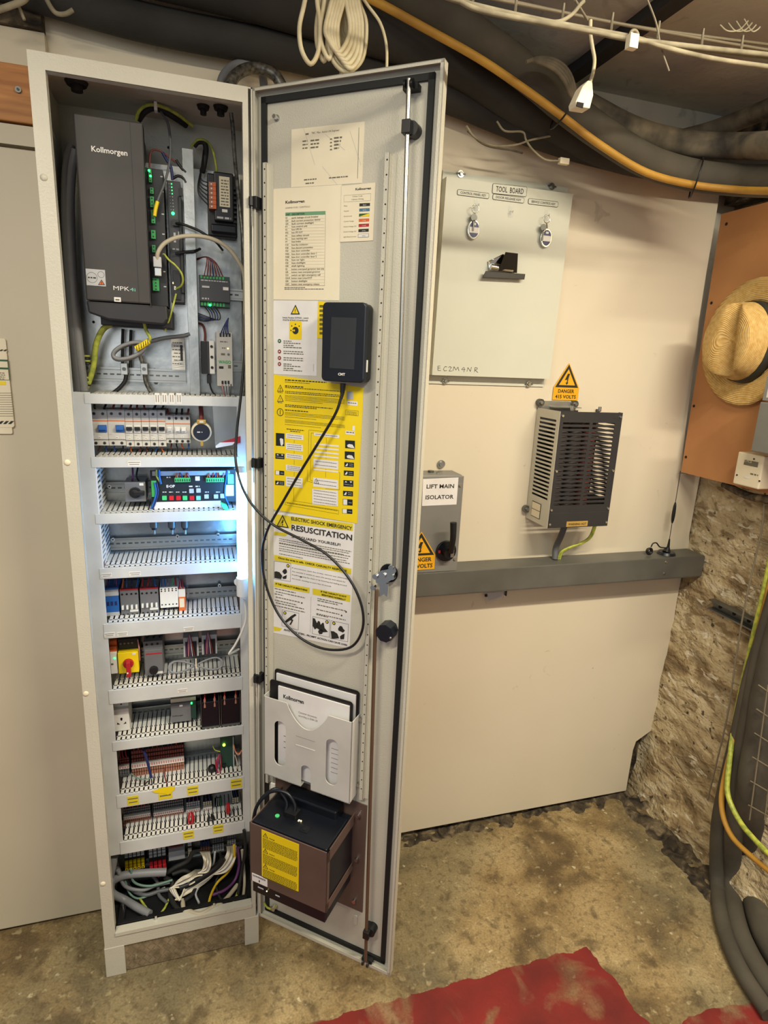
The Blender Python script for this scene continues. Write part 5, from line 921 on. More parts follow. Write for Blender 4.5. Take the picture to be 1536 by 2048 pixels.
# -- fourth bay
y = -.115
t, x0, x1, z0, z1 = simple('blue_relay', 'blue and white relay block at the far left of the fourth bay', 'relay', (209, 1177), (237, 1228), y, col='blue')
mb = MB(); mb.box(x0-.0005, x1+.0005, y-.001, y+.01, z1-.020, z1-.004, 'ltgrey'); mb.box(x0, x1, y-.001, y+.01, z0-.003, z0+.006, 'ltgrey'); t.part('marker_strip', mb)
mb = MB()
for i in range(3): mb.box(x0+.003+i*.009, x0+.008+i*.009, y-.0012, y, z0+.024, z0+.034, 'dblue')
t.part('contact', mb); wires(t, x0, x1, z1, .03, y+.01, ['purple', 'dblue', 'dblue', 'purple'], .0016)
for j, (ua, ub, lab) in enumerate(((239, 277, 'left'), (279, 317, 'right'))):
    t, x0, x1, z0, z1 = simple('contactor', 'grey four-pole switch block with white toggles in the fourth bay, %s of two' % lab, 'contactor', (ua, 1180-j*2), (ub, 1232-j*4), y, col='module_grey', group='grey switch blocks in the fourth bay')
    mb = MB(); mb.box(x0, x1, y-.0006, y+.008, z1-.002, z1+.001, 'red'); t.part('stripe', mb)
    for i in range(4):
        X = x0+(i+.5)*(x1-x0)/4; mb = MB(); mb.box(X-.0024, X+.0024, y-.007, y, z0+.022, z0+.032, 'white'); t.part('toggle', mb, bevel=.0006)
        mb = MB(); mb.disc(X, z1-.012, .0026, y-.0008, y, 'black', 10); mb.disc(X, z0+.006, .0026, y-.0008, y, 'black', 10); t.part('terminal_screw', mb)
    mb = MB(); mb.box((x0+x1)/2, x1-.002, y-.001, y, z0+.013, z0+.019, 'white'); t.part('label', mb)
    wires(t, x0, x1, z1, .02, y+.01, ['orange', 'blue', 'dblue', 'blue'] if j == 0 else ['red', 'red', 'brownred', 'blue'], .0017)
t, x0, x1, z0, z1 = simple('terminal_group', 'white terminal block with black screws in the fourth bay', 'terminal block', (319, 1176), (356, 1214), y, col='white')
mb = MB()
for i in range(5):
    for zz in (z1-.009, z1-.004, z0+.009): mb.disc(x0+(i+.5)*(x1-x0)/5, zz, .0018, y-.0008, y, 'black', 8)
t.part('screws', mb); wires(t, x0, x1, z1, .018, y+.01, ['blue', 'blue', 'steel', 'green', 'red'], .0016); wires(t, x0, x1, z0-.022, .022, y+.02, ['dblue']*5, .002)
t, x0, x1, z0, z1 = simple('orange_relay', 'orange and white relay at the right of the fourth bay', 'relay', (357, 1195), (371, 1221), y, col='orange')
mb = MB(); mb.box(x0, x1, y+.003, y+.02, z1, z1+.02, 'white'); mb.box(x0+.002, x1-.003, y-.0015, y, z0+.010, z1-.003, 'cream'); t.part('socket', mb); wires(t, x0, x1, z1+.02, .02, y+.008, ['red', 'pink', 'red'], .0016)
mb = MB(); mb.pb(W, (372, 1155), (377, 1196), -.09, -.05, 'film'); Thing(W, W.P(374, 1190, -.07), 'end_bracket', 'clear end bracket right of the orange relay', 'bracket', mb=mb)
# -- fifth bay
y = -.12
t, x0, x1, z0, z1 = simple('safety_relay', 'white and orange relay with a green light at the left of the fifth bay', 'relay', (219, 1305), (234, 1347), y, col='white')
mb = MB(); mb.box(x0, x1, y+.002, y+.04, z1, z1+.014, 'orange'); mb.box(x0, x1, y+.01, y+.04, z1+.014, z1+.026, 'orange'); t.part('socket', mb, bevel=.001); mb = MB(); c = W.P(229, 1317, y-.001); mb.disc(c.x, c.z, .0022, y-.0015, y, 'led_green', 8); mb.frect(W, (222, 1327), (227, 1330), y-.0005, 'ink_soft'); t.part('indicator_light', mb)
y = -.125; t, x0, x1, z0, z1 = simple('main_switch', 'yellow square switch with a big red rotary handle in the fifth bay', 'switch', (235, 1307), (277, 1344), y, col='yellow')
cx, cz = (x0+x1)/2, (z0+z1)/2; mb = MB(); mb.disc(cx, cz, .0125, y-.008, y, 'red', 22); mb.box(cx-.004, cx+.006, y-.020, y-.004, cz-.030, cz+.010, 'red'); t.part('handle', mb, bevel=.0015)
mb = MB(); mb.box(cx+.010, cx+.018, y-.0008, y, z1-.007, z1-.002, 'white'); mb.disc(cx-.001, cz-.018, .0022, y-.0212, y-.02, 'white', 8); t.part('label', mb)
mb = MB(); mb.box(x0+.002, x1, y+.02, -.05, z1, z1+.028, 'black'); 
for i in range(4): mb.disc(x0+.006+i*.009, z1+.016, .0025, y+.0192, y+.02, 'module_grey', 8)
t.part('contact_block', mb); mb = MB(); mb.tube([(x1, y+.01, z1+.028), (x1+.003, y, z1+.008), (x1+.002, y+.01, z1-.03)], .0015, 'pink', 6); t.part('wire', mb)
t, x0, x1, z0, z1 = simple('motor_breaker', 'grey motor breaker with a black round dial in the fifth bay', 'circuit breaker', (286, 1284), (326, 1345), -.115, col='module_grey')
mb = MB(); y = -.115; mb.box(x0+.003, x1-.001, y-.012, y, z0+.002, z1-.018, 'module_grey'); t.part('front', mb, bevel=.001); mb = MB(); mb.disc((x0+x1)/2, z0+.018, .0105, y-.022, y-.012, 'black', 20); t.part('dial', mb, bevel=.001)
mb = MB(); mb.box(x0+.006, x1-.002, y-.0128, y-.012, z1-.030, z1-.027, 'red'); mb.box(x1-.018, x1-.002, y-.0128, y-.012, z0+.005, z0+.011, 'white'); t.part('label', mb)
mb = MB()
for i in range(3): mb.disc(x0+.008+i*.013, z1-.008, .003, y-.0008, y, 'black', 10)
t.part('screws', mb); wires(t, x0, x1, z1, .02, y+.02, ['black', 'black', 'black'], .0024)
for u, lab in ((370, 'left'), (407, 'right')):
    t, x0, x1, z0, z1 = simple('relay_socket', 'dark relay socket with purple wires in the fifth bay, %s of two' % lab, 'relay', (u-4, 1276-(u-370)*.13), (u+27, 1312-(u-370)*.13), -.10, col='ltgrey', group='relay sockets with purple wires')
    mb = MB(); mb.box(x0+.005, x1-.005, -.103, -.099, z0+.002, z1-.012, 'black'); t.part('window', mb)
    for i in range(5): mb = MB(); X = x0+.007+i*.005; mb.tube([(x0+.016, -.102, z1+.012), ((X+x0+.016)/2, -.106, z1-.01), (X, -.104, z0+.004)], .0013, ('purple', 'pink', 'purple', 'ltgrey', 'brownred')[i], 6); t.part('wire', mb)
mb = MB(); L = []
for i in range(70): a_ = i/70*2*pi*3; L.append(W.P(391+55*sin(a_)*(1-.02*i/20), 1331-5*sin(a_)+13*sin(2*a_)*.9-.10*(i % 7), -.15-.006*sin(a_*2)))
mb.tube(L, .0021, 'mid_cable', 7, 3); t = Thing(W, W.P(391, 1340, -.15), 'cable_bundle', 'thin grey cable tied in a figure of eight lying in the fifth bay', 'cable coil', mb=mb); mb = MB(); c = W.P(392, 1330, -.16); mb.box(c.x-.0015, c.x+.0015, -.162, -.14, c.z-.008, c.z+.008, 'cream'); t.part('tie', mb)
# -- sixth bay
y = -.12; t, x0, x1, z0, z1 = simple('mains_socket', 'white multi-standard power socket at the left of the sixth bay', 'socket', (226, 1420), (258, 1460), y, col='white')
mb = MB(); mb.box(x0+.001, x1-.001, y+.012, -.05, z1, z1+.014, 'white'); t.part('clip_top', mb, bevel=.001); mb = MB(); cx, cz = (x0+x1)/2, (z0+z1)/2-.002
mb.disc(cx, cz+.006, .0028, y-.0008, y, 'black', 8); mb.box(cx-.0018, cx+.0018, y-.0008, y, cz+.001, cz+.008, 'black')
for s_ in (-1, 1): mb.prism([(cx+s_*.004, cz-.010), (cx+s_*.011, cz-.009), (cx+s_*.010, cz-.004), (cx+s_*.007, cz-.007)], y-.0008, y, 'black')
mb.disc(cx, z1+.007, .002, y+.0112, y+.012, 'black', 8); t.part('pin_holes', mb)
t, x0, x1, z0, z1 = simple('controller_module', 'grey module with a green terminal strip in the middle of the sixth bay', 'module', (341, 1409), (382, 1441), -.12, col='module_grey')
mb = MB(); mb.box(x0, x1+.013, -.112, -.05, z1, z1+.010, 'cream'); mb.box(x0, x1+.013, -.106, -.05, z1+.010, z1+.018, 'pcb'); t.part('terminal_strip', mb)
mb = MB(); mb.box(x1, x1+.013, -.116, -.05, z0+.004, z1, 'pcb'); t.part('side_board', mb); mb = MB(); mb.disc(x1+.002, z1-.004, .002, -.1215, -.116, 'led_green', 8); t.part('indicator_light', mb)
mb = MB(); mb.txw('Kollmorgen', x0+.004, x0+.030, z0+.018, .0035, -.1206, 'ink', .01); mb.box(x0+.022, x0+.030, -.1208, -.12, z1-.009, z1-.004, 'white'); t.part('label', mb)
for a, c, lab in (((401, 1398), (439, 1456), 'left'), ((441, 1392), (481, 1450), 'right')):
    x0, x1, z0, z1 = R2(a, c, -.155); t = Thing(W, ((x0+x1)/2, -.11, z0), 'backup_battery', 'black battery block with two orange terminals in the sixth bay, %s of two' % lab, 'battery', 'black batteries in the sixth bay')
    mb = MB(); mb.box(x0+.002, x1-.002, -.1535, -.06, z0+.003, z1-.012, 'ups_black'); t.part('case', mb, bevel=.0015)
    mb = MB(); mb.box(x0, x0+.0016, -.156, -.06, z0, z1, 'galv_dark'); mb.box(x1-.0016, x1, -.156, -.06, z0, z1, 'galv_dark'); mb.box(x0, x1, -.156, -.06, z0, z0+.003, 'galv_dark'); mb.box(x0, x1, -.156, -.152, z0+.0, z0+.008, 'galv_dark'); t.part('bracket', mb)
    for xx in (x0+.010, x1-.012): mb = MB(); mb.cyl((xx, -.152, z1-.028), (xx, -.15, z1-.006), .003, 'terminal', 8); mb.cyl((xx, -.15, z1-.01), (xx+.001, -.14, z1+.002), .002, 'red', 8); t.part('terminal', mb)
# -- seventh and eighth bay: terminal strips
def strip(a, c, n, label, cols=('terminal', 'orange'), yf=-.095, mark=True, up=('dblue', 'brownred', 'dblue', 'red'), dn=(), split=.58, name='terminal_strip'):
    x0, x1, z0, z1 = R2(a, c, yf); h = z1-z0; t = Thing(W, ((x0+x1)/2, -.07, z0), name, label, 'terminal strip'); p = (x1-x0)/n
    mb = MB(); mb.box(x0, x1, yf+.010, -.05, z0, z1, 'brown_hole')
    for i in range(n):
        A_, B_ = x0+i*p+p*.12, x0+(i+1)*p-p*.12
        for r_ in range(3): mb.box(A_, B_, yf+.003*r_*.5, -.052, z0+h*(.02+.15*r_), z0+h*(.13+.15*r_), cols[0]); mb.box(A_, B_, yf+.006+.001*r_, -.052, z0+h*(.62+.13*r_), z0+h*(.71+.13*r_), cols[1])
        mb.disc(x0+(i+.5)*p, z0+h*.08, p*.2, yf-.0006, yf, 'brown_hole', 8)
    t.part('terminals', mb)
    if mark:
        mb = MB(); mb.box(x0, x1, yf-.001, yf+.008, z0+h*.46, z0+h*split+.003, 'white'); 
        for i in range(n): mb.box(x0+(i+.2)*p, x0+(i+.8)*p, yf-.0014, yf-.001, z0+h*.50, z0+h*split, 'pink')
        t.part('marker_strip', mb)
    if up: wires(t, x0, x1, z1-.004, .02, yf+.012, [random.choice(up) for _ in range(max(3, n//2))], .0014)
    if dn: wires(t, x0, x1, z0-.022, .024, yf+.004, [random.choice(dn) for _ in range(max(3, n//3))], .0012, -.02)
    return t
strip((261, 1505), (368, 1550), 22, 'long orange-brown terminal strip with white markers in the seventh bay', ('terminal', 'brownred'), dn=('orange', 'brownred', 'ltgrey'))
strip((237, 1520), (258, 1552), 4, 'short grey terminal strip with red wires at the left of the seventh bay', ('module_grey', 'brownred'), up=('red', 'red', 'brownred'))
for pts, k, r, lab in ((((287, 1500), (294, 1520), (300, 1545), (303, 1555)), 'dblue', .0035, 'dark blue wire bundle crossing the long terminal strip'), (((262, 1547), (275, 1556), (290, 1559), (302, 1556)), 'dull_green', .0016, 'thin green wire under the long terminal strip'), (((330, 1535), (330, 1555), (336, 1568), (350, 1563)), 'brownred', .0018, 'dark red wire looping out below the long terminal strip'), (((296, 1562), (290, 1570), (294, 1576), (303, 1572), (303, 1558)), 'black', .0016, 'black wire loop resting on the seventh duct')):
    cable([W.P(*p, -.14) for p in pts], r, k, 'loose_wire', lab)
y = -.11; t, x0, x1, z0, z1 = simple('circuit_board', 'green circuit board with a lime light, right end of the seventh bay', 'circuit board', (440, 1472), (470, 1542), y, yb=y+.003, col='pcb', bevel=0)
mb = MB(); c = W.P(448, 1490, y-.003); mb.ball((c.x, y-.003, c.z), .004, 'led_lime', 10, 6); t.part('indicator_light', mb)
mb = MB(); mb.box(x1-.006, x1-.003, y-.006, y, z0+.01, z1-.005, 'ltgrey'); mb.box(x0+.002, x1-.008, y-.005, y, z0, z0+.008, 'green'); mb.box(x0+.006, x0+.014, y-.004, y, z0+.02, z0+.03, 'black'); t.part('connector', mb)
for i in range(4): mb = MB(); mb.tube([W.P(439, 1508, y-.01), W.P(434-2*i+3, 1528, y-.02), W.P(433+2*i, 1548, y-.02), W.P(442, 1540-4*i, y-.012), W.P(441, 1510, y-.01)], .0014, 'red' if i % 2 else 'purple', 6); t.part('wire', mb)
for i in range(3): mb = MB(); mb.tube([W.P(468, 1490+i*3, y-.01), W.P(471+i, 1502+3*i, y-.014), W.P(478, 1506+i*2, y-.012), W.P(484, 1500, y-.01)], .0013, ('orange', 'cream', 'pink')[i], 6); t.part('wire', mb)
mb = MB(); mb.tube([W.P(*p, y-.01) for p in ((425, 1490), (430, 1500), (440, 1503))], .0014, 'gy', 6); mb.tube([W.P(*p, y-.01) for p in ((470, 1510), (474, 1525), (474, 1545))], .0014, 'cream', 6); t.part('wire', mb)
mb = MB(); mb.ball(tuple(W.P(424, 1537, -.12)), .012, 'black', 10, 6); Thing(W, W.P(424, 1537, -.12), 'ferrite_ring', 'black lump of taped cable left of the green circuit board', 'cable end', mb=mb)
strip((246, 1622), (301, 1646), 14, 'brown terminal strip with white markers at the left of the eighth bay', ('terminal', 'module_grey'), up=('red', 'brownred', 'red'), dn=('gy', 'brownred'))
strip((306, 1611), (367, 1640), 14, 'second brown terminal strip with white markers in the eighth bay', ('terminal', 'module_grey'), up=('dblue', 'red', 'purple'), dn=('ltgrey', 'grey_cable', 'gy'))
strip((372, 1609), (400, 1634), 6, 'pink-grey terminal strip with a red wire bunch in the eighth bay', ('pink', 'ltgrey'), up=('red', 'purple'))
strip((406, 1608), (424, 1628), 4, 'short cream-topped terminal strip above the black plug in the eighth bay', ('module_grey', 'cream'), up=('dblue', 'black'))
strip((430, 1617), (444, 1634), 3, 'small white-green terminal in the eighth bay', ('white', 'pcb'), up=('ltgrey', 'green'), mark=False)
strip((464, 1600), (478, 1622), 3, 'small cream terminal at the right end of the eighth bay', ('white', 'cream'), up=('dblue', 'ltgrey'), dn=('ltgrey', 'green'), mark=False)
for c_, k, r, lab in (((382, 1637), 'red', (.008, .007, .014), 'red wire bunch hanging over the eighth duct'), ((422, 1640), 'black', (.010, .008, .011), 'black plug hanging over the eighth duct'), ((456, 1618), 'red', (.004, .004, .014), 'slim red wire bundle between the small terminals')):
    mb = MB(); c = W.P(*c_, -.135)
    for i in range(5): a_ = i*1.3; mb.tube([(c.x+r[0]*.6*cos(a_), c.y+r[1]*.6*sin(a_), c.z+r[2]*1.3), (c.x+r[0]*cos(a_), c.y+r[1]*sin(a_)-.004, c.z), (c.x+r[0]*.7*cos(a_), c.y+r[1]*.7*sin(a_), c.z-r[2]), (c.x-r[0]*.5*cos(a_), c.y, c.z-r[2]*.8)], .0024, k, 6)
    Thing(W, c, 'wire_bunch', lab, 'wire', mb=mb)
# -- bottom compartment
rail(250, 1735, 484, 1690, .03)
strip((247, 1706), (289, 1736), 5, 'yellow and white terminal strip in the bottom compartment', ('yellow', 'ltgrey'), mark=False, up=(), yf=-.10)
strip((296, 1702), (332, 1742), 4, 'red and grey terminal strip in the bottom compartment', ('red', 'ltgrey'), mark=False, up=('red', 'brownred'), dn=('red', 'red'), yf=-.10)
strip((337, 1682), (366, 1702), 5, 'red-wired terminal strip behind the black cables in the bottom compartment', ('brownred', 'module_grey'), mark=False, up=('red', 'red'), yf=-.09)
strip((374, 1684), (384, 1714), 1, 'single white round-holed terminal in the bottom compartment', ('cream', 'ltgrey'), mark=False, up=(), yf=-.095)
strip((400, 1690), (420, 1704), 4, 'brownish plug strip with white wires in the bottom compartment', ('terminal', 'dblue'), mark=False, up=('dblue',), yf=-.095)
strip((424, 1680), (448, 1702), 5, 'pale grey plug strip in the bottom compartment', ('ltgrey', 'module_grey'), mark=False, up=('dblue', 'ltgrey'), yf=-.095)
strip((454, 1672), (472, 1692), 4, 'beige plug strip with white wires at the right of the bottom compartment', ('module', 'module_grey'), mark=False, up=('purple',), yf=-.095)
mb = MB(); mb.pb(W, (337, 1705), (370, 1716), -.10, -.06, 'ltgrey'); Thing(W, W.P(350, 1716, -.09), 'cover_strip', 'short white cover strip in the bottom compartment', 'strip', mb=mb)
BC = [([(228, 1712), (224, 1735), (220, 1755), (221, 1770), (228, 1760), (250, 1750), (290, 1746), (332, 1744)], .011, 'mid_cable', 'fat grey cable bent round the left of the bottom compartment, top one', -.14),
      ([(221, 1762), (224, 1785), (250, 1800), (275, 1815), (300, 1828)], .010, 'mid_cable', 'fat grey cable lying low at the left of the bottom compartment', -.16),
      ([(248, 1755), (262, 1778), (290, 1790), (320, 1782), (345, 1778)], .0055, 'grey_cable', 'grey cable sagging in the left of the bottom compartment', -.13),
      ([(250, 1760), (258, 1785), (275, 1797), (300, 1790), (330, 1775)], .0028, 'dull_green', 'thin green cable sagging in the bottom compartment', -.14),
      ([(280, 1798), (290, 1812), (300, 1826)], .003, 'gy', 'short green-yellow wire at the tray, left', -.15),
      ([(338, 1798), (330, 1815), (322, 1826)], .003, 'gy', 'short green-yellow wire at the tray, centre', -.15),
      ([(335, 1745), (350, 1735), (375, 1722), (385, 1705)], .006, 'rubber', 'black cable rising to the middle terminals in the bottom compartment', -.13),
      ([(330, 1755), (345, 1765), (340, 1790), (350, 1812), (362, 1822)], .006, 'rubber', 'black cable dropping in the middle of the bottom compartment', -.14),
      ([(360, 1775), (385, 1765), (410, 1750), (435, 1732), (448, 1715)], .009, 'black', 'thick black cable lying diagonally over the white wires', -.165),
      ([(365, 1800), (368, 1820), (378, 1822), (400, 1828), (425, 1815), (450, 1800), (475, 1770)], .006, 'beige_cable', 'beige cable curving along the front of the bottom tray', -.165),
      ([(468, 1690), (468, 1720), (455, 1745), (435, 1765), (422, 1790), (418, 1810), (422, 1822)], .0036, 'yellow_wire', 'yellow wire curving down at the right of the bottom compartment', -.16),
      ([(475, 1695), (478, 1730), (470, 1760), (450, 1780), (425, 1790)], .004, 'purple', 'purple-grey cable at the right of the bottom compartment', -.15),
      ([(480, 1770), (472, 1795), (460, 1815), (450, 1822)], .0035, 'gy', 'green-yellow wire ending at the tray, right', -.16),
      ([(488, 1660), (490, 1700), (482, 1750), (476, 1790)], .0045, 'rubber', 'black cable down the right side of the bottom compartment', -.17),
      ([(226, 1705), (232, 1730), (240, 1750), (258, 1765)], .008, 'grey_cable', 'dark grey cable coming down behind the left of the bottom compartment', -.11)]
def low(u, v, yy, r):
    p = W.P(u, v, yy); z_ = OZ0-.020+r
    return p if p.z > z_ else onz(u, v, z_)
for pts, r, k, lab, yy in BC: cable([low(u, v, yy, r) for u, v in pts], r, k, 'compartment_cable', lab, n=10)
for src, pts, lab in (((410, 1704), ((414, 1720), (412, 1735), (400, 1745)), 'fan of thin white wires below the brownish plug strip'), ((463, 1692), ((462, 1712), (448, 1735), (425, 1748), (400, 1760), (375, 1778), (355, 1800)), 'broad twisted bunch of white wires sweeping down from the beige plug strip'), ((400, 1740), ((385, 1755), (365, 1765), (345, 1775), (355, 1798)), 'short bunch of white wires left of the thick black cable')):
    mb = MB()
    for i in range(9):
        o_ = (i-4)*.85; L = [W.P(src[0]+o_*2.6, src[1], -.10)]+[low(u+o_*2.2*cos(k*1.1), v+o_*2.6*sin(k*1.1+.8), -.160-.004*(i % 3), .003) for k, (u, v) in enumerate(pts)]; mb.tube(L, .0021, 'white' if i % 2 else 'cream', 6)
    Thing(W, W.P(pts[1][0], pts[1][1], -.15), 'wire_bunch', lab, 'wire', mb=mb)

rb = random.Random(11)
for i, (pts, r, k, lab) in enumerate((([(300, 1745), (315, 1765), (318, 1790), (335, 1806)], .0045, 'grey_cable', 'grey cable dropping from the fat grey cable end in the bottom compartment'),
    ([(345, 1748), (372, 1742), (392, 1762), (384, 1790), (360, 1806)], .0055, 'rubber', 'black cable looping behind the white wires in the bottom compartment'),
    ([(430, 1704), (426, 1730), (410, 1758), (392, 1785), (398, 1806)], .0030, 'ltgrey', 'light grey cable hanging from the pale grey plug strip'),
    ([(440, 1704), (444, 1735), (432, 1765), (440, 1795), (455, 1808)], .0036, 'rubber', 'black cable hanging from the pale grey plug strip'),
    ([(236, 1740), (250, 1772), (285, 1780), (312, 1770), (340, 1764)], .0050, 'mid_cable', 'mid grey cable sagging behind the thin green cable'),
    ([(262, 1738), (268, 1764), (300, 1772), (345, 1760)], .0032, 'dull_green', 'short greenish cable under the yellow and white terminals'),
    ([(484, 1700), (487, 1730), (489, 1765), (486, 1800)], .0040, 'beige_cable', 'beige cable at the far right of the bottom compartment'))):
    cable([low(u, v, -.125-.004*i, r) for u, v in pts], r, k, 'compartment_cable', lab, n=10)
# ================================================================== the cabinet door (part of the cabinet, in its own frame)
DW = .3945; SY = .018
class DoorPart:
    pass
mb = MB()
mb.box(0, DW, SY, SY+.0015, ZP, ZT, 'paint')
for a in ((0, .0015, 0, SY, ZP, ZT), (DW-.0015, DW, 0, SY, ZP, ZT), (0, DW, 0, SY, ZT-.0015, ZT), (0, DW, 0, SY, ZP, ZP+.0015)): mb.box(*a, 'paint')
for a in ((0, .006, 0, .0015, ZP, ZT), (DW-.007, DW, 0, .0015, ZP, ZT), (0, DW, 0, .0015, ZT-.006, ZT), (0, DW, 0, .0015, ZP, ZP+.010)): mb.box(*a, 'paint')
me = mb.mesh('door', (0, 0, 0)); door = bpy.data.objects.new('door', me); COL.objects.link(door); door.parent = cab.o
def child(o, F): # place a frame-space child under the cabinet
    o.matrix_parent_inverse = Matrix.Identity(4); loc = F.w((0, 0, 0))-cab.o.location; o.location = loc; o.rotation_euler = (0, 0, F.a)
child(door, DR)
def dpart(name, mb, bevel=0, label=None):
    o = bpy.data.objects.new(name, mb.mesh(name, (0, 0, 0))); COL.objects.link(o); o.parent = door
    if bevel: bev(o, bevel)
    if label: o['label'] = label
    return o
mb = MB(); gx0, gx1, gz0, gz1, gw = .012, .3735, ZP+.014, ZT-.013, .0115
for a in ((gx0, gx0+gw, gz0, gz1), (gx1-gw, gx1, gz0, gz1), (gx0, gx1, gz1-gw, gz1), (gx0, gx1, gz0, gz0+gw)): mb.box(a[0], a[1], SY-.006, SY, a[2], a[3], 'gasket')
dpart('gasket', mb)
def prail(px0, pz_top, pz_bot, w, holes_px, hz_n):
    mb = MB(); a, c = DR.P(*px0, SY-.012), None
    zt = DR.P(*pz_top, SY-.012).z; zb = DR.P(*pz_bot, SY-.012).z; x = a.x
    mb.box(x, x+w, SY-.012, SY-.0105, zb, zt, 'paint'); mb.box(x, x+.0012, SY-.012, SY, zb, zt, 'paint'); mb.box(x+w-.0012, x+w, SY-.012, SY, zb, zt, 'paint'); mb.box(x+w, x+w+.010, SY-.0025, SY-.001, zb, zt, 'paint')
    n = int((zt-zb)/.025)
    for i in range(n): mb.disc(x+w*.55, zt-.012-i*.025, .0016, SY-.0124, SY-.0115, 'brown_hole', 8)
    return dpart('perforated_rail', mb)
prail((525, 330), (527, 325), (532, 1565), .009, 0, 0); prail((769, 310), (772, 305), (722, 1600), .0105, 0, 0)
q = DR.P(552, 235, SY-.004); mb = MB(); mb.cyl((q.x, SY-.012, q.z), (q.x, SY, q.z), .004, 'chrome', 10); mb.cyl((q.x, SY-.002, q.z), (q.x, SY, q.z), .006, 'galv', 12); dpart('earth_stud', mb)
def rodpts(l, y): return [DR.P(u, v, y) for u, v in l]
mb = MB(); A, B = DR.P(818, 158, -.008), DR.P(788, 1132, -.008); mb.cyl(A, B, .0042, 'steel', 12); dpart('locking_rod', mb)
mb = MB(); A, B = DR.P(753, 1180, -.008), DR.P(731, 1922, -.008); mb.cyl(A, B, .0042, 'rodbrown', 12); dpart('locking_rod', mb)
for (u, v), r in (((820, 258), 1), ((738, 1862), 1)):
    c = DR.P(u, v, 0); mb = MB(); mb.cyl((c.x+.004, -.004, c.z), (c.x+.004, SY, c.z), .0125, 'black', 18); mb.box(c.x-.010, c.x+.006, -.017, SY, c.z-.011, c.z+.011, 'black'); dpart('rod_guide', mb, .001)
for u, v in ((818, 168), (731, 1926)): 
    c = DR.P(u, v, -.006); mb = MB()
    for s_ in (-1, 1): mb.cyl((c.x+s_*.0065-.002, -.006, c.z), (c.x+s_*.0065+.002, -.006, c.z), .008, 'black', 14)
    mb.box(c.x-.014, c.x+.014, 0, SY, c.z-.006, c.z+.004, 'gasket'); dpart('roller', mb)
c = DR.P(778, 1146, SY-.003); mb = MB(); mb.disc(c.x, c.z, .0205, SY-.006, SY, 'black_gloss', 26); dpart('latch_base', mb, .001)
mb = MB(); g = lambda u, v, y=-.006: DR.P(u, v, y)
def plate3(pts, y, th=.0025):
    P_ = [DR.P(u, v, y) for u, v in pts]; mb.prism([(p.x, p.z) for p in P_], y, y+th, 'chrome')
plate3([(749, 1150), (762, 1142), (778, 1138), (783, 1130), (790, 1132), (792, 1142), (783, 1160), (770, 1168), (752, 1166)], -.008)
plate3([(757, 1165), (777, 1168), (775, 1194), (771, 1192), (768, 1188), (762, 1192), (757, 1193), (760, 1180)], -.005)
for u, v in ((752, 1152), (768, 1150), (786, 1153), (784, 1134), (748, 1174)): p = g(u, v); mb.cyl((p.x, -.013, p.z), (p.x, -.004, p.z), .0058, 'chrome', 12)
dpart('latch', mb)
c = DR.P(773, 1263, 0); mb = MB(); mb.cyl((c.x, -.012, c.z), (c.x, SY, c.z), .0205, 'navy', 9, smooth=False); c2 = DR.P(781, 1276, -.012); mb.disc(c2.x, c2.z, .003, -.014, -.011, 'steel', 8); dpart('lock_housing', mb, .002)
for v in (403, 926, 1357):
    c = DR.P({403: 510, 926: 513, 1357: 513}[v], v, -.004); mb = MB(); mb.box(-.006, .012, -.006, SY-.002, c.z-.012, c.z+.010, 'black'); mb.cyl((.001, -.008, c.z-.008), (.001, -.008, c.z+.008), .005, 'black', 10); mb.cyl((.001, -.006, c.z-.045), (.001, -.006, c.z-.008), .0018, 'steel', 8); dpart('hinge', mb, .0008)
# ------------------------------------------------------------------ papers stuck on the door
PY = SY-.0006
class Sheet:
    def __init__(s, px, k, name, label, cat='poster', y=PY):
        s.y = y; P_ = [DR.P(u, v, y) for u, v in px]; s.t = Thing(DR, (sum(p.x for p in P_)/len(P_), y, min(p.z for p in P_)), name, label, cat); mb = MB(); mb.prism([(p.x, p.z) for p in P_], y, y+.0005, k); s.t.part('sheet', mb)
    def add(s, name, fn): mb = MB(); fn(mb, s.y-.0003, s.y-.0006); s.t.part(name, mb)
s = Sheet([(583, 259), (729, 243), (724, 366), (582, 375)], 'paper', 'contact_sticker', 'creased cream sticker headed with engineer contact lines, topmost on the door', 'sticker')
def f(mb, y, y2):
    mb.txt(DR, 'TBC  Max  Asdon Lift Engineer', (623, 268), (679, 262), 4, y, 'ink_soft'); mb.greek(DR, (611, 270), (618, 269), 3, y, 'ink_soft')
    for i in range(3): mb.greek(DR, (605, 284+7*i), (615, 283+7*i), 2.6, y, 'ink_soft'); mb.greek(DR, (621, 283+7*i), (638, 281+7*i), 3, y, 'ink_soft')
    for i in range(4): mb.greek(DR, (660, 280+7*i), (664, 279+7*i), 2.6, y, 'ink_soft'); mb.greek(DR, (668, 278+7*i), (684-2*i, 276+7*i), 3.4, y, 'ink_soft')
    mb.greek(DR, (608, 361), (633, 359), 2.4, y, 'ink_soft'); mb.greek(DR, (611, 368), (628, 367), 2.4, y, 'ink_soft'); mb.greek(DR, (658, 357), (697, 354), 2.4, y, 'ink_soft'); mb.ln(DR, (718, 255), (715, 357), .0008, y, 'ink_soft')
    for a, c in (((607, 256), (630, 330)), ((650, 268), (690, 300)), ((645, 333), (675, 370)), ((700, 262), (722, 330))): mb.ln(DR, a, c, .0006, y, 'module')
s.add('printing', f)
s = Sheet([(547, 378), (683, 369), (680, 484), (678, 601), (547, 599)], 'paper', 'fuse_legend', 'tall cream Kollmorgen fuse legend sheet with a green table header on the door')
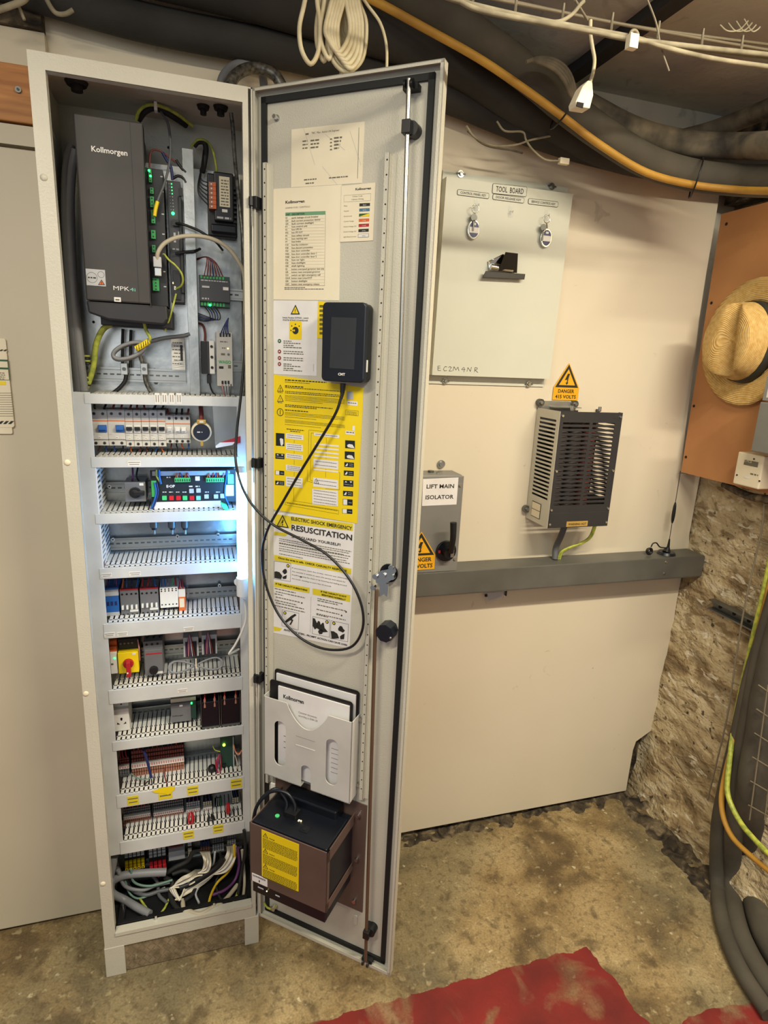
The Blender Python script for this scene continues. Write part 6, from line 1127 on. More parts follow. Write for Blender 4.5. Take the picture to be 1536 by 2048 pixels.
rows = ['earth leakage circuit breaker', 'fault current protection device', 'fault current shaftlight', 'fuse control unit', 'fuse UPS IN', 'fuse UPS OUT', 'fuse safety circuit', 'fuse retiring cam', 'fuse brake', 'fuse fan contactor', 'fuse descent prevention', 'fuse door controller', 'fuse door controller door 1', 'fuse door controller door 2', 'fuse car light', 'fuse shaftlight', 'shaft lighting', 'button overspeed governor test trip', 'button reset overspeed governor', 'switch car light emergency call', 'button reset Limax33CP', 'button shaftlight', 'button reset emergency release']
ids = ['Q3', 'Q30', 'Q36', 'F1', 'F2', 'F02', 'F5', 'F6', 'F7', 'F18', 'F28', 'F40', 'F40A', 'F40B', 'F56', 'F58', 'H58', 'S2', 'S2R', 'S10', 'S24-R', 'S58', 'S24X']
def f(mb, y, y2):
    mb.txt(DR, 'Kollmorgen', (571, 407), (609, 405), 5.5, y, 'ink', .03); mb.txt(DR, 'LEGEND FUSE / CONTROLS', (571, 417), (620, 415), 3, y, 'ink_soft')
    mb.flat(DR, [(571, 425), (651, 422), (651, 429), (571, 432)], y, 'table_green'); mb.txt(DR, 'UNIT   DESCRIPTION', (571, 431), (609, 429), 3.6, y2, 'ink', .01)
    for i, (r, d) in enumerate(zip(rows, ids)):
        v = 437+i*6.04; mb.txt(DR, d, (571, v), (571+1.9*len(d), v), 3.2, y, 'ink_soft', .02); mb.txt(DR, r, (583, v-.3), (583+1.86*len(r), v-2*(1-i/22)), 3.2, y, 'ink_soft', .02)
        mb.ln(DR, (571, v+1.5), (649, v+1.5-1.6*(1-i/22)), .0002, y, 'ink_soft')
    mb.ln(DR, (651, 428), (649, 571), .0004, y, 'ink_soft'); mb.ln(DR, (570, 571), (650, 571), .0003, y, 'ink_soft'); mb.greek(DR, (569, 576), (610, 576), 1.6, y, 'ink_soft'); mb.greek(DR, (569, 579), (648, 579), 1.6, y, 'ink_soft')
s.add('printing', f)
s = Sheet([(683, 372), (751, 365), (746, 481), (680, 484)], 'paper', 'wiring_colour_chart', 'cream wire colour code sheet with seven coloured bars on the door', 'poster', PY-.0006)
def f(mb, y, y2):
    mb.txt(DR, 'Kollmorgen', (711, 381), (742, 378), 4.5, y, 'ink', .03)
    for a, c in (((688, 391), (742, 387)), ((688, 404), (741, 401)), ((688, 391), (688, 404)), ((742, 387), (741, 401))): mb.ln(DR, a, c, .0003, y, 'ink_soft')
    mb.txt(DR, 'Colour Code', (705, 394), (725, 393), 2.6, y, 'ink_soft'); mb.txt(DR, 'Cabinet Wiring', (703, 400), (727, 399), 2.6, y, 'ink_soft')
    for i, (n_, k, l_) in enumerate((('Phase', 'ink', 'Black'), ('Neutral', 'steelblue', 'light blue'), ('Ground earth', 'dkgreen', ''), ('Control Voltage', 'orange', 'orange'), ('Control Voltage 12V', 'red', 'red'), ('Control Voltage 24V', 'ink', 'dark blue'), ('Light Rated Current', 'paper_white', 'white'))):
        v = 410+i*10.3; mb.txt(DR, n_, (688-.2*i, v+3), (688+1.35*len(n_)-.2*i, v+2.6), 2.4, y, 'ink_soft'); a, c, d, e = (719-.4*i, v-3.2), (740-.5*i, v-4.2), (739.8-.5*i, v+1.8), (718.8-.4*i, v+2.8)
        if i == 6: mb.flat(DR, [(a[0]-.6, a[1]-.6), (c[0]+.6, c[1]-.6), (d[0]+.6, d[1]+.6), (e[0]-.6, e[1]+.6)], y, 'ink_soft')
        mb.flat(DR, [a, c, d, e], y2 if i == 6 else y, k)
        if i == 2: mb.flat(DR, [c, d, e], y2, 'yellow')
        if l_: mb.txt(DR, l_, (726-.4*i, v+.9), (733-.4*i, v+.6), 2.2, y2-.0002, 'ink_soft' if i == 6 else 'white')
s.add('printing', f)
s = Sheet([(547, 601), (636, 602), (633, 752), (547, 748)], 'paper_white', 'bypass_instructions', 'white bypass switch instruction sheet with a yellow dial picture, left of the handheld terminal')
def f(mb, y, y2):
    warn_triangle(mb, DR, (591, 609), (581, 629), (600, 629), y, 'yellow', flash=False)
    mb.txt(DR, 'Switch Position BYPASS - switch', (565, 637), (617, 637), 2.8, y, 'ink', .02); mb.txt(DR, 'POSITIE BYPASS SCHAKELAAR', (566, 642), (616, 642), 2.8, y, 'ink', .02)
    c0 = DR.P(591, 661, y); mb.rrect(c0.x-.0152, c0.x+.0152, c0.z-.0185, c0.z+.0185, y, y+.0002, .003, 'yellow')
    mb.disc(c0.x, c0.z, .0075, y-.0005, y, 'ink', 16); mb.disc(c0.x-.003, c0.z, .0022, y-.0009, y-.0004, 'yellow', 8); mb.box(c0.x-.009, c0.x-.003, y-.0009, y-.0004, c0.z-.0012, c0.z+.0012, 'yellow')
    for dx, dz in ((-.011, 0), (-.009, .009), (0, .0125), (.009, .009)): mb.disc(c0.x+dx, c0.z+dz, .0014, y-.0004, y, 'ink', 8)
    for v, k, n in ((682, 'dkgreen', 4), (703, 'bypass_red', 2), (716, 'bypass_red', 2), (728, 'bypass_red', 4)):
        c = DR.P(559, v, y); mb.disc(c.x, c.z, .0042, y-.0003, y, k, 14); mb.disc(c.x, c.z, .0016, y-.0006, y-.0003, 'paper_white', 8)
        for i in range(n): mb.greek(DR, (567, v+1+i*4.2), (567+[16, 34, 20, 37][i] if n == 4 else 607, v+1.5+i*4.4), 1.9, y, 'ink_soft')
    mb.ln(DR, (627, 728), (627, 743), .0006, y, 'ink_soft')
s.add('printing', f)
s = Sheet([(636, 603), (649, 603), (648, 677), (634, 676)], 'yellow', 'yellow_tag', 'narrow yellow printed strip peeping out left of the handheld terminal', 'label', PY-.0004)
def f(mb, y, y2):
    for i in range(7): mb.flat(DR, [(639, 610+i*9), (646, 610+i*9), (646, 615+i*9), (639, 615+i*9)], y, 'ink_yellow')
s.add('printing', f)
s = Sheet([(547, 749), (727, 775), (714, 1047), (546, 1019)], 'yellow', 'emergency_procedure_poster', 'large yellow emergency procedure poster with white flow-chart boxes on the door', 'poster', PY-.0002)
Z = lambda x, y_: (520+x/6.4, 740+y_/6.4)           # crop coordinates
def f(mb, y, y2):
    G = lambda a, c, h=5, k='ink_yellow', fill=1.0: mb.greek(DR, Z(*a), Z(*c), h/6.4, y, k, fill)
    G((320, 135), (850, 165), 14, 'ink'); G((320, 160), (640, 175), 9)
    G((320, 215), (560, 222), 14, 'ink'); 
    for yy, e in ((235, 270), (285, 320), (300, 345)): G((320, yy), (1035, e), 9, 'ink')
    for i in range(5): G((320, 335+i*16), (1085 if i < 4 else 800, 375+i*16 if i < 4 else 425), 6)
    for i in range(2): G((320, 450+i*18), (930-200*i, 498+i*4), 10, 'ink')
    G((320, 515), (615, 543), 12, 'ink')
    for i in range(4): G((320, 545+i*18), (1085 if i < 3 else 720, 605+i*16 if i < 3 else 640), 6)
    for i in range(4): G((320, 650+i*15), (1085 if i < 3 else 780, 700+i*15), 6)
    G((340, 760), (565, 780), 10, 'ink'); G((385, 785), (520, 800), 10, 'ink')
s.add('body_text', f)
def f(mb, y, y2):
    for k, v in enumerate((275, 405)):
        A, B, C = Z(260, v-90), Z(218, v), Z(302, v); warn_triangle(mb, DR, A, B, C, y, 'yellow', .13, flash=(k == 0)); mb.greek(DR, Z(228, v+17), Z(290, v+20), 1.6, y, 'ink_yellow')
    c = DR.P(*Z(259, 540), y); mb.ring((c.x, y, c.z), .0078, .0007, 'ink', 'y', 20); mb.box(c.x-.0006, c.x+.0006, y-.0004, y, c.z-.005, c.z+.005, 'ink')
s.add('symbols', f)
def f(mb, y, y2):
    def bx(a, c, h, n=2):
        x0, y0 = a; x1, y1 = c; mb.flat(DR, [Z(x0, y0), Z(x1, y1), Z(x1, y1+h), Z(x0, y0+h)], y, 'paper_white')
        for i in range(n): t_ = (i+.7)/(n+.4); mb.greek(DR, Z(x0+20, y0+h*t_+4), Z(x1-20, y1+h*t_-0), 1.1, y2, 'ink_soft')
    for a in (((330, 808), (555, 835), 65, 2), ((330, 930), (550, 960), 85, 3), ((330, 1065), (550, 1090), 62, 2), ((330, 1210), (535, 1240), 72, 3), ((330, 1360), (545, 1385), 125, 3), ((690, 800), (1015, 835), 38, 1), ((700, 935), (1008, 965), 22, 0), ((700, 985), (1008, 1012), 22, 0), ((700, 1035), (1008, 1065), 22, 0), ((690, 1085), (1005, 1115), 22, 0), ((685, 1135), (1003, 1165), 110, 2), ((685, 1260), (1002, 1295), 20, 0), ((680, 1375), (1000, 1410), 115, 2), ((668, 1520), (997, 1545), 200, 5)): bx(*a)
    warn_triangle(mb, DR, Z(722, 1385), Z(685, 1450), Z(757, 1458), y2, 'paper_white', .13)
s.add('chart_boxes', f)
def f(mb, y, y2):
    L = lambda a, c: mb.ln(DR, Z(*a), Z(*c), .0005, y, 'ink')
    for a, c in (((437, 895), (437, 935)), ((437, 1035), (437, 1068)), ((437, 1150), (437, 1210)), ((437, 1305), (437, 1360)), ((433, 1510), (430, 1675)), ((430, 1675), (835, 1735)), ((850, 870), (850, 935)), ((848, 950), (845, 1140)), ((842, 1265), (840, 1375)), ((625, 768), (620, 1110)), ((625, 768), (850, 790)), ((655, 805), (645, 1410)), ((655, 805), (690, 808)), ((645, 1410), (680, 1420)), ((610, 1275), (605, 1425)), ((605, 1425), (675, 1440)), ((1005, 1310), (1022, 1315)), ((1022, 1315), (1018, 1535)), ((1018, 1535), (835, 1520)), ((325, 1725), (1005, 1845)), ((325, 1690), (1008, 1795)), ((325, 1690), (322, 1725)), ((1008, 1795), (1005, 1845))): L(a, c)
    mb.greek(DR, Z(345, 1710), Z(990, 1800), 1.2, y, 'ink_yellow')
s.add('flow_lines', f)
def f(mb, y, y2):
    mb0 = mb
    def pic(x0, y0, x1, y1, kind, mb):
        sh = 8; mb.flat(DR, [Z(x0, y0), Z(x1, y0+sh), Z(x1, y1+sh), Z(x0, y1)], y, 'pcb_black'); w, h = x1-x0, y1-y0
        p = lambda a, b: Z(x0+w*a, y0+h*b+sh*a)
        if kind == 'hand': mb.flat(DR, [p(.45, .45), p(.6, .38), p(.85, .45), p(.88, .8), p(.7, 1), p(.55, .9)], y2, 'paper_white')
        elif kind == 'fist': mb.flat(DR, [p(.2, .6), p(.4, .45), p(.75, .5), p(.98, .95), p(.6, .92), p(.25, .85)], y2, 'paper_white')
        elif kind == 'dots':
            mb.flat(DR, [p(.12, .35), p(.25, .12), p(.38, .35)], y2, 'paper_white'); mb.flat(DR, [p(.62, .15), p(.88, .15), p(.75, .42)], y2, 'paper_white'); mb.greek(DR, p(.1, .75), p(.9, .75), 1, y2, 'ltgrey')
        elif kind == 'half': mb.flat(DR, [p(0.04, .05), p(.45, .05), p(.45, .95), p(.04, .95)], y2, 'paper_white'); mb.greek(DR, p(.6, .6), p(.9, .6), 1, y2, 'ltgrey')
        else: mb.flat(DR, [p(.08, .8), p(.3, .2), p(.38, .35), p(.3, .8)], y2, 'paper_white'); mb.greek(DR, p(.5, .4), p(.9, .4), 1, y2, 'ltgrey'); mb.greek(DR, p(.5, .75), p(.9, .75), 1, y2, 'ltgrey')
    for pic_a in ((203, 805, 313, 968, 'hand'), (197, 1065, 313, 1135, 'dots'), (195, 1285, 310, 1340, 'half'), (195, 1415, 310, 1470, 'arm'), (1090, 898, 1215, 1000, 'fist'), (1085, 1040, 1210, 1138, 'fist'), (1080, 1178, 1203, 1240, 'arm'), (1073, 1285, 1200, 1350, 'arm'), (1068, 1408, 1195, 1488, 'dots'), (1063, 1545, 1190, 1610, 'arm'), (1060, 1650, 1185, 1728, 'half'), (1053, 1775, 1182, 1835, 'half')):
        mb = MB(); pic(*pic_a, mb); s.t.part('pictogram', mb)
    mb = mb0
    for q in ([(1115, 395), (1250, 405), (1250, 460), (1115, 445)], [(1110, 270), (1190, 275), (1195, 380), (1112, 375)], [(1095, 775), (1215, 790), (1212, 835), (1093, 820)], [(1185, 715), (1215, 718), (1212, 780), (1180, 775)]): mb.flat(DR, [Z(*p) for p in q], y, 'paper_white' if q[0][0] != 1110 else 'ltgrey')
    for a, c in (((1095, 510), (1258, 525)), ((1258, 525), (1256, 588)), ((1256, 588), (1093, 572)), ((1093, 572), (1095, 510))): mb.ln(DR, Z(*a), Z(*c), .0005, y, 'ink')
    for i in range(3): mb.greek(DR, Z(1110, 535+i*16), Z(1240, 545+i*16), 1, y, 'ink_yellow'); 
    mb.greek(DR, Z(1125, 425), Z(1235, 432), 1.6, y2, 'ink_soft'); mb.greek(DR, Z(1105, 800), Z(1205, 812), 2, y2, 'ink_soft')
s.add('pictograms', f)
# resuscitation poster
s = Sheet([(548, 1024), (709, 1047), (699, 1297), (546, 1265)], 'paper_white', 'resuscitation_poster', 'white and yellow ELECTRIC SHOCK EMERGENCY RESUSCITATION poster below the yellow poster', 'poster', PY+.0001)
Y = lambda x, y_: (510+x/4.8, 1010+y_/4.8)
def f(mb, y, y2):
    for q in ([(185, 85), (350, 110), (345, 225), (190, 205)], [(345, 108), (942, 180), (940, 250), (345, 180)], [(185, 255), (325, 272), (290, 300), (185, 290)], [(185, 478), (925, 612), (922, 665), (185, 530)], [(185, 735), (525, 795), (523, 848), (185, 785)], [(553, 800), (915, 865), (912, 932), (553, 858)], [(180, 1165), (260, 1185), (240, 1210), (180, 1210)]): mb = MB(); mb.flat(DR, [Y(*p) for p in q], y, 'label_yellow'); s.t.part('yellow_band', mb)
f(None, s.y-.0003, s.y-.0006)
def f(mb, y, y2):
    y = y2-.0002
    def T(t, a, c, h, b=.02): mb = MB(); mb.txt(DR, t, Y(*a), Y(*c), h/4.8, y, 'ink', b); s.t.part('heading', mb)
    # text follows the sheet, which hangs level on the door
    T('ELECTRIC SHOCK EMERGENCY', (350, 147), (932, 240), 32, .02); T('RESUSCITATION', (350, 243), (932, 338), 52, .025); T('SAFEGUARD YOURSELF!', (350, 315), (820, 392), 24, .02)
    T('Once the area is safe. CHECK CASUALTY RESPONSE', (222, 517), (880, 640), 18, .03); T('IF THE CASUALTY IS BREATHING', (198, 768), (502, 822), 15, .04); T('IF THE CASUALTY IS NOT', (632, 838), (878, 888), 15, .04); T('BREATHING NORMALLY', (640, 870), (872, 915), 15, .04)
    T('ANTS  FIRST STEPS - PROMPT ACTION CAN SAVE LIVES', (275, 1212), (885, 1345), 16, .03)
f(None, s.y-.0003, s.y-.0006)
def f(mb, y, y2):
    G = lambda a, c, h=7: mb.greek(DR, Y(*a), Y(*c), h/4.8, y, 'ink_soft')
    for i in range(8): G((232, 330+i*19), ((925, 905, 850, 915, 895, 880, 910, 460)[i], (440, 455, 468, 475, 498, 525, 548, 510)[i]+8*0+(8 if i < 6 else 12)))
    for i, l in enumerate(('If unconscious, open the airway, remove any obstruction', 'the casualty is unable to open the airway and check for', 'breathing  using the chest or by listening and feeling around', 'the mouth, checking no more than 10 seconds')): mb.txt(DR, l, Y(355, 612+i*33), Y((905, 870, 880, 730)[i], (712, 740, 775, 785)[i]), 10/4.8, y, 'ink', .01)
    for i in range(7): G((190+10*(i % 2), 805+i*27), ((390, 480, 270, 430, 400, 470, 480)[i], (850, 900, 870, 940, 968, 1005, 1035)[i]), 9)
    for i in range(6): G((600-10*(i > 2), 905+[0, 22, 58, 100, 142, 142][i]), ((840, 800, 870, 810, 870, 700)[i], (950, 958, 1020, 1055, 1110, 1090)[i]), 9)
    mb.ln(DR, Y(538, 880), Y(530, 1225), .0004, y, 'ink')
s.add('body_text', f)
def f(mb, y, y2):
    wt = [(265, 92), (205, 205), (325, 222)]; warn_triangle(mb, DR, *[Y(*p) for p in wt], y-.0004, 'label_yellow', .12)
    s.t.part('warning_triangle', mb)
    PB = [((185, 537), (343, 560), (340, 735), (183, 708)), ((262, 1005), (422, 1040), (415, 1200), (258, 1160)), ((555, 1070), (718, 1105), (712, 1270), (550, 1235)), ((730, 1110), (897, 1145), (890, 1315), (722, 1278))]
    SH = [[[(187, 640), (205, 636), (235, 645), (262, 680), (250, 712), (187, 700)], [(262, 640), (272, 622), (290, 612), (303, 622), (308, 645), (296, 660), (280, 664)], [(262, 692), (285, 680), (305, 672), (300, 708), (270, 710)]],
          [[(270, 1130), (310, 1095), (350, 1062), (370, 1052), (392, 1048), (397, 1060), (372, 1076), (350, 1100), (285, 1140)], [(340, 1085), (368, 1105), (355, 1132), (345, 1150), (330, 1148), (350, 1112), (325, 1098)], [(368, 1056), (380, 1044), (390, 1052), (384, 1064), (372, 1066)]],
          [[(555, 1085), (575, 1090), (588, 1120), (610, 1165), (575, 1195), (552, 1160)], [(592, 1140), (605, 1112), (622, 1118), (630, 1150), (650, 1128), (660, 1135), (668, 1180), (700, 1218), (655, 1222), (590, 1180)], [(605, 1215), (615, 1198), (640, 1194), (655, 1210), (645, 1238), (618, 1240)]],
          [[(728, 1210), (755, 1212), (790, 1235), (808, 1280), (735, 1285)], [(798, 1185), (815, 1160), (835, 1165), (848, 1190), (864, 1205), (845, 1225), (800, 1205)], [(815, 1262), (835, 1245), (860, 1235), (855, 1288), (820, 1290)]]]
    for bx_, sh in zip(PB, SH):
        mb = MB()
        for k_ in range(4): mb.ln(DR, Y(*bx_[k_]), Y(*bx_[(k_+1) % 4]), .0007, y, 'ink')
        for l in sh: mb.flat(DR, [Y(*p) for p in l], y2, 'ink')
        s.t.part('pictogram', mb)
    for p in ((318, 583), (288, 1035), (692, 1122), (758, 1135)): mb = MB(); c = DR.P(*Y(*p), y); mb.disc(c.x, c.z, .0042, y2-.0003, y2, 'ink', 14); mb.disc(c.x, c.z, .0024, y2-.0006, y2-.0003, 'label_yellow', 8); s.t.part('letter_mark', mb)
    for p in ((442, 690), (450, 940), (875, 1025), (832, 1060)): mb = MB(); c = DR.P(*Y(*p), y); mb.disc(c.x, c.z, .002, y2-.0003, y2, 'ink', 10); s.t.part('letter_mark', mb)
f(MB(), s.y-.0003, s.y-.0006)
mb = MB(); mb.flat(DR, [(727, 770), (740, 760), (742, 790), (730, 800)], PY-.0012, 'film')
# ------------------------------------------------------------------ handheld terminal
yf, ybk = -.020, SY-.003; a, c = DR.P(645, 604, yf), DR.P(727, 767, yf)
t = Thing(DR, ((a.x+c.x)/2, 0, c.z), 'handheld_terminal', 'dark blue-black handheld touch terminal hung on the cabinet door with its cable below', 'terminal')
mb = MB(); mb.rrect(a.x, c.x, c.z, a.z, yf, yf+.016, .009, 'navy'); t.part('front_shell', mb, bevel=.0025)
mb = MB(); mb.rrect(a.x+.001, c.x-.001, c.z+.001, a.z-.001, yf+.016, ybk, .010, 'black'); t.part('back_shell', mb, bevel=.002)
mb = MB(); mb.pp(DR, [(663, 634), (713, 636), (708, 739), (659, 736)], yf-.0005, yf+.001, 'screen'); t.part('screen', mb)
mb = MB(); mb.txt(DR, 'CMT', (676, 751), (690, 751), 5, yf-.0006, 'white', .03); t.part('logo', mb)
mb = MB(); mb.box(c.x-.0005, c.x+.0008, yf+.010, yf+.0155, c.z+.022, c.z+.045, 'white'); t.part('side_label', mb)
q = DR.P(686, 768, -.006); t2 = Thing(DR, (q.x, -.006, q.z), 'terminal_cable', 'long black cable looping from the handheld terminal across the door posters into the cabinet', 'cable')
mb = MB(); mb.cyl((q.x, -.006, q.z+.001), (q.x-.001, -.006, q.z-.018), .0062, 'black', 12, .0048); mb.cyl((q.x-.001, -.006, q.z-.018), (q.x-.003, -.006, q.z-.03), .0045, 'rubber', 10, .003); t2.part('plug', mb)
L = [(685, 785, -.008), (672, 825, -.012), (640, 880, -.012), (600, 945, -.012), (565, 1005, -.012), (535, 1060, -.014), (524, 1110, -.014), (532, 1170, -.014), (558, 1230, -.014), (600, 1275, -.012), (650, 1298, -.010), (700, 1295, -.010), (724, 1262, -.012), (724, 1215, -.014), (700, 1160, -.016), (655, 1110, -.018), (600, 1078, -.020), (550, 1052, -.024), (515, 1022, -.03)]
P_ = [DR.P(u, v, y) for u, v, y in L]
inv = lambda w: Vector(((w.x-DR.o.x)*DR.c+(w.y-DR.o.y)*DR.s, -(w.x-DR.o.x)*DR.s+(w.y-DR.o.y)*DR.c, w.z))
P_ += [inv(W.P(u, v, y)) for u, v, y in ((492, 990, -.275), (478, 955, -.262), (471, 915, -.235), (474, 860, -.22), (482, 790, -.21), (489, 710, -.20), (493, 620, -.19), (494, 540, -.18), (492, 470, -.15))]
mb = MB(); mb.tube(P_, .0030, 'black', 9, 6); t2.part('sheath', mb)
# ------------------------------------------------------------------ document pocket with folders
hy = -.024; x0, x1 = DR.P(528, 1392, hy).x, .2765; zt_r, zb = .795, DR.P(698, 1608, hy).z
t = Thing(DR, ((x0+x1)/2, 0, zb), 'document_pocket', 'light grey plastic document pocket with oval windows on the lower door', 'document holder')
zl = DR.P(530, 1394, hy).z; z0_ = zb; zt_ = (zl+zt_r)/2
w = x1-x0; X = lambda k: x0+w*k
arc = [(X(.27)+ (X(.74)-X(.27))*(i/12), zt_-.055*sin(pi*i/12)**.8) for i in range(13)]
def oval(cx, cz, rx, rz, n=10): return [(cx+rx*cos(pi*i/n), cz+rz-rx+rx*sin(pi*i/n)) for i in range(n+1)]+[(cx-rx*cos(pi*i/n), cz-rz+rx-rx*sin(pi*i/n)) for i in range(n+1)]
# front built from strips around the two oval windows and the bottom notch
bm_holes = [(X(.19), (zt_+z0_)/2-.008, .0165, .062), (X(.79), (zt_+z0_)/2-.012, .0165, .062)]
def front():
    mb = MB(); cols = 96; 
    def top(x):
        k = (x-x0)/w; return zt_-.055*max(0, sin(pi*(k-.27)/.47))**.8 if .27 < k < .74 else zt_
    def bot(x):
        k = abs(x-X(.5)); return z0_+.050+sqrt(max(0, .014**2-k*k)) if k < .014 else z0_
    xs = sorted(set([x0+w*i/cols for i in range(cols+1)]+[b_+s_*r for b_, _, r, _ in bm_holes for s_ in (-1, 1)]+[X(.5)-.014, X(.5)+.014, X(.5)-.01399, X(.5)+.01399]))
    for a, b_ in zip(xs, xs[1:]):
        segs = [(bot(a) if abs((a+b_)/2-X(.5)) < .014 or True else z0_, bot(b_), top(a), top(b_))]; m_ = (a+b_)/2
        if abs(m_-X(.5)) >= .014: segs = [(z0_, z0_, top(a), top(b_))]
        for cx, cz, r, rz in bm_holes:
            if abs(m_-cx) < r:
                ha, hb = [rz-r+sqrt(max(0, r*r-(q-cx)**2)) for q in (a, b_)]; s0 = segs[0]; segs = [(s0[0], s0[1], cz-ha, cz-hb), (cz+ha, cz+hb, s0[2], s0[3])]
        for l0, l1, h0, h1 in segs: mb.prism([(a, l0), (b_, l1), (b_, h1), (a, h0)], hy, hy+.0022, 'module')
    return mb
t.part('front', front())
mb = MB(); mb.box(x0, x0+.002, hy, SY-.001, z0_, zt_+.004, 'module'); mb.box(x1-.002, x1, hy, SY-.001, z0_, zt_, 'module'); mb.box(x0, X(.5)-.014, hy, SY-.001, z0_, z0_+.002, 'module'); mb.box(X(.5)+.014, x1, hy, SY-.001, z0_, z0_+.002, 'module'); t.part('sides', mb)
mb = MB(); mb.box(X(.38), X(.60), hy-.0006, hy, zt_-.105, zt_-.1035, 'white'); mb.box(X(.38), X(.60), hy-.0004, hy, zt_-.080, zt_-.0792, 'paint_dark'); t.part('moulded_line', mb)
mb = MB(); 
for zz in (zt_-.01, z0_+.03): mb.cyl((x1+.005, SY-.010, zz), (x1+.005, SY-.004, zz), .005, 'steel', 10)
t.part('screw', mb)
for (nm, lab, k, ya, xa, xb, ztop, kk) in (('document_folder', 'black-edged folder standing at the back of the document pocket', 'black', .012, .012, -.002, .048, 'paper_white'), ('document_folder', 'front black-edged folder with a sheet marked Kollmorgen in the document pocket', 'black', -.004, .004, -.010, .026, 'paper_white')):
    t = Thing(DR, ((x0+x1)/2, ya, z0_+.004), nm, lab, 'folder'); mb = MB(); mb.rrect(x0+xa*.4+.002, x1+xb, z0_+.004, zt_+ztop+.012, ya, ya+.0018, .008, k); t.part('cover', mb)
    mb = MB(); d_ = .014 if 'back' in lab else .030; mb.box(x0+d_, x1+xb-.007, ya-.004, ya-.0004, z0_+.006, zt_+ztop+.002, 'paper_white'); t.part('papers', mb)
    if 'front' in lab:
        mb = MB(); mb.txw('Kollmorgen', x0+.045, x0+.102, zt_+ztop-.026, .010, ya-.0045, 'ink', .03); mb.txw('Customer documents', x0+.088, x0+.138, zt_-.028, .005, ya-.0045, 'ink_soft'); mb.txw('according to EN81-20', x0+.088, x0+.140, zt_-.037, .005, ya-.0045, 'ink_soft')
        for i in range(6): mb.box(bm_holes[1][0]-.010, bm_holes[1][0]+.010, ya-.0045, ya-.004, bm_holes[1][1]+.025-i*.013, bm_holes[1][1]+.0258-i*.013, 'ink_soft')
        for i in range(3): mb.box(bm_holes[0][0]+.001, bm_holes[0][0]+.012, ya-.0045, ya-.004, bm_holes[0][1]+.012-i*.016, bm_holes[0][1]+.0135-i*.016, 'ink_soft')
        t.part('printing', mb)
# ------------------------------------------------------------------ battery backup box on its bracket
uy = -.125; ux0, ux1 = DR.P(499, 1648, uy).x, .2745; uzt, uzb = .522, .356
t = Thing(DR, ((ux0+ux1)/2, -.05, .30), 'backup_power_box', 'black backup power unit in a brown bracket with a yellow warning label', 'power unit')
mb = MB(); pz0, pz1 = DR.P(731, 1827, SY-.002).z, DR.P(738, 1621, SY-.002).z; mb.box(ux0-.02, .305, SY-.0035, SY-.001, pz0, pz1+.012, 'brown'); t.part('back_plate', mb)
for u, v in ((714, 1630), (711, 1717), (706, 1800)): p = DR.P(u, v, SY-.006); mb = MB(); mb.cyl((p.x+.004, SY-.012, p.z), (p.x+.004, SY-.003, p.z), .005, 'chrome', 8); t.part('bolt', mb)
mb = MB(); mb.box(ux0, ux1, uy, uy+.0025, uzb, uzt, 'brown'); mb.box(ux1-.002, ux1, uy, SY-.003, uzt-.030, uzt, 'brown'); mb.box(ux1-.002, ux1, uy, SY-.003, uzb, uzb+.022, 'brown'); mb.box(ux0, ux0+.002, uy, SY-.003, uzb, uzt, 'brown'); mb.box(ux1-.002, ux1, uy, uy+.012, uzb, uzt, 'brown'); t.part('bracket', mb)
mb = MB(); mb.box(ux0+.004, ux1-.003, uy+.004, SY-.006, uzb-.034, uzt-.006, 'ups_black'); t.part('case', mb, bevel=.005)
mb = MB(); mb.box(ux0+.003, ux1-.005, uy+.006, SY-.03, uzt-.006, uzt+.001, 'ups_black'); mb.box(ux0+.03, ux1-.03, -.03, SY-.006, uzt-.006, uzt+.022, 'ups_black'); t.part('top_cover', mb, bevel=.004)
mb = MB(); mb.box(ux0+.006, ux1-.004, uy+.003, uy+.012, uzb-.032, uzb, 'ups_black'); mb.box(ux0+.022, ux0+.038, uy+.0002, uy+.001, uzb-.013, uzb-.010, 'ltgrey'); mb.ball((ux0+.048, uy, uzb-.012), .0016, 'led_amber', 8, 6); mb.box(ux0+.072, ux0+.084, uy+.0002, uy+.001, uzb-.014, uzb-.011, 'ltgrey'); t.part('lower_front', mb)
p = lambda u, v: DR.P(u, v, 0)
mb = MB(); mb.cyl((ux0+.048, uy+.045, uzt), (ux0+.048, uy+.045, uzt+.003), .0055, 'btn_g', 14); t.part('power_button', mb)
mb = MB(); mb.ball((ux0+.108, uy+.055, uzt+.003), .002, 'led_amber', 8, 6); mb.box(ux0+.10, ux0+.104, uy+.052, uy+.058, uzt, uzt+.0025, 'white'); t.part('indicator_light', mb)
mb = MB(); mb.box(ux0+.118, ux0+.140, uy+.028, uy+.050, uzt, uzt+.0022, 'black_gloss'); mb.box(ux0+.124, ux0+.134, uy+.034, uy+.044, uzt+.0018, uzt+.003, 'black'); mb.box(ux0+.066, ux0+.095, uy+.05, uy+.075, uzt, uzt+.016, 'black'); t.part('outlet', mb, bevel=.001)
ylab = uy-.0006; mb = MB(); la, lb, lc, ld = (523, 1657), (598, 1684), (597, 1785), (526, 1760)
A, B = DR.P(*la, ylab), DR.P(*lb, ylab); lx0, lx1, lz1, lz0 = A.x, B.x, uzt-.006, uzb+.028; mb.box(lx0, lx1, ylab, uy, lz0, lz1, 'yellow')
hh = (lz1-lz0)/3
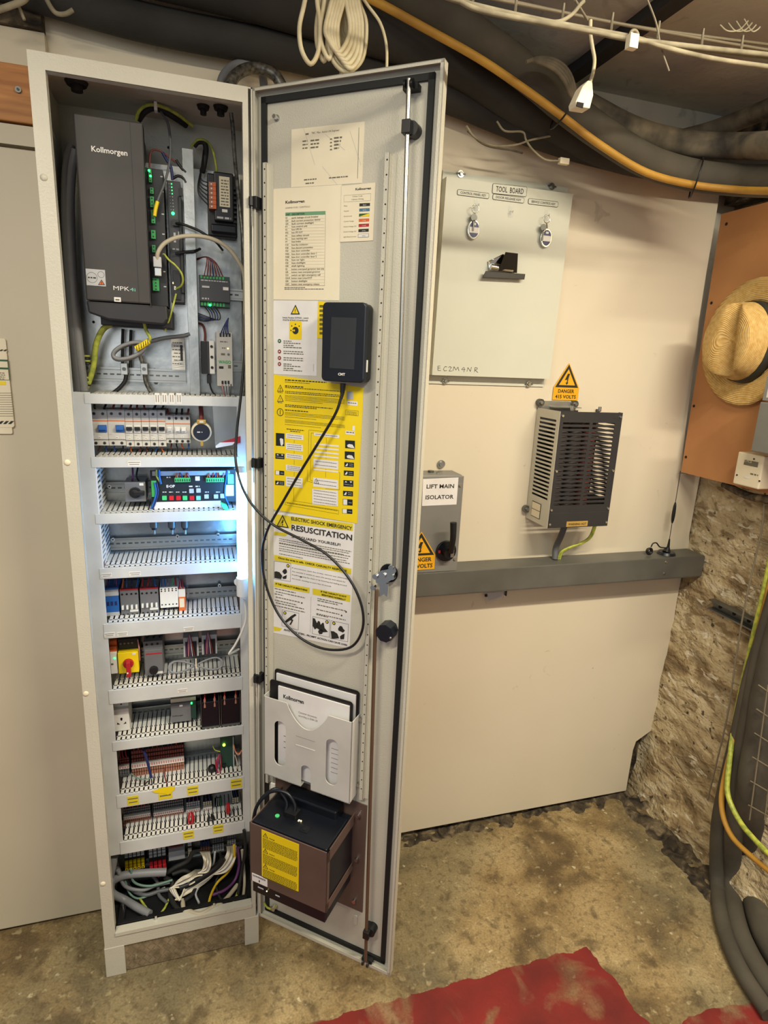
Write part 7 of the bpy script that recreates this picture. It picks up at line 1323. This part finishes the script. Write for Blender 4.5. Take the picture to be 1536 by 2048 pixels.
for i in range(3):
    z = lz1-i*hh-.005; cx = lx0+.011; mb.add([(cx, ylab-.0003, z), (cx-.0075, ylab-.0003, z-.013), (cx+.0075, ylab-.0003, z-.013)], [(0, 1, 2)], 'ink'); mb.add([(cx, ylab-.0005, z-.003), (cx-.005, ylab-.0005, z-.0115), (cx+.005, ylab-.0005, z-.0115)], [(0, 1, 2)], 'yellow'); mb.box(cx-.0006, cx+.0006, ylab-.0008, ylab-.0005, z-.010, z-.006, 'ink')
    mb.txw('Achtung!' if i == 0 else 'Attention!' if i == 1 else 'Warning!', lx0+.021, lx0+.036, z-.012, .0032, ylab-.0003, 'ink', .02)
    for k in range(9):
        zz = z-.018-k*.0032; x = lx0+.004
        while x < lx1-.006: w_ = random.uniform(.002, .006); mb.box(x, min(x+w_, lx1-.004), ylab-.0003, ylab-.0001, zz, zz+.0016, 'ink_yellow'); x += w_+.0012
t.part('warning_label', mb)
mb = MB(); mb.box(ux0+.006, ux0+.050, ylab-.0004, uy, uzb+.002, uzb+.024, 'paper_white'); mb.txw('SCHWENKBAR', ux0+.009, ux0+.046, uzb+.017, .0045, ylab-.0006, 'ink', .03); mb.box(ux0+.026, ux0+.029, ylab-.0006, ylab-.0004, uzb+.006, uzb+.012, 'ink'); t.part('small_label', mb)
for sx, lab in ((.062, 'left one curling to the cabinet'), (.085, 'right one plugged into the outlet')):
    cw = [(ux0+sx, uy+.06, uzt+.006), (ux0+sx-.004, uy+.07, uzt+.028), (ux0+sx-.03, uy+.07, uzt+.052), (ux0+.015, uy+.06, uzt+.045), (ux0-.008, uy+.04, uzt+.01), (ux0-.014, uy+.03, uzt-.05), (ux0-.018, uy+.03, uzt-.10)]
    mb = MB(); mb.tube(cw, .0042, 'ups_black', 9); Thing(DR, cw[0], 'power_lead', 'black lead looping over the backup power unit, %s' % lab, 'cable', mb=mb)
mb = MB(); p0 = DR.P(546, 1572, -.02); mb.box(p0.x-.006, p0.x+.006, -.022, -.018, p0.z-.006, p0.z+.008, 'white'); Thing(DR, p0, 'cable_tie', 'white tie holding the leads above the backup power unit', 'cable tie', mb=mb)
mb = MB(); c = DR.P(711, 1838, SY-.002); mb.rrect(c.x-.005, c.x+.005, c.z-.018, c.z+.012, SY-.003, SY-.001, .0045, 'paint'); dpart('slotted_tab', mb)
mb = MB(); mb.tube([DR.P(u, v, SY-.008) for u, v in ((528, 1805), (535, 1815), (546, 1818), (552, 1812))], .003, 'gy', 7); c = DR.P(547, 1816, SY-.01); mb.cyl((c.x, SY-.015, c.z), (c.x, SY-.004, c.z), .007, 'chrome', 8); dpart('earth_strap', mb)
